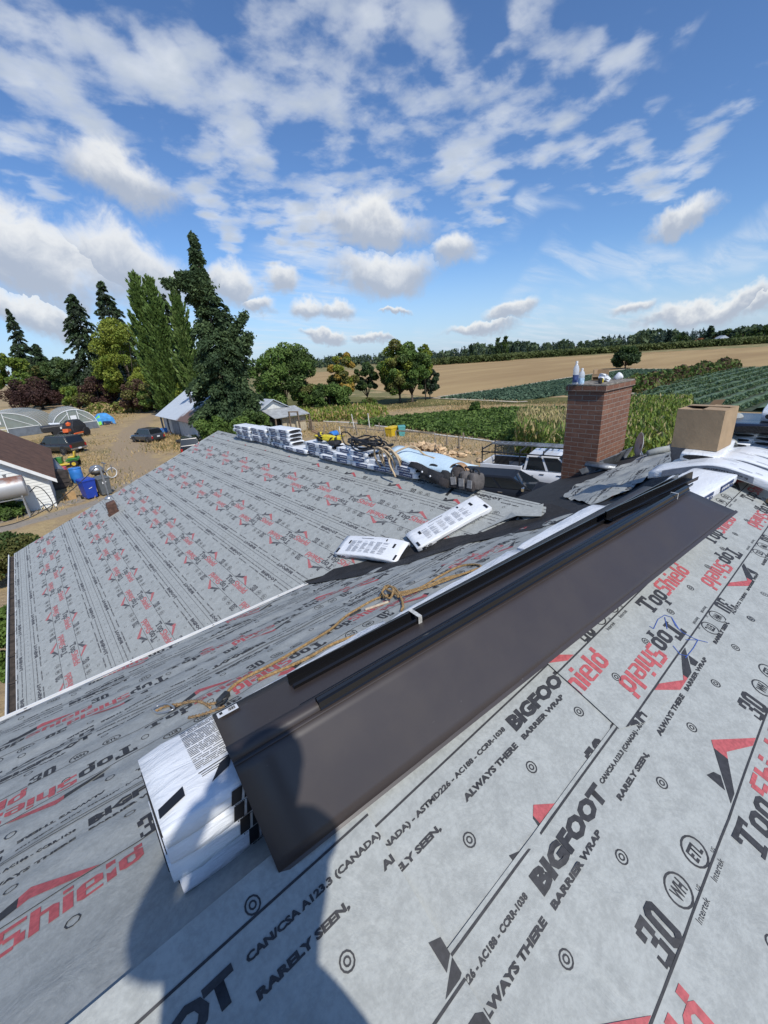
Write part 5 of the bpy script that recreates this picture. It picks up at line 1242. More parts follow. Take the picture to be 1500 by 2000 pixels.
b = MB(); T = Matrix.Translation((-1.05, 0, 1.62)) @ Matrix.Rotation(R2(90), 4, 'Y'); b.lathe([(.02, -.04), (.40, -.03), (.54, 0), (.55, .04), (.55, 2.06), (.54, 2.10), (.40, 2.13), (.02, 2.14)], 30, T=T); b.build('tank_shell', tk_mat(), tank, smooth=True)
b = MB()
for x in (-.8, .8):
    for y in (-.35, .35): b.bar((x, y, 0), (x, y * .9, 1.3), .06)
    b.bar((x, -.4, 1.12), (x, .4, 1.12), .06)
b.bar((-.86, .3, 1.05), (.86, .3, 1.05), .05)
b.build('stand', STEEL, tank)
b = MB(); b.lathe([(.06, 0), (.06, .12), (.09, .13), (.09, .16)], 12, T=Matrix.Translation((-.4, 0, 2.16))); b.build('filler_cap', STEEL, tank)
b = MB(); b.tube([tuple(q) for q in smooth_path([(-1.15, .1, 1.25), (-1.5, .3, 1.5), (-1.75, .4, 1.2), (-1.9, .45, .5), (-1.65, .4, .1), (-1.5, .3, .5), (-1.35, .3, .9)], 8)], .022, 7); b.build('fuel_hose', BLKPL, tank, smooth=True)
# barn with a tin roof
bx0, bx1, by0, by1, be, br_ = 12.45, 18.6, 43.0, 55.2, 2.35, 4.55
barn = thing('barn', 'low white barn with pale tin roof and rust stain beside the leaning conifer', 'barn', (15.5, 49, 0))
b = MB(); xm = (bx0 + bx1) / 2 + .3
b.loft([[(bx0, y, 0), (bx1, y, 0), (bx1, y, be), (xm, y, br_ - .08), (bx0, y, be)] for y in (by0, by1)]); b.build('wall', WHITEW, barn, world=True)
def tin_mat():
    m = mat('tin_roof_with_rust', (.5, .5, .5), .45); t = NT(m.node_tree); p = t.n('ShaderNodeBsdfPrincipled'); o = t.n('ShaderNodeOutputMaterial'); t.t.links.new(p.outputs[0], o.inputs[0])
    co = t.n('ShaderNodeTexCoord').outputs['Object']; d = t.v('LENGTH', t.v('MULTIPLY', t.v('SUBTRACT', co, (-3.4, -4.2, 2.5)), (.55, .33, 0)))
    f = t.m('ADD', d, t.m('MULTIPLY', t.m('SUBTRACT', t.noise(co, 1.4, 6, .7), .5), 1.3)); c = t.mix(t.ramp(f, .55, .95), (.17, .10, .07), t.mix(t.noise(co, .8, 4), (.50, .54, .58), (.62, .66, .69)))
    wv_ = t.n('ShaderNodeTexWave', bands_direction='Y'); t.set(wv_.inputs[0], co); wv_.inputs['Scale'].default_value = 1.6; t.set(p.inputs['Base Color'], c); p.inputs['Roughness'].default_value = .45
    bp = t.n('ShaderNodeBump'); bp.inputs['Strength'].default_value = .5; bp.inputs['Distance'].default_value = .03; t.set(bp.inputs['Height'], wv_.outputs[1]); t.set(p.inputs['Normal'], bp.outputs[0]); return m
b = MB(); y0_, y1_ = by0 - .5, by1 + .6
sl_ = (br_ - be) / (xm - bx0)
b.add([(bx0 - .65, y0_, be - .65 * sl_ + .06), (bx0 - .65, y1_, be - .65 * sl_ + .06), (xm, y1_, br_), (xm, y0_, br_)], [[0, 1, 2, 3]]); b.add([(xm, y0_, br_), (xm, y1_, br_), (bx1 + .5, y1_, be - .2), (bx1 + .5, y0_, be - .2)], [[0, 1, 2, 3]]); b.build('roof', tin_mat(), barn, world=True, solid=.05)
b = MB(); b.tube([(14.1, 48.6, 2.9), (14.1, 48.6, 4.75)], .13, 12); b.lathe([(.18, 0), (.2, .06), (.05, .2)], 12, T=Matrix.Translation((14.1, 48.6, 4.75))); b.build('stove_pipe', mat('dark_stove_pipe', (.05, .05, .055), .6, .2, 6), barn, world=True, smooth=True)
b = MB(); b.box((bx0 - .03, 50.2, 1.05), (.06, 2.6, 2.1)); b.build('sliding_door', mat('grey_board_door', (.30, .31, .31), .8, .2, 3), barn, world=True)
for yy in (54.6, 51.9):
    b = MB(); b.box((bx0 - .35, yy, .98), (.16, .16, 2.0)); b.build('post', mat('grey_post', (.16, .17, .18), .85, .3, 5), barn, world=True)
# white shed with a lean-to beyond the ridge
sw = thing('tool_shed', 'small white shed with grey lean to roof and tan plank wall behind the ridge bundles', 'shed', (20.5, 40, 0))
b = MB(); b.loft([[(18.5, y, 0), (21.5, y, 0), (21.5, y, 2.5), (20, y, 3.25), (18.5, y, 2.5)] for y in (41.5, 45)]); b.build('wall', WHITEW, sw, world=True)
b = MB(); b.add([(18.1, 41.1, 2.35), (20, 41.1, 3.38), (20, 45.3, 3.38), (18.1, 45.3, 2.35)], [[0, 1, 2, 3]]); b.add([(20, 41.1, 3.38), (21.9, 41.1, 2.35), (21.9, 45.3, 2.35), (20, 45.3, 3.38)], [[0, 1, 2, 3]]); b.build('roof', TIN, sw, world=True, solid=.05)
b = MB(); b.add([(18.6, 38.6, 1.75), (22.6, 38.6, 1.75), (22.6, 41.6, 2.45), (18.6, 41.6, 2.45)], [[0, 1, 2, 3]]); b.build('lean_to_roof', mat('grey_lean_to_roof', (.34, .35, .35), .7, .15, 2), sw, world=True, solid=.06)
b = MB(); b.box((21.0, 39.2, .8), (2.7, .06, 1.6)); b.build('plank_wall', mat('tan_planks', (.42, .36, .25), .8, .25, 4, stretch=(6, 1, .6)), sw, world=True)
b = MB(); b.box((19.2, 40.6, .8), (1.1, 1.9, 1.6)); b.build('doorway_shade', mat('shed_inside_shade', (.02, .018, .016), .9), sw, world=True)  # solid near-black block, the shade inside the shed put into its colour
WOODP = mat('weathered_post', (.15, .11, .075), .9, .3, 8)
for x, y, h in ((18.7, 38.7, 1.7), (20.0, 38.2, 2.3), (21.0, 38.1, 2.2), (22.5, 38.7, 1.7), (22.2, 37.9, 1.3)):
    b = MB(); b.bar((x, y, 0), (x + random.uniform(-.1, .1), y, h), .13); b.build('post', WOODP, sw, world=True)
b = MB(); b.bar((20.0, 38.2, 2.25), (21.0, 38.1, 2.15), .12); b.bar((21.0, 38.05, 1.2), (22.2, 37.9, 1.15), .1); b.build('cross_beam', WOODP, sw, world=True)
# hoop houses
POLY = mat('greenhouse_film', (.40, .44, .45), .30, .08, 1, alpha=.30, spec=.4); POLYD = mat('greenhouse_end_film', (.20, .25, .24), .3, .12, 2, alpha=.62); HOOP = mat('white_hoop', (.70, .72, .72), .4); PLY = mat('weathered_plywood', (.38, .34, .22), .8, .15, 3)
def hoop_house(label, a, c, h, ln, dirv):
    a, c = np.array(a), np.array(c); u = (c - a)[:2]; W_ = np.linalg.norm(u); u /= W_; d = np.array(dirv, float); d /= np.linalg.norm(d); m0 = (a + c) / 2
    r = thing('hoop_house', label, 'greenhouse', (m0[0], m0[1], 0))
    def q(t, v, k=1.0): ang = math.pi * t; return (m0[0] - u[0] * math.cos(ang) * W_ / 2 * k + d[0] * v, m0[1] - u[1] * math.cos(ang) * W_ / 2 * k + d[1] * v, (max(0, math.sin(ang)) ** .8) * h * k)
    n = 22; b = MB(); b.loft([[q(i / n, v) for i in range(n + 1)] for v in np.linspace(0, ln, 8)], caps=False, close=False); b.build('film_cover', POLY, r, world=True, smooth=True)
    for vv_ in (.02, ln - .02):
        b = MB(); b.add([q(i / n, vv_, .99) for i in range(n + 1)], [list(range(n + 1))]); b.build('end_film', POLYD, r, world=True)
    for k, v in enumerate(np.linspace(0, ln, 8)):
        b = MB(); b.tube([q(i / n, v, 1.004 if k == 0 else .996) for i in range(n + 1)], .05 if k == 0 else .014, 6); b.build('hoop', HOOP, r, world=True, smooth=True)
    def e(s, z): return (m0[0] + u[0] * s * W_ / 2 - d[0] * .04, m0[1] + u[1] * s * W_ / 2 - d[1] * .04, z)
    b = MB(); b.bar(e(-.93, h * .36), e(.93, h * .36), .07); b.bar(e(-.8, h * .38), e(-.2, h * .86), .06); b.bar(e(.8, h * .38), e(.2, h * .86), .06); b.bar(e(-.22, 0), e(-.22, h * .95), .08); b.bar(e(.2, 0), e(.2, h * .95), .08); b.build('end_frame', HOOP, r, world=True)
    b = MB(); pp = [e(-.95, .02), e(-.25, .02), e(-.25, h * .33), e(-.93, h * .33)]; b.add(pp, [[0, 1, 2, 3]]); pp = [e(.22, .02), e(.95, .02), e(.93, h * .33), e(.22, h * .33)]; b.add(pp, [[0, 1, 2, 3]]); b.build('lower_sheeting', mat('dark_blue_grey_sheeting', (.12, .14, .165), .5, .15, 2), r, world=True)
    b = MB(); b.add([e(-.20, .02), e(.18, .02), e(.18, h * .46), e(-.20, h * .46)], [[0, 1, 2, 3]]); b.build('plywood_door', PLY, r, world=True, solid=.04)
    b = MB(); b.add([e(-.14, h * .56), e(.12, h * .56), e(.12, h * .74), e(-.14, h * .74)], [[0, 1, 2, 3]]); b.build('vent_window', HOOP, r, world=True, solid=.05)
ga = at(107, 847); gb = ga + np.array([5.2, .15, 0])
dd = np.array([ga[0] + gb[0], ga[1] + gb[1]]); dperp = np.array([-(gb - ga)[1], (gb - ga)[0]]); dperp = dperp if dperp @ dd > 0 else -dperp
hoop_house('narrower plastic hoop house right of the wide one, black trailer before it', ga, gb, top_h((ga + gb) / 2, 146, 800), 12, (.0, 1.0))
gb = at(88, 846); ga = gb + np.array([-9.2, -1.2, 0])
hoop_house('wide plastic hoop house at the left picture edge with plywood door', ga, gb, top_h((ga + gb) / 2, 16, 805), 11, (.20, 1.0))
# ------------------------------------------------------------------ yard clutter
def pt(px, py): return tuple(at(px, py))
GREENP = mat('mower_green', (.045, .20, .04), .35, .1, 5); YELP = mat('mower_yellow', (.62, .44, .05), .4); BLUB = mat('bright_blue_plastic', (.035, .19, .55), .4, .1, 4); BLUD = mat('deep_blue_plastic', (.015, .05, .33), .4, .08, 4); GRYB = mat('dark_grey_plastic', (.10, .11, .115), .5, .1, 4)
PINK = mat('faded_red_plastic', (.55, .09, .13), .5, .15, 4); CYAN = mat('faded_pale_blue_plastic', (.26, .44, .50), .5, .1, 4); ORNG = mat('orange_paint', (.62, .12, .03), .45, .15, 6)
def wheelie(label, px, py, m, sc_, rz, logo=None):
    r = thing('wheeled_bin', label, 'bin', pt(px, py), rz); r.scale = (sc_,) * 3
    b = MB(); b.loft([[(-x, -y, z), (x, -y, z), (x, y, z), (-x, y, z)] for x, y, z in ((.24, .27, .06), (.25, .28, .12), (.30, .34, .92), (.315, .355, .94), (.315, .355, .98))]); b.build('bin_body', m, r, bevel=.02)
    b = MB(); b.loft([[(-.325, -.38, .985), (.325, -.38, .985), (.325, .40, .985), (-.325, .40, .985)], [(-.325, -.37, 1.02), (.325, -.37, 1.02), (.325, .40, 1.04), (-.325, .40, 1.04)], [(-.26, -.28, 1.06), (.26, -.28, 1.06), (.26, .32, 1.09), (-.26, .32, 1.09)]]); b.build('bin_lid', m, r, bevel=.02)
    for sd in (-1, 1):
        b = MB(); b.lathe([(.02, -.03), (.11, -.03), (.11, .03), (.02, .03)], 16, T=Matrix.Translation((sd * .28, .30, .11)) @ Matrix.Rotation(R2(90), 4, 'Y')); b.build('bin_wheel', BLKPL, r)
    b = MB(); b.tube([(-.2, .42, .95), (.2, .42, .95)], .02, 8); b.build('bin_handle', BLKPL, r)
    if logo:
        b = MB(); v, f = glyphs(logo, .05, 1) if logo != '-' else (None, None)
        if v is not None: b.add([((q[0] - .5) * .22, -.345 + .0 + .0, .70 + q[1] * .12) for q in v], f)
        else: b.box((0, -.327, .60), (.17, .01, .025), rot=(0, -.3, 0))
        b.build('printed_mark', LABEL, r)
fcam = lambda px, py: math.atan2(at(px, py)[1], at(px, py)[0]) - math.pi / 2
wheelie('deep blue wheeled recycling bin with lid closed, standing on dry grass', 178, 973, BLUD, 1.12, fcam(178, 973) + .35, '-')
wheelie('dark grey wheeled bin with white number, standing behind the roof edge', 207, 966, GRYB, 1.05, fcam(205, 966) + .3, '17')
def drum(name, label, px, py, m, r0, h, cat='barrel', taper=1.0):
    r = thing(name, label, cat, pt(px, py)); b = MB(); b.lathe([(r0 * .9 * taper, 0), (r0 * taper, .03), (r0 * (taper + 1) / 2 * 1.02, h * .33), (r0 * (taper + 1) / 2 * 1.05, h * .5), (r0 * 1.02, h * .66), (r0, h * .97), (r0 * .92, h)], 20); b.build('barrel_shell', m, r, smooth=True)
    b = MB(); b.lathe([(r0 * 1.03, h * .94), (r0 * 1.04, h * .99), (r0 * .95, h * 1.0), (r0 * .90, h * .97), (.02, h * .965)], 20); b.build('barrel_rim', m, r, smooth=True)
drum('plastic_barrel', 'bright blue plastic barrel standing in the dry yard behind the recycling bin', 154, 942, BLUB, .36, 1.02)
drum('plastic_tub', 'faded red plastic tub behind the sloping ramp', 121, 929, PINK, .42, .62, 'tub', .86); drum('plastic_tub', 'pale blue plastic tub in front of the faded red one', 122, 945, CYAN, .42, .62, 'tub', .86)
drum('plastic_barrel', 'small blue barrel lying far off in the fenced dry ground', 647, 856, BLUB, .30, .8)
bar_ = [o for o in bpy.data.objects if o.get('label', '').startswith('small blue barrel')][0]; bar_.rotation_euler = (0, R2(90), .3); bar_.location.z = .3
c_ = thing('carton', 'small opened cardboard box on the dry grass left of the blue bin', 'box', pt(138, 975), .3); b = MB(); b.box((0, 0, .22), (.50, .42, .44)); b.build('carton_body', mat('tan_cardboard', (.46, .29, .13), .8, .1, 6), c_); b = MB(); b.box((.36, .05, .40), (.28, .40, .012), rot=(0, .3, 0)); b.build('carton_flap', bpy.data.materials['tan_cardboard'], c_)  # cardboard lighter and more orange than the brown box
cr = thing('wooden_crate', 'dark wooden bin leaning by the corner of the white clapboard shed', 'crate', pt(113, 955), fcam(113, 955) + .5)
b = MB(); b.box((0, 0, .62), (1.25, .9, 1.2), rot=(.06, .12, 0)); b.build('crate_box', mat('dark_crate_board', (.06, .05, .045), .85, .3, 5), cr, bevel=.02)
b = MB()
for i in range(4): b.box((0, -.47, .25 + i * .28), (1.27, .03, .22), rot=(.06, .12, 0))
b.build('crate_slats', bpy.data.materials['dark_crate_board'], cr)
b = MB(); e0, e1 = at(124, 924, .7), at(76, 874, 1.9); rp_ = thing('metal_ramp', 'narrow grey metal ramp sloping up beside the shed roof', 'ramp', tuple((e0 + e1) / 2)); b.bar(e0, e1, .34, .06); b.build('ramp_deck', STEEL, rp_, world=True); b = MB(); sd_ = np.cross((e1 - e0) / np.linalg.norm(e1 - e0), [0, 0, 1]); b.bar(e0 + sd_ * .17, e1 + sd_ * .17, .04, .14); b.bar(e0 - sd_ * .17, e1 - sd_ * .17, .04, .14); b.build('ramp_edge', STEEL, rp_, world=True)
# riding mower
mw = thing('riding_mower', 'green riding mower with yellow seat parked behind the dark pickup', 'mower', pt(134, 912), fcam(134, 912) + math.pi / 2 + .5 + math.pi * 0)
mw.rotation_euler = (0, 0, fcam(134, 912) + math.pi - .25)
b = MB(); b.loft([[(x, -w_, z0), (x, w_, z0), (x, w_ * .9, z1), (x, w_ * .5, z1 + .05), (x, -w_ * .5, z1 + .05), (x, -w_ * .9, z1)] for x, w_, z0, z1 in ((.25, .30, .4, .80), (.5, .30, .38, .84), (.95, .27, .36, .78), (1.12, .22, .4, .62))]); b.build('hood', GREENP, mw, bevel=.02)
b = MB(); b.box((-.45, 0, .56), (.85, .92, .16)); b.box((-.5, .42, .66), (.7, .14, .16)); b.box((-.5, -.42, .66), (.7, .14, .16)); b.build('fender_deck', GREENP, mw, bevel=.05)
b = MB(); b.box((.1, 0, .30), (1.1, 1.05, .14)); b.build('cutting_deck', YELP, mw, bevel=.05)
b = MB(); b.box((-.42, 0, .78), (.46, .46, .12)); b.box((-.66, 0, 1.0), (.12, .46, .42), rot=(0, -.2, 0)); b.build('seat', YELP, mw, bevel=.04)
b = MB(); b.lathe([(.15, 0), (.17, .01), (.17, .03), (.15, .04)], 18, T=Matrix.Translation((.05, 0, 1.0)) @ Matrix.Rotation(-.5, 4, 'Y')); b.tube([(.2, 0, .8), (.06, 0, 1.0)], .02, 8); b.build('steering_wheel', BLKPL, mw)
for x, rr0, wd_ in ((-.55, .28, .24), (.88, .19, .15)):
    for sd in (-1, 1):
        T = Matrix.Translation((x, sd * .46, rr0)) @ Matrix.Rotation(R2(-90 * sd), 4, 'X'); b = MB(); b.lathe([(.05, -wd_ / 2), (rr0, -wd_ / 2.4), (rr0, wd_ / 2.4), (rr0 * .6, wd_ / 2)], 20, T=T); o = b.build('wheel', TYRE, mw, smooth=True); b = MB(); b.lathe([(rr0 * .58, wd_ * .42), (rr0 * .5, wd_ * .53), (.02, wd_ * .50)], 18, T=T); b.build('rim', YELP, o)
# covered trailer and small tractor in front of the hoop house
tr = thing('utility_trailer', 'black covered utility trailer in front of the hoop house', 'trailer', pt(118, 850), fcam(118, 850) + .1); tr.scale = (1.25,) * 3
b = MB(); b.loft([[(-x, -y, z), (x, -y, z), (x, y, z), (-x, y, z)] for x, y, z in ((1.35, .75, .45), (1.4, .78, .95), (1.3, .7, 1.10))]); b.build('covered_load', bpy.data.materials['black_tarp'], tr, bevel=.08)
b = MB(); b.lathe([(.03, -.08), (.32, -.08), (.32, .08), (.03, .08)], 18, T=Matrix.Translation((-.3, -.8, .32)) @ Matrix.Rotation(R2(90), 4, 'X')); b.build('wheel', TYRE, tr); b = MB(); b.lathe([(.03, -.08), (.32, -.08), (.32, .08), (.03, .08)], 18, T=Matrix.Translation((-.3, .8, .32)) @ Matrix.Rotation(R2(90), 4, 'X')); b.build('wheel', TYRE, tr); b = MB(); b.bar((1.3, 0, .5), (2.3, 0, .45), .09); b.build('drawbar', BLKPL, tr); b = MB(); b.box((.2, -.79, .78), (.22, .02, .22)); b.build('number_plate', PLATE, tr)
b = MB(); b.box((-.2, 0, 1.18), (.9, .5, .18), rot=(.1, .1, .3)); b.build('white_sack', WRAP, tr, bevel=.08)
tc = thing('small_tractor', 'small orange tractor under black tarp beside the covered trailer', 'tractor', pt(151, 853), fcam(151, 853) + .9); tc.scale = (1.25,) * 3
b = MB(); b.loft([[(-x, -y, z), (x, -y, z), (x + .1, y, z), (-x, y, z)] for x, y, z in ((.95, .6, .35), (.9, .55, 1.1), (.45, .42, 1.62), (.35, .3, 1.66))]); b.build('tarp_cover', bpy.data.materials['black_tarp'], tc, bevel=.07)
b = MB(); b.box((-1.15, -.1, .75), (.55, .5, .35), rot=(0, .2, .1)); b.box((-.5, -.62, .42), (1.3, .25, .14)); b.build('engine_hood', ORNG, tc, bevel=.04); b = MB(); b.lathe([(.02, -.03), (.2, -.02), (.23, .2), (.02, .35)], 14, T=Matrix.Translation((-.75, -.1, 1.2))); b.build('orange_cone', ORNG, tc)
for x, y, rr0 in ((-1.25, -.55, .36), (-1.25, .55, .36), (.5, -.72, .42), (.5, .72, .42)):
    b = MB(); b.lathe([(.08, -.1), (rr0, -.09), (rr0, .09), (.08, .1)], 18, T=Matrix.Translation((x, y, rr0)) @ Matrix.Rotation(R2(90), 4, 'X')); b.build('wheel', TYRE, tc)
# pop-up tent heap
te = thing('play_tent', 'small collapsed blue and green tent on the grass beyond the hoop house', 'tent', pt(205, 829)); te.scale = (1.3,) * 3
b = MB(); b.loft([[(-x, -y, z), (x, -y, z), (x * .8, y, z), (-x, y, z)] for x, y, z in ((1.1, .7, 0), (.95, .6, .7), (.45, .3, 1.25), (.2, .1, 1.3))]); b.build('tent_shell', mat('blue_tent_cloth', (.04, .24, .55), .7, .2, 3), te, bevel=.06); b = MB(); b.add([(-1.12, -.72, .05), (-.35, -.74, .05), (-.35, -.42, 1.15), (-.7, -.55, .9)], [[0, 1, 2, 3]]); b.build('green_panel', mat('lime_tent_cloth', (.20, .62, .08), .7), te, solid=.03); b = MB(); b.box((.2, -.8, .2), (.9, .5, .35), rot=(.2, .1, .3)); b.build('dark_bag', mat('navy_cloth', (.02, .03, .08), .8), te, bevel=.08)
# bicycle-like frame and round lid at the mast
wb = thing('garden_cart', 'upturned garden cart with two pale hoops standing by the grey bin', 'cart', pt(210, 938), .4)
for x in (-.35, .45):
    b = MB(); b.tube([(x + .34 * math.cos(a), .1 * x, .42 + .34 * math.sin(a)) for a in np.linspace(0, 2 * math.pi, 22)], .028, 7, caps=False); b.build('wheel', HOOP if x > 0 else TYRE, wb, smooth=True)
b = MB(); b.bar((-.4, 0, .45), (.5, 0, .75), .05); b.bar((-.1, 0, .5), (.1, 0, 1.15), .05); b.bar((.1, -.2, 1.15), (.1, .25, 1.2), .05); b.bar((.45, 0, .42), (.5, 0, .95), .05); b.build('frame', STEEL, wb)
gr_ = thing('round_grill', 'round steel lidded grill on a dark stand by the grey bin', 'grill', pt(196, 944)); b = MB(); b.lathe([(.05, 1.25), (.25, 1.2), (.40, 1.02), (.42, .92), (.40, .85)], 20, caps=True); b.build('lid', STEEL, gr_, smooth=True); b = MB(); b.lathe([(.40, .86), (.34, .68), (.12, .58)], 20); b.build('bowl', BLKPL, gr_, smooth=True); b = MB()
for a in (0, 2.1, 4.2): b.bar((.2 * math.cos(a), .2 * math.sin(a), .62), (.42 * math.cos(a), .42 * math.sin(a), 0), .04)
b.build('legs_stand', BLKPL, gr_)
# service cables from the mast
b = MB(); m_top = np.array([pmast[0] - .1, pmast[1] - .03, pmast[2] + .86])
far_ = at(-260, 1010, 4.2)
b.tube([tuple(m_top + (far_ - m_top) * t + np.array([0, 0, -.9 * math.sin(math.pi * t)])) for t in np.linspace(0, 1, 22)], .011, 6); tag(b.build('service_cable', BLKPL, None, smooth=True), 'dark service cable sagging from the roof mast to the left', 'cable')
# fenced garden: stakes, bins, firewood
STK = mat('grey_stake', (.24, .20, .15), .9, .3, 6); WSTK = mat('white_stake', (.62, .60, .55), .7, .1, 6)
stk = [(603, 838, 8, 0), (613, 845, 10, 0), (640, 836, 10, 0), (664, 848, 15, 1), (692, 838, 30, 1), (722, 835, 28, 1), (698, 850, 25, 0), (742, 845, 20, 0), (905, 862, 10, 0), (897, 880, 28, 0), (633, 848, 18, 0), (676, 846, 14, 0), (717, 850, 16, 0), (752, 858, 25, 0), (850, 868, 15, 0), (775, 862, 20, 0), (872, 872, 22, 0), (1020, 872, 14, 0)]
pst = {}
for i, (px, py, hp, wht) in enumerate(stk):
    p = at(px, py); h = top_h(p, px - 1, py - hp); h = max(.7, min(h, 2.4))
    key = wht
    lab = 'tall white stake standing in the dry fenced ground' if wht else 'weathered fence post standing in the dry fenced ground'
    if key not in pst:
        r = thing('fence_post', lab, 'post', tuple(p), 0, 'white stakes in the dry ground' if wht else 'weathered posts in the dry ground'); b = MB(); b.loft([[(-k, -k, z), (k, -k, z), (k, k, z), (-k, k, z)] for k, z in ((.055, 0), (.05, .5), (.045, .97), (.02, 1.0))]); b.build('post_shaft', WSTK if wht else STK, r); r.scale = (1 if not wht else .7, 1 if not wht else .7, h); pst[key] = r
    else:
        r = dup(pst[key], tuple(p), (random.uniform(-.08, .08), random.uniform(-.08, .08), random.uniform(0, 1)), lab, pst[key]['group']); r.scale = (1 if not wht else .7, 1 if not wht else .7, h)
def rail(label, a, c, z, m, r=.03):
    b = MB(); p0, p1 = at(*a), at(*c); p0[2] = p1[2] = z; b.bar(p0, p1, r * 2); tag(b.build('fence_rail', m, None), label, 'rail')
rail('low brown pole lying between posts left of the yellow bin', (668, 852), (752, 862), .9, STK); rail('wooden rail on the corner posts by the firewood heap', (775, 862), (850, 868), .9, STK, .05)
fr = thing('garden_hose_line', 'long pale irrigation pipe lying along the edge of the bean field', 'pipe', tuple(at(760, 838))); b = MB(); b.tube([tuple(at(px, py, .06)) for px, py in [(632, 823), (690, 826), (770, 836), (860, 850), (930, 858), (1000, 868), (1060, 876)]], .07, 6); b.build('pipe_run', WSTK, fr, world=True)
bn = thing('storage_tote', 'yellow plastic tote standing by the teal one near the garden', 'tote', pt(767, 851), .2); b = MB(); b.loft([[(-x, -y, z), (x, -y, z), (x, y, z), (-x, y, z)] for x, y, z in ((.55, .3, 0), (.65, .38, .70), (.68, .42, .72), (.68, .42, .78))]); b.build('tote_body', mat('yellow_tote', (.66, .46, .03), .5, .08, 5), bn, bevel=.03); b = MB(); b.box((0, 0, .80), (1.3, .8, .05)); b.build('tote_lid', bpy.data.materials['yellow_tote'], bn, bevel=.02)
bn2 = dup(bn, pt(785, 851), .9, 'teal plastic tote standing right of the yellow one', None); bn2.scale = (.6, .8, 1.1)
for ch in bn2.children: ch.data = ch.data.copy(); ch.data.materials[0] = mat('teal_tote', (.10, .34, .33), .5, .08, 5)
LOG = mat('split_firewood', (.52, .37, .22), .85, .35, 3); LOGD = mat('grey_bark', (.22, .17, .13), .95, .3, 5)
b = MB(); b.loft([[(-.3, .13, -.08), (-.3, -.13, -.08), (-.3, -.07, .10), (-.3, .06, .12)], [(.3, .13, -.08), (.3, -.13, -.08), (.3, -.07, .10), (.3, .06, .12)]]); lg = b.build('split_log', [LOG], None, bevel=.015); first_l = True
cl = at(822, 893)
for i in range(150):
    a = random.gauss(0, 1), random.gauss(0, 1); x, y = cl[0] + a[0] * 1.05 - a[1] * .5, cl[1] + a[1] * 1.5 + a[0] * .3; z = max(.1, .95 - .35 * (a[0] ** 2 + a[1] ** 2)) * random.uniform(.25, 1)
    o = lg if first_l else lg.copy()
    if not first_l: COL.objects.link(o)
    first_l = False; o.location = (x, y, z + .06); o.rotation_euler = (random.uniform(-.6, .6), random.uniform(-.5, .5), random.uniform(0, 6.28)); k = random.uniform(.7, 1.15); o.scale = (k, k, k)
    tag(o, 'split firewood log in the heap behind the light blue sheet', 'log', 'split logs in the firewood heap')
ir = thing('steel_frame', 'rusty bent farm implement lying on dry grass by the barn', 'farm implement', pt(322, 856)); b = MB(); b.bar((-.9, 0, .3), (.9, .4, .5), .07); b.bar((-.5, -.3, .1), (-.3, .5, .9), .06); b.bar((.2, -.4, .1), (.6, .5, .6), .06); b.bar((-.8, .2, .1), (.1, .1, 1.0), .05); b.build('bent_bars', RUST, ir)
drum('plastic_tub', 'blue tub on dry grass against the barn wall', 323, 845, BLUB, .5, .55, 'tub', .9)
wb2 = thing('white_sack', 'heap of white sacks and dark scrap at the barn wall near the black car', 'sack', pt(372, 868)); sack(wb2, 'sack_body', tuple(np.array(pt(378, 866)) + [0, 0, .35]), (.9, .7, .8), WRAP, (.1, .1, .3), 91, .8); sack(wb2, 'scrap_heap', tuple(np.array(pt(362, 866)) + [0, 0, .25]), (1.6, 1.0, .5), BLKPL, (0, 0, .3), 92, .8)
# ------------------------------------------------------------------ the ground, one sheet, with a painted map of bare track / green / straw
def seg_dist(X, Y, pts):
    d = np.full(X.shape, 1e9)
    for p, q in zip(pts[:-1], pts[1:]):
        p, q = np.array(p[:2]), np.array(q[:2]); v = q - p; t = np.clip(((X - p[0]) * v[0] + (Y - p[1]) * v[1]) / (v @ v + 1e-9), 0, 1)
        d = np.minimum(d, np.hypot(X - p[0] - t * v[0], Y - p[1] - t * v[1]))
    return d
def axis(lo, hi, st): return np.concatenate([-np.geomspace(5000, 60 - lo, 14) + 60 if False else np.linspace(-5000, lo - 40, 8), np.linspace(lo - 30, lo - 1, 6), np.arange(lo, hi, st), np.linspace(hi + 2, hi + 60, 6), np.linspace(hi + 200, 5000, 8)])
gx, gy = axis(-30, 90, .8), axis(-10, 120, .8)
GX, GY = np.meshgrid(gx, gy, indexing='ij'); vs = np.stack([GX.ravel(), GY.ravel(), np.zeros(GX.size)], -1)
ny = len(gy); ii, jj = np.meshgrid(np.arange(len(gx) - 1), np.arange(ny - 1), indexing='ij'); a = (ii * ny + jj).ravel()
me = fast_mesh('ground', vs, np.stack([a, a + ny, a + ny + 1, a + 1], -1))
trk = [at(*p) for p in [(318, 806), (285, 818), (268, 832), (258, 850), (252, 880), (262, 915), (285, 960)]]
trk2 = [at(*p) for p in [(318, 806), (360, 806), (420, 806)]]
trk3 = [at(*p) for p in [(285, 868), (330, 885), (400, 905)]]
lane = [at(*p) for p in [(-120, 1062), (0, 1025), (150, 985), (260, 950), (420, 900)]]
fx, fy = GX.ravel(), GY.ravel()
m_tr = np.clip(1.5 - seg_dist(fx, fy, trk) / 1.9, 0, 1); m_tr = np.maximum(m_tr, np.clip(1.4 - seg_dist(fx, fy, trk2) / 2.2, 0, 1) * .8); m_tr = np.maximum(m_tr, np.clip(1.4 - seg_dist(fx, fy, trk3) / 3.5, 0, 1) * .7)
ln = seg_dist(fx, fy, lane); m_ln = np.clip(1.5 - np.abs(ln - .95) / .62, 0, 1)
pl_ = [at(*p) for p in [(632, 830), (770, 846), (900, 868), (1050, 890)]]
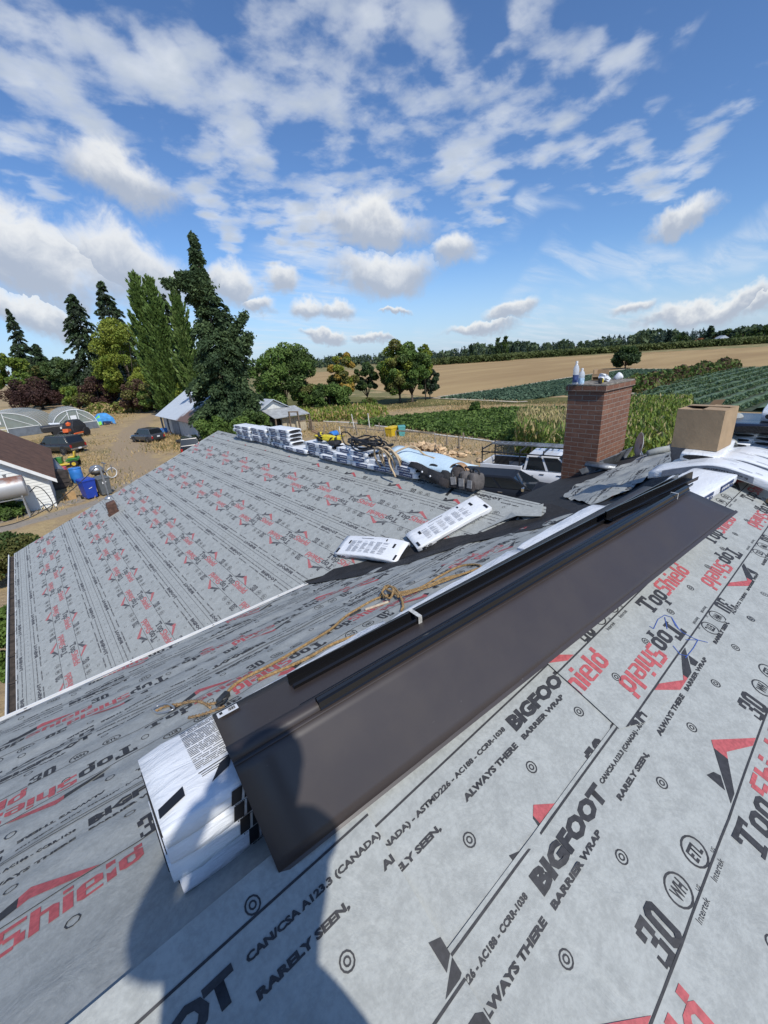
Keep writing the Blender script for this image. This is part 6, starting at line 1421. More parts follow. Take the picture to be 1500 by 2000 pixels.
rut = seg_dist(fx, fy, trk[2:]); m_tr = np.clip(m_tr * .72 + .5 * np.clip(1.3 - np.abs(rut - .9) / .55, 0, 1), 0, 1)
m_dry = np.clip(1.6 - seg_dist(fx, fy, pl_) / 5.0, 0, 1)
gr_ok = ((fx > 20) & (fy > 45)).astype(float) * .7
colr = np.stack([m_tr, m_ln, m_dry, gr_ok], -1).astype(np.float32)
at_ = me.color_attributes.new('cover', 'FLOAT_COLOR', 'POINT'); at_.data.foreach_set('color', colr.ravel())
gm = bpy.data.materials.new('dry_farm_ground'); gm.use_nodes = True; t = NT(gm.node_tree); p = t.n('ShaderNodeBsdfPrincipled'); o = t.n('ShaderNodeOutputMaterial'); t.t.links.new(p.outputs[0], o.inputs[0])
co = t.n('ShaderNodeTexCoord').outputs['Object']; ca = t.n('ShaderNodeVertexColor', layer_name='cover'); sp_ = t.n('ShaderNodeSeparateColor'); t.set(sp_.inputs[0], ca.outputs[0])
nb, nm_, nf = t.noise(co, .12, 5, .6), t.noise(co, .7, 6, .65), t.noise(co, 4.5, 6, .7)
straw = t.mix(nf, (.27, .20, .10), (.54, .41, .225)); soil = t.mix(nf, (.25, .185, .11), (.42, .31, .19)); green = t.mix(nf, (.085, .10, .035), (.20, .20, .08))
g = t.mix(t.ramp(t.m('ADD', t.m('MULTIPLY', nm_, .6), t.m('MULTIPLY', nb, .5)), .46, .62), straw, soil)
g = t.mix(t.m('MULTIPLY', t.ramp(t.m('ADD', nb, t.m('ADD', t.m('MULTIPLY', nm_, .35), t.m('MULTIPLY', ca.outputs[1], .28))), .72, .88), .75), g, green)
trf = t.ramp(t.m('ADD', sp_.outputs[0], t.m('MULTIPLY', t.m('SUBTRACT', nm_, .5), 1.2)), .35, .8)
g = t.mix(trf, g, t.mix(nf, (.25, .19, .125), (.40, .31, .205)))
lnf = t.ramp(t.m('ADD', sp_.outputs[1], t.m('MULTIPLY', t.m('SUBTRACT', nm_, .5), .9)), .35, .75)
g = t.mix(lnf, g, t.mix(nf, (.22, .19, .155), (.36, .32, .27)))
dyf = t.ramp(t.m('ADD', sp_.outputs[2], t.m('MULTIPLY', t.m('SUBTRACT', nm_, .5), .8)), .4, .85)
g = t.mix(t.m('MULTIPLY', dyf, .75), g, t.mix(nf, (.26, .19, .11), (.46, .36, .22)))
t.set(p.inputs['Base Color'], g); p.inputs['Roughness'].default_value = .95; p.inputs['Specular IOR Level'].default_value = .1
bp = t.n('ShaderNodeBump'); bp.inputs['Strength'].default_value = .8; bp.inputs['Distance'].default_value = .12; t.set(bp.inputs['Height'], t.m('ADD', nf, nm_)); t.set(p.inputs['Normal'], bp.outputs[0])
me.materials.append(gm); go = bpy.data.objects.new('ground', me); COL.objects.link(go); tag(go, kind='structure')
def field(name, pts, z, m):
    b = MB(); b.add([(q[0], q[1], z) for q in pts], [list(range(len(pts)))]); o = b.build(name, m)
    n_ = o.data.polygons[0].normal
    if n_.z < 0: o.data.flip_normals()
    return tag(o, kind='structure')
WHEAT = mat('tan_stubble', (.40, .285, .145), .95, col2=(.30, .205, .105), vs=.03, spec=.05, stretch=(.4, 1.6, 1)); BEANS = mat('dark_bean_soil', (.045, .05, .022), .95, .3, .5, spec=.05); TEAL = mat('blue_green_crop', (.065, .105, .068), .9, .25, .35, spec=.1, stretch=(1, 4, 1)); ROWS = mat('row_soil', (.062, .078, .058), .95, .25, .5, spec=.05); OLIVE = mat('olive_pasture', (.12, .115, .045), .95, .35, .15, spec=.05)
F = lambda pts: [at(*q) for q in pts]
wheat_far = F([(1640, 668), (1500, 677), (1230, 690), (1000, 703), (840, 713), (590, 729)])
field('wheat_field', F([(590, 752), (700, 758), (845, 777), (1000, 760), (1110, 740), (1225, 724), (1335, 724), (1435, 716), (1700, 716)]) + wheat_far, .03, WHEAT)
field('pasture', F([(560, 812), (690, 806), (860, 792), (1000, 790), (1110, 788), (1110, 776), (860, 780), (700, 775), (560, 780)]), .025, OLIVE)
field('teal_field', F([(858, 779), (1012, 783), (1112, 771), (1238, 738), (1335, 723), (1225, 723), (1112, 740), (1000, 759)]), .06, TEAL)
bean_poly = F([(690, 829), (765, 818), (905, 807), (1000, 801), (1110, 801), (1115, 884), (1010, 866), (930, 854), (860, 845), (770, 833)])
field('bean_field', bean_poly, .045, BEANS)
row_poly = F([(1212, 796), (1235, 778), (1330, 748), (1440, 722), (1500, 719), (1700, 716), (1700, 806), (1500, 806), (1330, 800)])
field('row_crop_field', row_poly, .05, ROWS)
PATHM = mat('pale_field_edge', (.46, .40, .30), .95, .1, 1)
for nm, pa, wd_ in (('field_path', [(1225, 770), (1300, 750), (1400, 726), (1440, 716)], 1.6), ('field_path', [(845, 778), (905, 781), (1010, 786), (1030, 785)], 1.0), ('field_path', [(858, 776), (1000, 757), (1112, 738), (1225, 721)], 1.6), ('field_path', [(1225, 721), (1340, 722)], 2.2)):
    pts = F(pa); L_, R_ = [], []
    for i, q in enumerate(pts):
        dq = (pts[min(i + 1, len(pts) - 1)] - pts[max(i - 1, 0)])[:2]; dq /= np.linalg.norm(dq); nrm = np.array([-dq[1], dq[0]]) * wd_ / 2; L_.append((q[0] + nrm[0], q[1] + nrm[1], .09)); R_.append((q[0] - nrm[0], q[1] - nrm[1], .09))
    field(nm, L_ + R_[::-1], .09, PATHM)
# ------------------------------------------------------------------ foliage
def leafm(name, a, b_, vs=.6):
    m = mat(name, tuple(np.array(a) * 1.42), .65, col2=tuple(np.array(b_) * 1.42), vs=vs, spec=.25); t = m.node_tree
    if not any(n.type == 'BSDF_TRANSLUCENT' for n in t.nodes):      # thin leaves let part of the light through
        pr = next(n for n in t.nodes if n.type == 'BSDF_PRINCIPLED'); ou = next(n for n in t.nodes if n.type == 'OUTPUT_MATERIAL'); tl = t.nodes.new('ShaderNodeBsdfTranslucent'); mx = t.nodes.new('ShaderNodeMixShader'); mx.inputs[0].default_value = .24
        t.links.new(pr.inputs['Base Color'].links[0].from_socket, tl.inputs[0]); t.links.new(pr.outputs[0], mx.inputs[1]); t.links.new(tl.outputs[0], mx.inputs[2]); t.links.new(mx.outputs[0], ou.inputs[0])
    return m
DK = leafm('dark_conifer', (.026, .046, .021), (.050, .080, .034)); DK2 = leafm('mid_conifer', (.050, .082, .034), (.082, .12, .05)); BLK = leafm('sombre_conifer', (.022, .033, .021), (.045, .062, .035))
POP = leafm('poplar_leaf', (.055, .098, .022), (.095, .145, .038)); POP2 = leafm('poplar_light', (.10, .15, .04), (.14, .19, .06)); YG = leafm('yellow_green_leaf', (.13, .165, .022), (.20, .22, .04)); YG2 = leafm('lime_leaf', (.09, .135, .02), (.15, .18, .03))
MG = leafm('mid_green_leaf', (.060, .105, .022), (.105, .16, .04)); MG2 = leafm('fresh_green_leaf', (.075, .125, .025), (.12, .17, .04)); DG = leafm('deep_green_leaf', (.034, .060, .016), (.062, .095, .028)); MAR = leafm('maroon_leaf', (.030, .016, .016), (.058, .030, .026)); MAR2 = leafm('maroon_light', (.06, .034, .026), (.085, .05, .035))
BSP = leafm('blue_spruce', (.045, .07, .075), (.08, .115, .12)); GOLD = leafm('gold_leaf', (.26, .17, .03), (.34, .24, .06)); OLV = leafm('olive_leaf', (.08, .085, .025), (.13, .125, .04)); BARK = mat('grey_brown_bark', (.075, .058, .045), .95, .35, 6, bump=.6, bs=18); CORN = leafm('corn_leaf', (.09, .14, .03), (.16, .21, .05)); DRYC = leafm('dry_corn', (.27, .22, .10), (.40, .33, .17)); STR = leafm('straw_blade', (.30, .21, .095), (.46, .34, .17)); REDL = leafm('rust_leaf', (.16, .055, .03), (.22, .09, .04))
def quads(C, size, rg, asp=1.6, up=None, tilt=1.0, axis_dir=None):
    """leaf-sized quads at centres C"""
    n = len(C); s = np.asarray(size) * rg.uniform(.65, 1.35, n)
    u = rg.normal(size=(n, 3)) if axis_dir is None else axis_dir + rg.normal(size=(n, 3)) * .35
    u /= np.linalg.norm(u, axis=1)[:, None] + 1e-9
    r = rg.normal(size=(n, 3)); r[:, 2] *= tilt; v = np.cross(u, r); v /= np.linalg.norm(v, axis=1)[:, None] + 1e-9
    U, V = u * (s * asp / 2)[:, None], v * (s / 2)[:, None]
    k = .35
    P_ = np.stack([C - U - V * k, C - U * .1 - V, C + U + V * k * .3, C - U * .1 + V], 1).reshape(-1, 3)
    return P_, np.arange(4 * n).reshape(-1, 4)
def leaves(name, C, size, mats, mi, par, rg, asp=1.6, axis_dir=None, world_base=None):
    v, f = quads(C, size, rg, asp, axis_dir=axis_dir); me = fast_mesh(name, v, f, mi)
    for m in mats: me.materials.append(m)
    o = bpy.data.objects.new(name, me); COL.objects.link(o)
    if par is not None: o.parent = par
    return o
def conifer(label, base, H, R, mats, seed, n=9000, low=.06, droop=.35, power=.9, lean=(0, 0), sparse=0.0, leaf=.30, levels=None, group=None, cat='tree', name='conifer_tree', bulge=None, sprays=14):
    rg = np.random.default_rng(seed); r = thing(name, label, cat, tuple(base), 0, group)
    lv_ = levels or int(H * 1.9); br = []
    for i in range(lv_):
        t = low + (1 - low) * (i + rg.uniform(0, .8)) / lv_
        rad = R * ((1 - t) ** power) * (1 if bulge is None else bulge(t)) + R * .035
        for k in range(rg.integers(5, 9)):
            if rg.random() < sparse: continue
            br.append((t, rg.uniform(0, 2 * math.pi), rad * rg.uniform(.45, 1.28)))
    br = np.array(br); wt_ = br[:, 2] + .15 * R; pick = rg.choice(len(br), n, p=wt_ / wt_.sum()); q = rg.uniform(.12, 1, n) ** .62
    t, az, rad = br[pick, 0], br[pick, 1], br[pick, 2]; rr = rad * q; wdt = rad * .20 * (1.15 - q) + .10
    z = H * t - droop * rr * q + rg.normal(size=n) * .10 - np.abs(rg.normal(size=n)) * .16
    off = rg.normal(size=n) * wdt
    X = rr * np.cos(az) - off * np.sin(az) + lean[0] * (z / H) ** 1.3 * H; Y_ = rr * np.sin(az) + off * np.cos(az) + lean[1] * (z / H) ** 1.3 * H
    ax = np.stack([np.cos(az), np.sin(az), -droop * 1.1 * np.ones(n)], -1)
    leaves('crown', np.stack([X, Y_, np.maximum(z, .1)], -1), leaf, mats, (rg.random(len(br)) * len(mats)).astype(int)[pick] if len(mats) > 1 else np.zeros(n, int), r, rg, 2.0, ax)
    b = MB(); b.tube([(lean[0] * s ** 1.3 * H, lean[1] * s ** 1.3 * H, H * s) for s in np.linspace(0, .97, 8)], [max(.03, R * .075 * (1 - s * .95)) for s in np.linspace(0, .97, 8)], 8)
    for k in range(0, len(br), max(1, len(br) // 40)):
        tt, a_, r_ = br[k]; c = (lean[0] * tt ** 1.3 * H, lean[1] * tt ** 1.3 * H, H * tt); b.tube([c, (c[0] + r_ * .8 * math.cos(a_), c[1] + r_ * .8 * math.sin(a_), c[2] - droop * r_ * .7)], [.05, .015], 4)
    b.build('trunk', BARK, r, smooth=True); return r
def broadleaf(label, base, H, R, mats, seed, n=7000, th=.18, leaf=.32, nc=26, cat='tree', name='broadleaf_tree', group=None, flat=1.0, Ry=None, sqz=.5, probs=None):
    rg = np.random.default_rng(seed); r = thing(name, label, cat, tuple(base), 0, group); Ry = Ry or R
    nc = int(nc * 1.6); z0 = H * th; hz = (H - z0) / 2; cl = []
    while len(cl) < nc:
        d = rg.normal(size=3); d /= np.linalg.norm(d); k = rg.uniform(.35, .86) ** .6
        if d[2] < -.75: continue
        cl.append((d[0] * R * k, d[1] * Ry * k, z0 + hz + d[2] * hz * k, R * rg.uniform(.12, .32)))
    cl = np.array(cl); ci = rg.choice(nc, n, p=cl[:, 3] ** 2 / (cl[:, 3] ** 2).sum()); d = rg.normal(size=(n, 3)); d /= np.linalg.norm(d, axis=1)[:, None]
    rad = cl[ci, 3] * rg.uniform(.45, 1.08, n) ** .5; C = cl[ci, :3] + d * rad[:, None] * np.array([1, 1, .82 * flat]); C[:, 2] = np.maximum(C[:, 2], .05)
    pm = rg.choice(len(mats), nc, p=probs)[ci]; sw = rg.random(n) < .18; pm[sw] = rg.integers(0, len(mats), sw.sum())
    leaves('crown', C, leaf, mats, pm, r, rg, 1.5)
    b = MB(); tr = max(.05, R * .055); b.tube([(0, 0, 0), (.05 * R, .02 * R, z0 * .6), (0, 0, z0 + hz * .5), (.05, 0, z0 + hz * 1.3)], [tr * 1.3, tr, tr * .7, tr * .25], 8)
    for c in cl[:12]: b.tube([(0, 0, z0 * .7 + hz * .2), (c[0] * .5, c[1] * .5, (z0 + c[2]) * .5 + hz * .1), (c[0] * .9, c[1] * .9, c[2])], [tr * .5, tr * .3, tr * .1], 5)
    b.build('trunk', BARK, r, smooth=True); return r
def wpx(base, wd): return wd / FPX * math.hypot(base[0], base[1]) * .92 / 2
def tb(bx, by, tx, ty, w_):                    # base row by, crown tip at tx, ty: the stem is plumb
    k = (by - ty) / (3189.0 - by); b_ = at((tx + k * 900.0) / (1 + k), by); return b_, top_h(b_, tx, ty), wpx(b_, w_)
# the great conifer, heavy and one-sided
b_ = at(462, 856); H_ = top_h(b_, 365, 443); R_ = wpx(b_, 138)
R_ *= .95
conifer('huge leaning dark conifer with a pointed crooked top, beside the tin roofed barn', b_, H_, R_, [DK, DK2, DK], 101, n=64000, low=.02, droop=.45, power=.62, leaf=.155, lean=(-.012, .055), bulge=lambda t: (.55 if t > .80 else 1.0) * (1.12 if .12 < t < .6 else .9), levels=46)
# its long side branch and second leader
g_ = bpy.data.objects[-2]
for (s_, e_, rr, sd) in (((410, 560), (318, 548), .55, 1), ((440, 700), (488, 655), .9, 2), ((395, 540), (345, 535), .4, 3), ((450, 740), (500, 790), 1.1, 4), ((430, 690), (478, 610), .6, 5)):
    rg = np.random.default_rng(sd); D_ = math.hypot(b_[0], b_[1]); r0, r1 = ray(*s_), ray(*e_); p0 = np.array([0, 0, GZ]) + r0 * D_ / math.hypot(r0[0], r0[1]); p1 = np.array([0, 0, GZ]) + r1 * (D_ - 1.0) / math.hypot(r1[0], r1[1])
    n = 2600; tt = rg.uniform(0, 1, n); C = p0 + (p1 - p0) * tt[:, None] + rg.normal(size=(n, 3)) * rr * (.75 - .45 * tt)[:, None] * .7 - np.array([0, 0, 1]) * (rg.random(n) ** 2 * .5)[:, None] - np.array(b_)
    root_ = [o for o in bpy.data.objects if o.get('label', '').startswith('huge leaning')][0]
    leaves('side_branch', C, .155, [DK, DK2], (rg.random(n) * 2).astype(int), root_, rg, 2.0)
trees = [
 ('conifer', 'thin ragged conifer with sparse top at the far left', (38, 790, 14, 603, 56), [BLK, DK], dict(n=4200, sparse=.35, droop=.5, power=.8, leaf=.62, lean=(.0, .0))),
 ('conifer', 'low dense dark conifer right of the ragged one at left', (84, 790, 68, 670, 64), [BLK, DK], dict(n=5000, droop=.3, power=.75, leaf=.62)),
 ('conifer', 'tall broken topped fir with bare side branches, left of the tallest fir', (160, 792, 138, 572, 78), [BLK, DK], dict(n=7000, droop=.5, power=.5, leaf=.55, sparse=.18)),
 ('conifer', 'tallest dark fir with tiered drooping branches behind the yellow green maple', (222, 790, 195, 546, 92), [BLK, DK], dict(n=8500, droop=.45, power=.72, leaf=.55)),
 ('conifer', 'narrow bare trunked pine seen between the poplars', (355, 800, 318, 574, 40), [BLK, DK], dict(n=1500, droop=.1, power=.4, leaf=.5, sparse=.6, low=.35)),
]
sd = 200
for typ, lab, px, ms, kw in trees:
    b_, H_, R_ = tb(*px); sd += 1; kw['n'] *= 2; kw['leaf'] *= .68; conifer(lab, b_, H_, R_, ms, sd, **kw)
pop = lambda t: (np.clip(t * 6, .3, 1)) if False else min(1, .35 + t * 2.2)
for lab, px, k in (('leftmost tall poplar with a pointed tip leaning left', (318, 812, 261, 537, 62), 0), ('second tall poplar, close right of the leftmost one', (346, 812, 288, 542, 56), 1), ('third poplar, paler and half hidden by the huge conifer', (392, 812, 339, 567, 56), 2)):
    b_, H_, R_ = tb(*px); conifer(lab, b_, H_, R_, [POP, POP, POP2 if k == 2 else MG], 220 + k, n=20000, droop=-1.5, power=.55, low=.03, leaf=.24, name='poplar_tree', group='tall poplars left of the huge conifer', bulge=pop, levels=34)
bl = [
 ('light green tree at the left edge below the ragged conifer', (8, 800, 4, 690, 60), [MG2, YG2], dict(n=3500, leaf=.6)),
 ('olive crowned tree behind the maroon one', (78, 792, 78, 708, 70), [OLV, DG], dict(n=3500, leaf=.7)),
 ('dark rounded evergreen right of the maroon tree', (118, 795, 112, 698, 58), [DG, DK2], dict(n=4500, leaf=.55)),
 ('dark maroon leaved tree behind the wide hoop house', (62, 800, 62, 740, 84), [MAR, MAR2], dict(n=5000, leaf=.45, th=.02, probs=[.75, .25])),
 ('maroon leaved shrub tree behind the narrower hoop house', (182, 802, 180, 733, 74), [MAR, MAR2, OLV], dict(n=5000, leaf=.40, th=.02, probs=[.6, .25, .15])),
 ('bright yellow green maple between the firs and poplars', (232, 798, 224, 628, 100), [YG, YG2, YG], dict(n=9000, leaf=.40, nc=40, th=.08)),
 ('low yellow green shrub between the two maroon trees', (140, 802, 140, 750, 44), [YG2, MG2], dict(n=2500, leaf=.42, th=.02)),
 ('brown leaved shrub left of the barn track', (262, 806, 260, 745, 60), [MAR2, OLV], dict(n=3000, leaf=.40, th=.02)),
 ('olive shrub with pale tips beyond the track', (292, 805, 290, 745, 56), [OLV, MG2], dict(n=3200, leaf=.38, th=.02)),
 ('green shrub at the foot of the second poplar', (330, 808, 328, 742, 70), [MG, OLV], dict(n=3600, leaf=.38, th=.02)),
 ('green shrub behind the barn ridge at the foot of the third poplar', (372, 810, 370, 738, 76), [MG, YG2], dict(n=3800, leaf=.38, th=.02)),
 ('green fig bush at the foot of the huge conifer, left half', (420, 868, 415, 806, 74), [MG2, MG], dict(n=5200, leaf=.22, th=.02, nc=30)),
 ('green fig bush at the foot of the huge conifer, right half', (490, 872, 485, 805, 84), [MG2, MG, DG], dict(n=6000, leaf=.22, th=.02, nc=30)),
 ('rounded mid green tree just right of the huge conifer', (556, 808, 540, 668, 128), [MG, MG2, DG], dict(n=9000, leaf=.34, nc=40, th=.05)),
 ('yellow green sapling beside the white shed roof', (525, 808, 522, 765, 34), [YG2, MG2], dict(n=1800, leaf=.3, th=.02)),
 ('low dark green shrub below the golden tree', (638, 806, 640, 748, 86), [MG, DG], dict(n=5000, leaf=.30, th=.02, nc=30)),
 ('olive shrub between the green tree and the golden tree', (596, 806, 598, 745, 60), [OLV, MG], dict(n=3500, leaf=.32, th=.02)),
 ('golden orange leaved tree in front of the far field', (672, 796, 662, 683, 62), [GOLD, YG, OLV], dict(n=5500, leaf=.32, nc=26, th=.04, probs=[.5, .3, .2])),
 ('small dark round tree between golden tree and big grove', (714, 790, 712, 702, 48), [DG, DK], dict(n=4000, leaf=.32, th=.12)),
 ('yellowing tree at the left of the big grove', (770, 788, 775, 664, 80), [YG, MG, OLV], dict(n=7000, leaf=.33, nc=32, th=.05, probs=[.4, .3, .3])),
 ('tall deep green tree at the right of the big grove', (812, 786, 800, 664, 84), [MG, DG], dict(n=7500, leaf=.33, nc=34, th=.05)),
 ('pale yellow topped young tree at the right edge of the grove', (832, 782, 828, 668, 34), [YG, YG2], dict(n=2200, leaf=.32, th=.3)),
 ('black green low tree at the right foot of the grove', (836, 779, 838, 718, 40), [DK, BLK], dict(n=3200, leaf=.36, th=.05)),
 ('small dark shrub in the grass left of the teal field', (927, 808, 927, 785, 24), [DG, MG], dict(n=1200, leaf=.24, th=.02)),
 ('little shrub on dry grass between grove and bean field', (722, 800, 722, 776, 34), [MG, OLV], dict(n=1500, leaf=.26, th=.02)),
 ('lone dark oak standing on the tan field edge', (1226, 720, 1226, 679, 42), [DK, DG], dict(n=4500, leaf=.9, nc=28, th=.06)),
 ('dark olive hedge bush below the left end of the gutter', (2, 1128, 8, 1046, 110), [OLV, DG], dict(n=9000, leaf=.10, nc=40, th=.0)),
 ('bright green bush at the left picture edge under the eave', (-8, 1330, 8, 1165, 100), [MG2, MG], dict(n=8000, leaf=.09, nc=40, th=.0)),
 ('small leafy bush against the white clapboard wall', (4, 1012, 4, 985, 54), [MG, DG], dict(n=2500, leaf=.12, th=.0)),
]
for lab, px, ms, kw in bl:
    b_, H_, R_ = tb(*px); sd += 1; kw['n'] = int(kw['n'] * 2.1); kw['leaf'] *= .66; isb = any(k in lab for k in ('shrub', 'bush')) ; broadleaf(lab, b_, max(H_, .8), R_, ms, sd, cat='shrub' if isb else 'tree', name='shrub' if isb else 'broadleaf_tree', **kw)
b_, H_, R_ = tb(232, 798, 226, 706, 48); conifer('small blue grey spruce in front of the maple', b_, H_, R_, [BSP], 300, n=5500, droop=.15, power=.85, leaf=.42, low=.02)
# far country: forest, orchard band, farmstead trees
rg = np.random.default_rng(77); C, S_, MI = [], [], []
def far_tree(x, y, h, r, conif, mi):
    n = 46 if conif else 40; t = rg.uniform(0, 1, n)
    if conif: rad = r * (1 - t) ** .8 * np.sqrt(rg.uniform(.2, 1, n)); z = h * (.05 + .95 * t)
    else: rad = r * np.sqrt(np.clip(1 - (2 * t - 1) ** 2, .05, 1)) * np.sqrt(rg.uniform(.2, 1, n)); z = h * (.1 + .9 * t)
    a_ = rg.uniform(0, 6.28, n); C.append(np.stack([x + rad * np.cos(a_), y + rad * np.sin(a_), z], -1)); S_.append(np.full(n, r * (.75 if conif else .7)) * (1.15 - .75 * t if conif else 1)); MI.append(np.full(n, mi))
def dirpt(px, dist): r = ray(px, 690 - (px - 840) * .068); k = dist / math.hypot(r[0], r[1]); return r[0] * k, r[1] * k
for i in range(900):
    px = rg.uniform(480, 1560); D_ = rg.uniform(560, 820); x, y = dirpt(px, D_); con = rg.random() < (.78 if px > 640 else .6)
    hh = rg.uniform(9, 14.5) * (D_ / 620) * (1.0 + .18 * math.sin(px * .021) + .12 * math.sin(px * .07)) * (.9 if px < 800 else 1); far_tree(x, y, hh, hh * (.22 if con else .38), con, 0 if con else 1)
v, f = quads(np.concatenate(C), np.concatenate(S_), rg, 1.3); me = fast_mesh('distant_forest', v, f, np.concatenate(MI)); FARC = leafm('far_conifer', (.022, .040, .030), (.040, .062, .045), .01); FARD = leafm('far_broadleaf', (.045, .070, .035), (.075, .10, .05), .01); me.materials.append(FARC); me.materials.append(FARD); o = bpy.data.objects.new('distant_forest', me); COL.objects.link(o); tag(o, 'dark band of mixed forest along the horizon', 'forest', kind='stuff')
C, S_, MI = [], [], []
for px in np.arange(846, 1540, 1.15):
    for row in range(3):
        D_ = (305 if px < 1000 else 330 + (px - 1000) * .10) + row * 16 + rg.uniform(-4, 4); x, y = dirpt(px + rg.uniform(-1, 1), D_); n = 26; a_ = rg.uniform(0, 6.28, n); hh = rg.uniform(3.0, 4.6); rad = 2.6 * np.sqrt(rg.random(n)); C.append(np.stack([x + rad * np.cos(a_), y + rad * np.sin(a_), hh * rg.uniform(.15, 1, n)], -1)); S_.append(np.full(n, 1.1)); MI.append(np.zeros(n))
v, f = quads(np.concatenate(C), np.concatenate(S_), rg, 1.3); me = fast_mesh('orchard_band', v, f); me.materials.append(leafm('orchard_leaf', (.050, .068, .020), (.085, .10, .032), .03)); o = bpy.data.objects.new('orchard_band', me); COL.objects.link(o); tag(o, 'long band of orchard trees along the far edge of the tan field', 'orchard', kind='stuff')
for i, (lab, px, tpx, typ, ms, wd_) in enumerate([('taller far poplar pair, left one, on the horizon beyond the orchard', 972, 662, 'p', [FARD, DK2], 11), ('taller far poplar pair, right one, on the horizon beyond the orchard', 986, 659, 'p', [FARD, MG], 12), ('slim far poplar left of the poplar pair on the horizon', 921, 674, 'p', [FARC, DK2], 8), ('far dark conifer beside the poplar pair', 1002, 672, 'c', [FARC], 12),
     ('tall far conifer left of the white farm roof', 1306, 646, 'c', [FARC], 16), ('pointed far conifer just left of the rust coloured tree', 1386, 636, 'c', [FARC, DK2], 22), ('round far tree right of the tall conifer', 1330, 652, 'b', [FARD, DG], 26), ('round far tree right of the white farm roof', 1424, 642, 'b', [DG, FARC], 32), ('broad far tree near the right edge of the horizon', 1452, 640, 'b', [FARD, DG], 34), ('far tree group at the right picture edge', 1492, 636, 'b', [DG, FARC], 36), ('rust coloured far tree left of the pointed conifer', 1372, 660, 'b', [REDL], 12), ('rust coloured far tree next to the white farm roof', 1404, 653, 'b', [REDL, GOLD], 13)]):
    x, y = dirpt(px, 430 if px < 1100 else 450); bb = np.array([x, y, 0]); H_ = top_h(bb, px, tpx); R_ = wd_ / FPX * math.hypot(x, y) / 2
    if typ == 'b': broadleaf(lab, bb, H_, R_, ms, 400 + i, n=900, leaf=1.6, th=.02)
    else: conifer(lab, bb, H_, R_, ms, 400 + i, n=900, leaf=1.5, droop=.2 if typ == 'c' else -1.2, power=.8 if typ == 'c' else .4, low=.02, name='poplar_tree' if typ == 'p' else 'conifer_tree', levels=12)
x, y = dirpt(1411, 440); fh = thing('farmhouse', 'small far white farm building at the edge of the tan field', 'house', (x, y, 0), .6); b = MB(); b.box((0, 0, 2.2), (9, 6, 4.4)); b.build('wall', WHITEW, fh); b = MB(); b.loft([[(s_ * 5, -3.5, 4.4), (s_ * 5, 3.5, 4.4), (s_ * 5, 0, 6.6)] for s_ in (-1, 1)]); b.build('roof', TIN, fh)
# bramble hedge between the fields
def hedge(lab, pts, h, wd_, ms, n, leaf, seed, name='hedge'):
    rg = np.random.default_rng(seed); P_ = [np.array(q) for q in F(pts)]; L = np.cumsum([0] + [np.linalg.norm(P_[i + 1] - P_[i]) for i in range(len(P_) - 1)]); u = rg.uniform(0, L[-1], n); X = np.interp(u, L, [q[0] for q in P_]); Y_ = np.interp(u, L, [q[1] for q in P_])
    lump = h * (.7 + .3 * np.sin(u * .8 + seed) * np.sin(u * .23)); a_ = rg.uniform(0, math.pi, n); k = np.sqrt(rg.uniform(.3, 1, n)); d = P_[-1] - P_[0]; d = d / np.linalg.norm(d); nx, ny_ = -d[1], d[0]
    C = np.stack([X + nx * np.cos(a_) * wd_ * k, Y_ + ny_ * np.cos(a_) * wd_ * k, np.sin(a_) * lump * k + .05], -1); c0_ = C.mean(0) * [1, 1, 0]; o = leaves(name, C - c0_, leaf, ms, rg.integers(0, len(ms), n), None, rg); o.location = tuple(c0_); return tag(o, lab, 'hedge')
hedge('bramble hedge running between the teal field and the striped row field', [(1222, 768), (1290, 750), (1350, 736), (1430, 719)], 2.3, 1.6, [OLV, MG, DG, MAR2], 9000, .55, 5)
hedge('low weedy hedge along the far side of the narrow hoop house track', [(185, 806), (240, 806), (300, 802)], 2.2, 2.0, [OLV, YG2, STR], 4500, .5, 6)
# crops
def inpoly(X, Y, poly):
    ins = np.zeros(len(X), bool); n = len(poly)
    for i in range(n):
        x0, y0 = poly[i][:2]; x1, y1 = poly[(i + 1) % n][:2]; c = ((y0 > Y) != (y1 > Y)) & (X < (x1 - x0) * (Y - y0) / (y1 - y0 + 1e-12) + x0); ins ^= c
    return ins
def scatter(poly, n, rg):
    P_ = np.array([q[:2] for q in poly]); lo, hi = P_.min(0), P_.max(0); X = rg.uniform(lo[0], hi[0], n); Y_ = rg.uniform(lo[1], hi[1], n); k = inpoly(X, Y_, poly); return X[k], Y_[k]
def crop(name, poly, n, zf, leaf, ms, lab, cat, seed, rows=None, asp=1.6, vertical=False, probs=None):
    rg = np.random.default_rng(seed); X, Y_ = scatter(poly, n, rg)
    if rows is not None:
        d, sp_ = rows[:2]; jt_ = rows[2] if len(rows) > 2 else .13; c = -X * d[1] + Y_ * d[0]; cs = np.round(c / sp_) * sp_ + rg.normal(size=len(c)) * sp_ * jt_; a_ = X * d[0] + Y_ * d[1]; X, Y_ = a_ * d[0] - cs * d[1], a_ * d[1] + cs * d[0]
    if name == 'dry_grass': kp = rg.random(len(X)) < (.5 + .5 * np.sin(X * .55 + seed) * np.sin(Y_ * .43 + X * .21)) ** 1.3; X, Y_ = X[kp] + rg.normal(size=kp.sum()) * 1.1, Y_[kp] + rg.normal(size=kp.sum()) * 1.1
    Z = zf(rg, len(X)); ax = np.stack([rg.normal(size=len(X)) * .3, rg.normal(size=len(X)) * .3, np.ones(len(X))], -1) if vertical else None
    o = leaves(name, np.stack([X, Y_, Z], -1), leaf, ms, rg.choice(len(ms), len(X), p=probs), None, rg, asp, ax); return tag(o, lab, cat, kind='stuff')
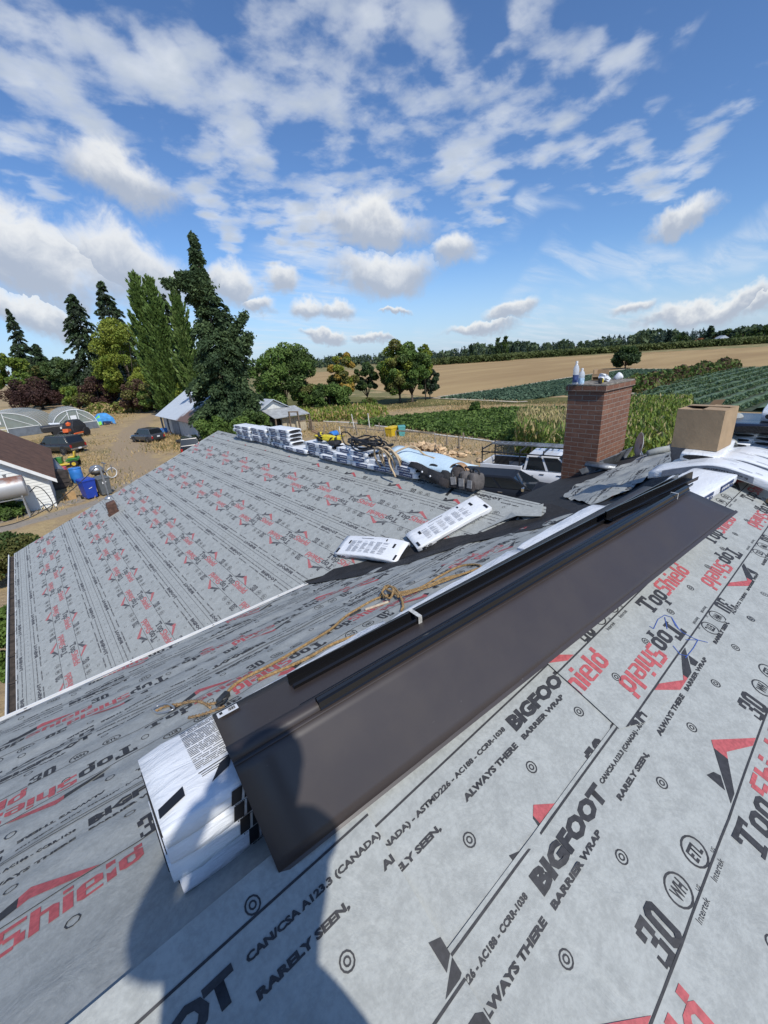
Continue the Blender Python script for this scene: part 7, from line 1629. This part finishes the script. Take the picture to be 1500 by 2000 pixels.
dbean = at(1000, 866) - at(770, 833); dbean = dbean[:2] / np.linalg.norm(dbean[:2])
crop('bean_plants', bean_poly, 60000, lambda r, n: r.uniform(.06, .42, n), .22, [MG, DG, MG2], 'low green bean plants covering the field behind the garden', 'crop', 31, rows=(dbean, .95), probs=[.5, .3, .2])
drow = at(1490, 728) - at(1240, 796); drow = drow[:2] / np.linalg.norm(drow[:2])
def mounds(name, poly, d, spc, wd, ht, m, lab, seed):
    rg = np.random.default_rng(seed); P_ = np.array([q[:2] for q in poly]); nx, nyy = -d[1], d[0]; cs = P_[:, 0] * nx + P_[:, 1] * nyy; as_ = P_ @ d; V, Fc = [], []; n = 0
    for c in np.arange(cs.min(), cs.max(), spc):
        A = np.arange(as_.min(), as_.max(), 1.1); X, Y_ = A * d[0] + c * nx, A * d[1] + c * nyy; ins = inpoly(X, Y_, poly); run = []
        for k in list(range(len(A))) + [-1]:
            if k >= 0 and ins[k]: run.append(k); continue
            if len(run) > 1:
                for j, kk in enumerate(run):
                    for o_, z in ((-wd / 2, .06), (-wd * .22, ht), (wd * .22, ht), (wd / 2, .06)):
                        o2 = o_ * rg.uniform(.75, 1.25); V.append((X[kk] + nx * o2 + rg.normal() * .1, Y_[kk] + nyy * o2 + rg.normal() * .1, z * rg.uniform(.7, 1.25)))
                    if j: Fc += [[n + 4 * (j - 1) + q, n + 4 * j + q, n + 4 * j + q + 1, n + 4 * (j - 1) + q + 1] for q in range(3)]
                n += 4 * len(run)
            run = []
    me = fast_mesh(name, np.array(V), np.array(Fc)); me.materials.append(m); o = bpy.data.objects.new(name, me); COL.objects.link(o); return tag(o, lab, 'crop', kind='stuff')
mounds('berry_rows', row_poly, drow, 2.1, 1.35, .42, leafm('berry_row', (.082, .122, .070), (.115, .16, .088), .5), 'long straight mounded rows of the striped field', 3)
crop('row_crop', row_poly, 36000, lambda r, n: r.uniform(.10, .46, n), .20, [leafm('berry_leaf', (.062, .105, .062), (.095, .145, .085)), DK2], 'striped rows of dark green berry plants on the right', 'crop', 32, rows=(drow, 2.1, .07))
teal_poly = F([(858, 779), (1012, 783), (1112, 771), (1238, 738), (1335, 723), (1225, 723), (1112, 740), (1000, 759)])
crop('teal_crop', teal_poly, 50000, lambda r, n: r.uniform(.06, .22, n), .30, [TEAL, leafm('kale_leaf', (.065, .11, .068), (.10, .15, .095))], 'blue green vegetable crop in the middle field', 'crop', 33, rows=(drow, 1.6))
corn1 = F([(1002, 892), (1120, 930), (1120, 868), (1016, 852)]); corn2 = F([(1196, 935), (1345, 930), (1345, 812), (1208, 812)])
crop('corn_stalks', corn1, 14000, lambda r, n: 2.2 * r.random(n) ** .8, .11, [CORN, MG2, DRYC], 'patch of corn stalks and weeds behind the white pickup', 'crop', 34, asp=6, vertical=True, probs=[.45, .3, .25])
crop('corn_tassels', F([(1006, 880), (1120, 905), (1120, 862), (1014, 856)]), 3200, lambda r, n: r.uniform(1.6, 2.65, n), .07, [DRYC], 'dry corn tassels above the corn patch', 'crop', 35, asp=5, vertical=True)
crop('sunflower_stalks', corn2, 52000, lambda r, n: 1.9 * r.random(n) ** .7, .115, [CORN, YG2, MG2, DRYC, OLV], 'tangled yellowing corn and sunflower stalks right of the chimney', 'crop', 36, asp=3.4, vertical=True, probs=[.20, .45, .15, .13, .07])
crop('garden_rows', F([(575, 826), (700, 822), (760, 812), (735, 802), (580, 804)]), 12000, lambda r, n: 1.1 * r.random(n), .15, [YG2, STR, CORN, YG], 'yellow green garden rows beyond the fenced ground', 'crop', 37, asp=3, vertical=True)
for i, (poly, n, hh) in enumerate([([(590, 850), (780, 866), (900, 880), (1060, 900), (1060, 872), (860, 850), (640, 826), (580, 836)], 5000, .34), ([(300, 880), (395, 880), (380, 850), (320, 842), (312, 860)], 3000, .5), ([(-60, 1005), (100, 992), (240, 950), (250, 935), (120, 985), (0, 1012)], 3500, .28), ([(100, 870), (240, 905), (240, 930), (160, 960), (60, 900)], 5000, .16), ([(850, 806), (1110, 799), (1110, 786), (860, 783), (700, 800)], 6000, .45), ([(200, 838), (240, 822), (250, 806), (190, 808)], 2600, .7), ([(40, 870), (200, 870), (215, 850), (110, 850), (20, 858)], 3500, .25)]):
    crop('dry_grass', F(poly), n * 4, lambda r, n_: hh * .55 * r.random(n_) ** 1.5, .045 if hh < .5 else .06, [STR, STR, OLV], 'tufts of dry straw coloured grass', 'grass', 40 + i, asp=5.5, vertical=True)
# ------------------------------------------------------------------ the photographer behind the lens (only the shadow is in the picture)
SKIN = mat('skin', (.45, .26, .18), .55); SHIRT = mat('dark_blue_shirt', (.03, .045, .09), .85, .2, 12); JEANS = mat('work_trousers', (.06, .055, .05), .9, .2, 12); CAPM = mat('dark_cap', (.02, .02, .025), .8)
def skin_mesh(name, joints, edges, mats, parent, mfun=None, sub=1):
    me = bpy.data.meshes.new(name); me.from_pydata([j[0] for j in joints], edges, []); o = bpy.data.objects.new(name, me); COL.objects.link(o)
    md = o.modifiers.new('skin', 'SKIN'); sv = me.skin_vertices[0].data if me.skin_vertices else None
    if sv is None:
        import bmesh
        bm = bmesh.new(); bm.from_mesh(me); bm.verts.layers.skin.verify(); bm.to_mesh(me); bm.free(); sv = me.skin_vertices[0].data
    for i, j in enumerate(joints):
        r = j[1]; sv[i].radius = r if hasattr(r, '__len__') else (r, r)
    sv[0].use_root = True
    ms = o.modifiers.new('sub', 'SUBSURF'); ms.levels = sub; ms.render_levels = sub
    dg = bpy.context.evaluated_depsgraph_get(); m2 = bpy.data.meshes.new_from_object(o.evaluated_get(dg)); bpy.data.objects.remove(o); bpy.data.meshes.remove(me)
    m2.name = name; m2.materials.clear()
    for m in mats: m2.materials.append(m)
    for p in m2.polygons:
        p.use_smooth = True
        p.material_index = mfun(p.center) if mfun else 0
    ob = bpy.data.objects.new(name, m2); COL.objects.link(ob)
    if parent: ob.parent = parent
    return ob
PXY = np.array([-.10, -.12]); pz = ZR - (YR - PXY[1]) * TP
per = thing('person', 'person in a cap taking the photo, holding up a phone, seen only by the shadow', 'person', (PXY[0], PXY[1], pz))
rt = np.array([1.0, 0]); fd = np.array([0, 1.0])
def bp_(r_, f_, z): return (r_, f_, z)
Cl = np.array([0 - PXY[0], 0 - PXY[1], GZ - pz])     # the lens, in the person's frame
bk = np.array([-CR[0, 2], -CR[1, 2], -CR[2, 2]])
ph = Cl + bk * .035
upv = np.array([-CR[0, 1], -CR[1, 1], -CR[2, 1]]); rgt = np.array([CR[0, 0], CR[1, 0], CR[2, 0]])
lh = tuple(ph - rgt * .065 - upv * .03 + bk * .03); rh = tuple(ph + rgt * .055 - upv * .07 + bk * .03)
J_ = [(bp_(-.07, 0, .93), (.33, .17)), (bp_(-.06, 0, 1.15), (.31, .16)), (bp_(.01, -.01, 1.36), (.25, .135)), (bp_(.07, -.02, 1.50), (.12, .09)), (bp_(.11, -.02, 1.58), (.058, .058)), (bp_(.145, -.02, 1.68), (.075, .09)), (bp_(.15, -.03, 1.77), (.078, .092)), (bp_(.15, -.035, 1.82), (.055, .065)),
      (bp_(-.16, -.01, 1.43), .075), (bp_(-.27, .0, 1.50), .06), (lh, .034),
      (bp_(.21, -.02, 1.45), .072), (bp_(.27, .06, 1.28), .052), (rh, .034),
      (bp_(-.12, 0, .88), .12), (bp_(-.15, .03, .48), .08), (bp_(-.16, -.02, .08), .055), (bp_(-.17, .10, .06), .045),
      (bp_(.12, 0, .88), .12), (bp_(.16, .03, .46), .08), (bp_(.18, -.02, .06), .055), (bp_(.19, .10, .04), .045)]
E_ = [(0, 1), (1, 2), (2, 3), (3, 4), (4, 5), (5, 6), (6, 7), (3, 8), (8, 9), (9, 10), (3, 11), (11, 12), (12, 13), (0, 14), (14, 15), (15, 16), (16, 17), (0, 18), (18, 19), (19, 20), (20, 21)]
def bodymat(c):
    if c.z > 1.56 and .0 < c.x < .26 and c.y < .07: return 0
    hd_ = min((Vector(lh) - c).length, (Vector(rh) - c).length)
    if hd_ < .22: return 0
    return 2 if c.z < .98 else 1
skin_mesh('body', J_, E_, [SKIN, SHIRT, JEANS], per, bodymat, 2)
for hnd, sg in ((lh, 1), (rh, -1)):
    hn_ = np.array(hnd); js = [(tuple(hn_), .026)]; es = []
    for k in range(4):
        L_ = [.085, .095, .09, .07][k]; o0 = hn_ + upv * (.03 - .02 * k) + rgt * sg * .01; a1 = o0 + rgt * sg * L_ * .45 - bk * .02; a2 = a1 + rgt * sg * L_ * .3 + bk * .012; n0 = len(js)
        js += [(tuple(o0), .010), (tuple(a1), .0085), (tuple(a2), .0075)]; es += [(0, n0), (n0, n0 + 1), (n0 + 1, n0 + 2)]
    n0 = len(js); o0 = hn_ + upv * .02 + bk * .02; js += [(tuple(o0), .012), (tuple(o0 + upv * .04 + rgt * sg * .02), .010), (tuple(o0 + upv * .055 + rgt * sg * .045 - bk * .01), .008)]; es += [(0, n0), (n0, n0 + 1), (n0 + 1, n0 + 2)]
    skin_mesh('hand', js, es, [SKIN], per)
b = MB(); T = Matrix.Translation(bp_(.15, -.03, 1.775)); b.lathe([(.092, -.01), (.095, .03), (.085, .07), (.055, .092), (.01, .10)], 20, T=T)
b.loft([[bp_(.15 + .088 * math.sin(a) + e * math.sin(a) * .3, -.03 + .088 * math.cos(a) + e * math.cos(a), 1.772 - e * .15) for a in np.linspace(-1.1, 1.1, 9)] for e in (0, .06)], caps=False, close=False); b.build('cap', CAPM, per, smooth=True, solid=.004)
b = MB()
for s_ in (-1, 1): b.lathe([(.001, .010), (.009, .006), (.010, 0)], 8, T=Matrix.Translation(bp_(.145 + .032 * s_, .062, 1.72)))
b.loft([[bp_(.145 + x, f_, z) for x, z in ((-.013 * k, 1.665), (.013 * k, 1.665), (0, 1.705))] for k, f_ in ((1, .058), (.5, .082))]); b.build('face_features', SKIN, per)
pho = thing('phone', 'black phone held up in both hands by the photographer', 'phone', (0 + bk[0] * .03, bk[1] * .03, GZ + bk[2] * .03), rot=M4.to_euler())
b = MB(); b.box((0, 0, 0), (.075, .158, .009)); b.build('phone_body', BLKPL, pho, bevel=.003)
b = MB(); b.box((0, 0, .0055), (.069, .15, .001)); b.build('phone_screen', mat('phone_glass', (.01, .01, .012), .05), pho)
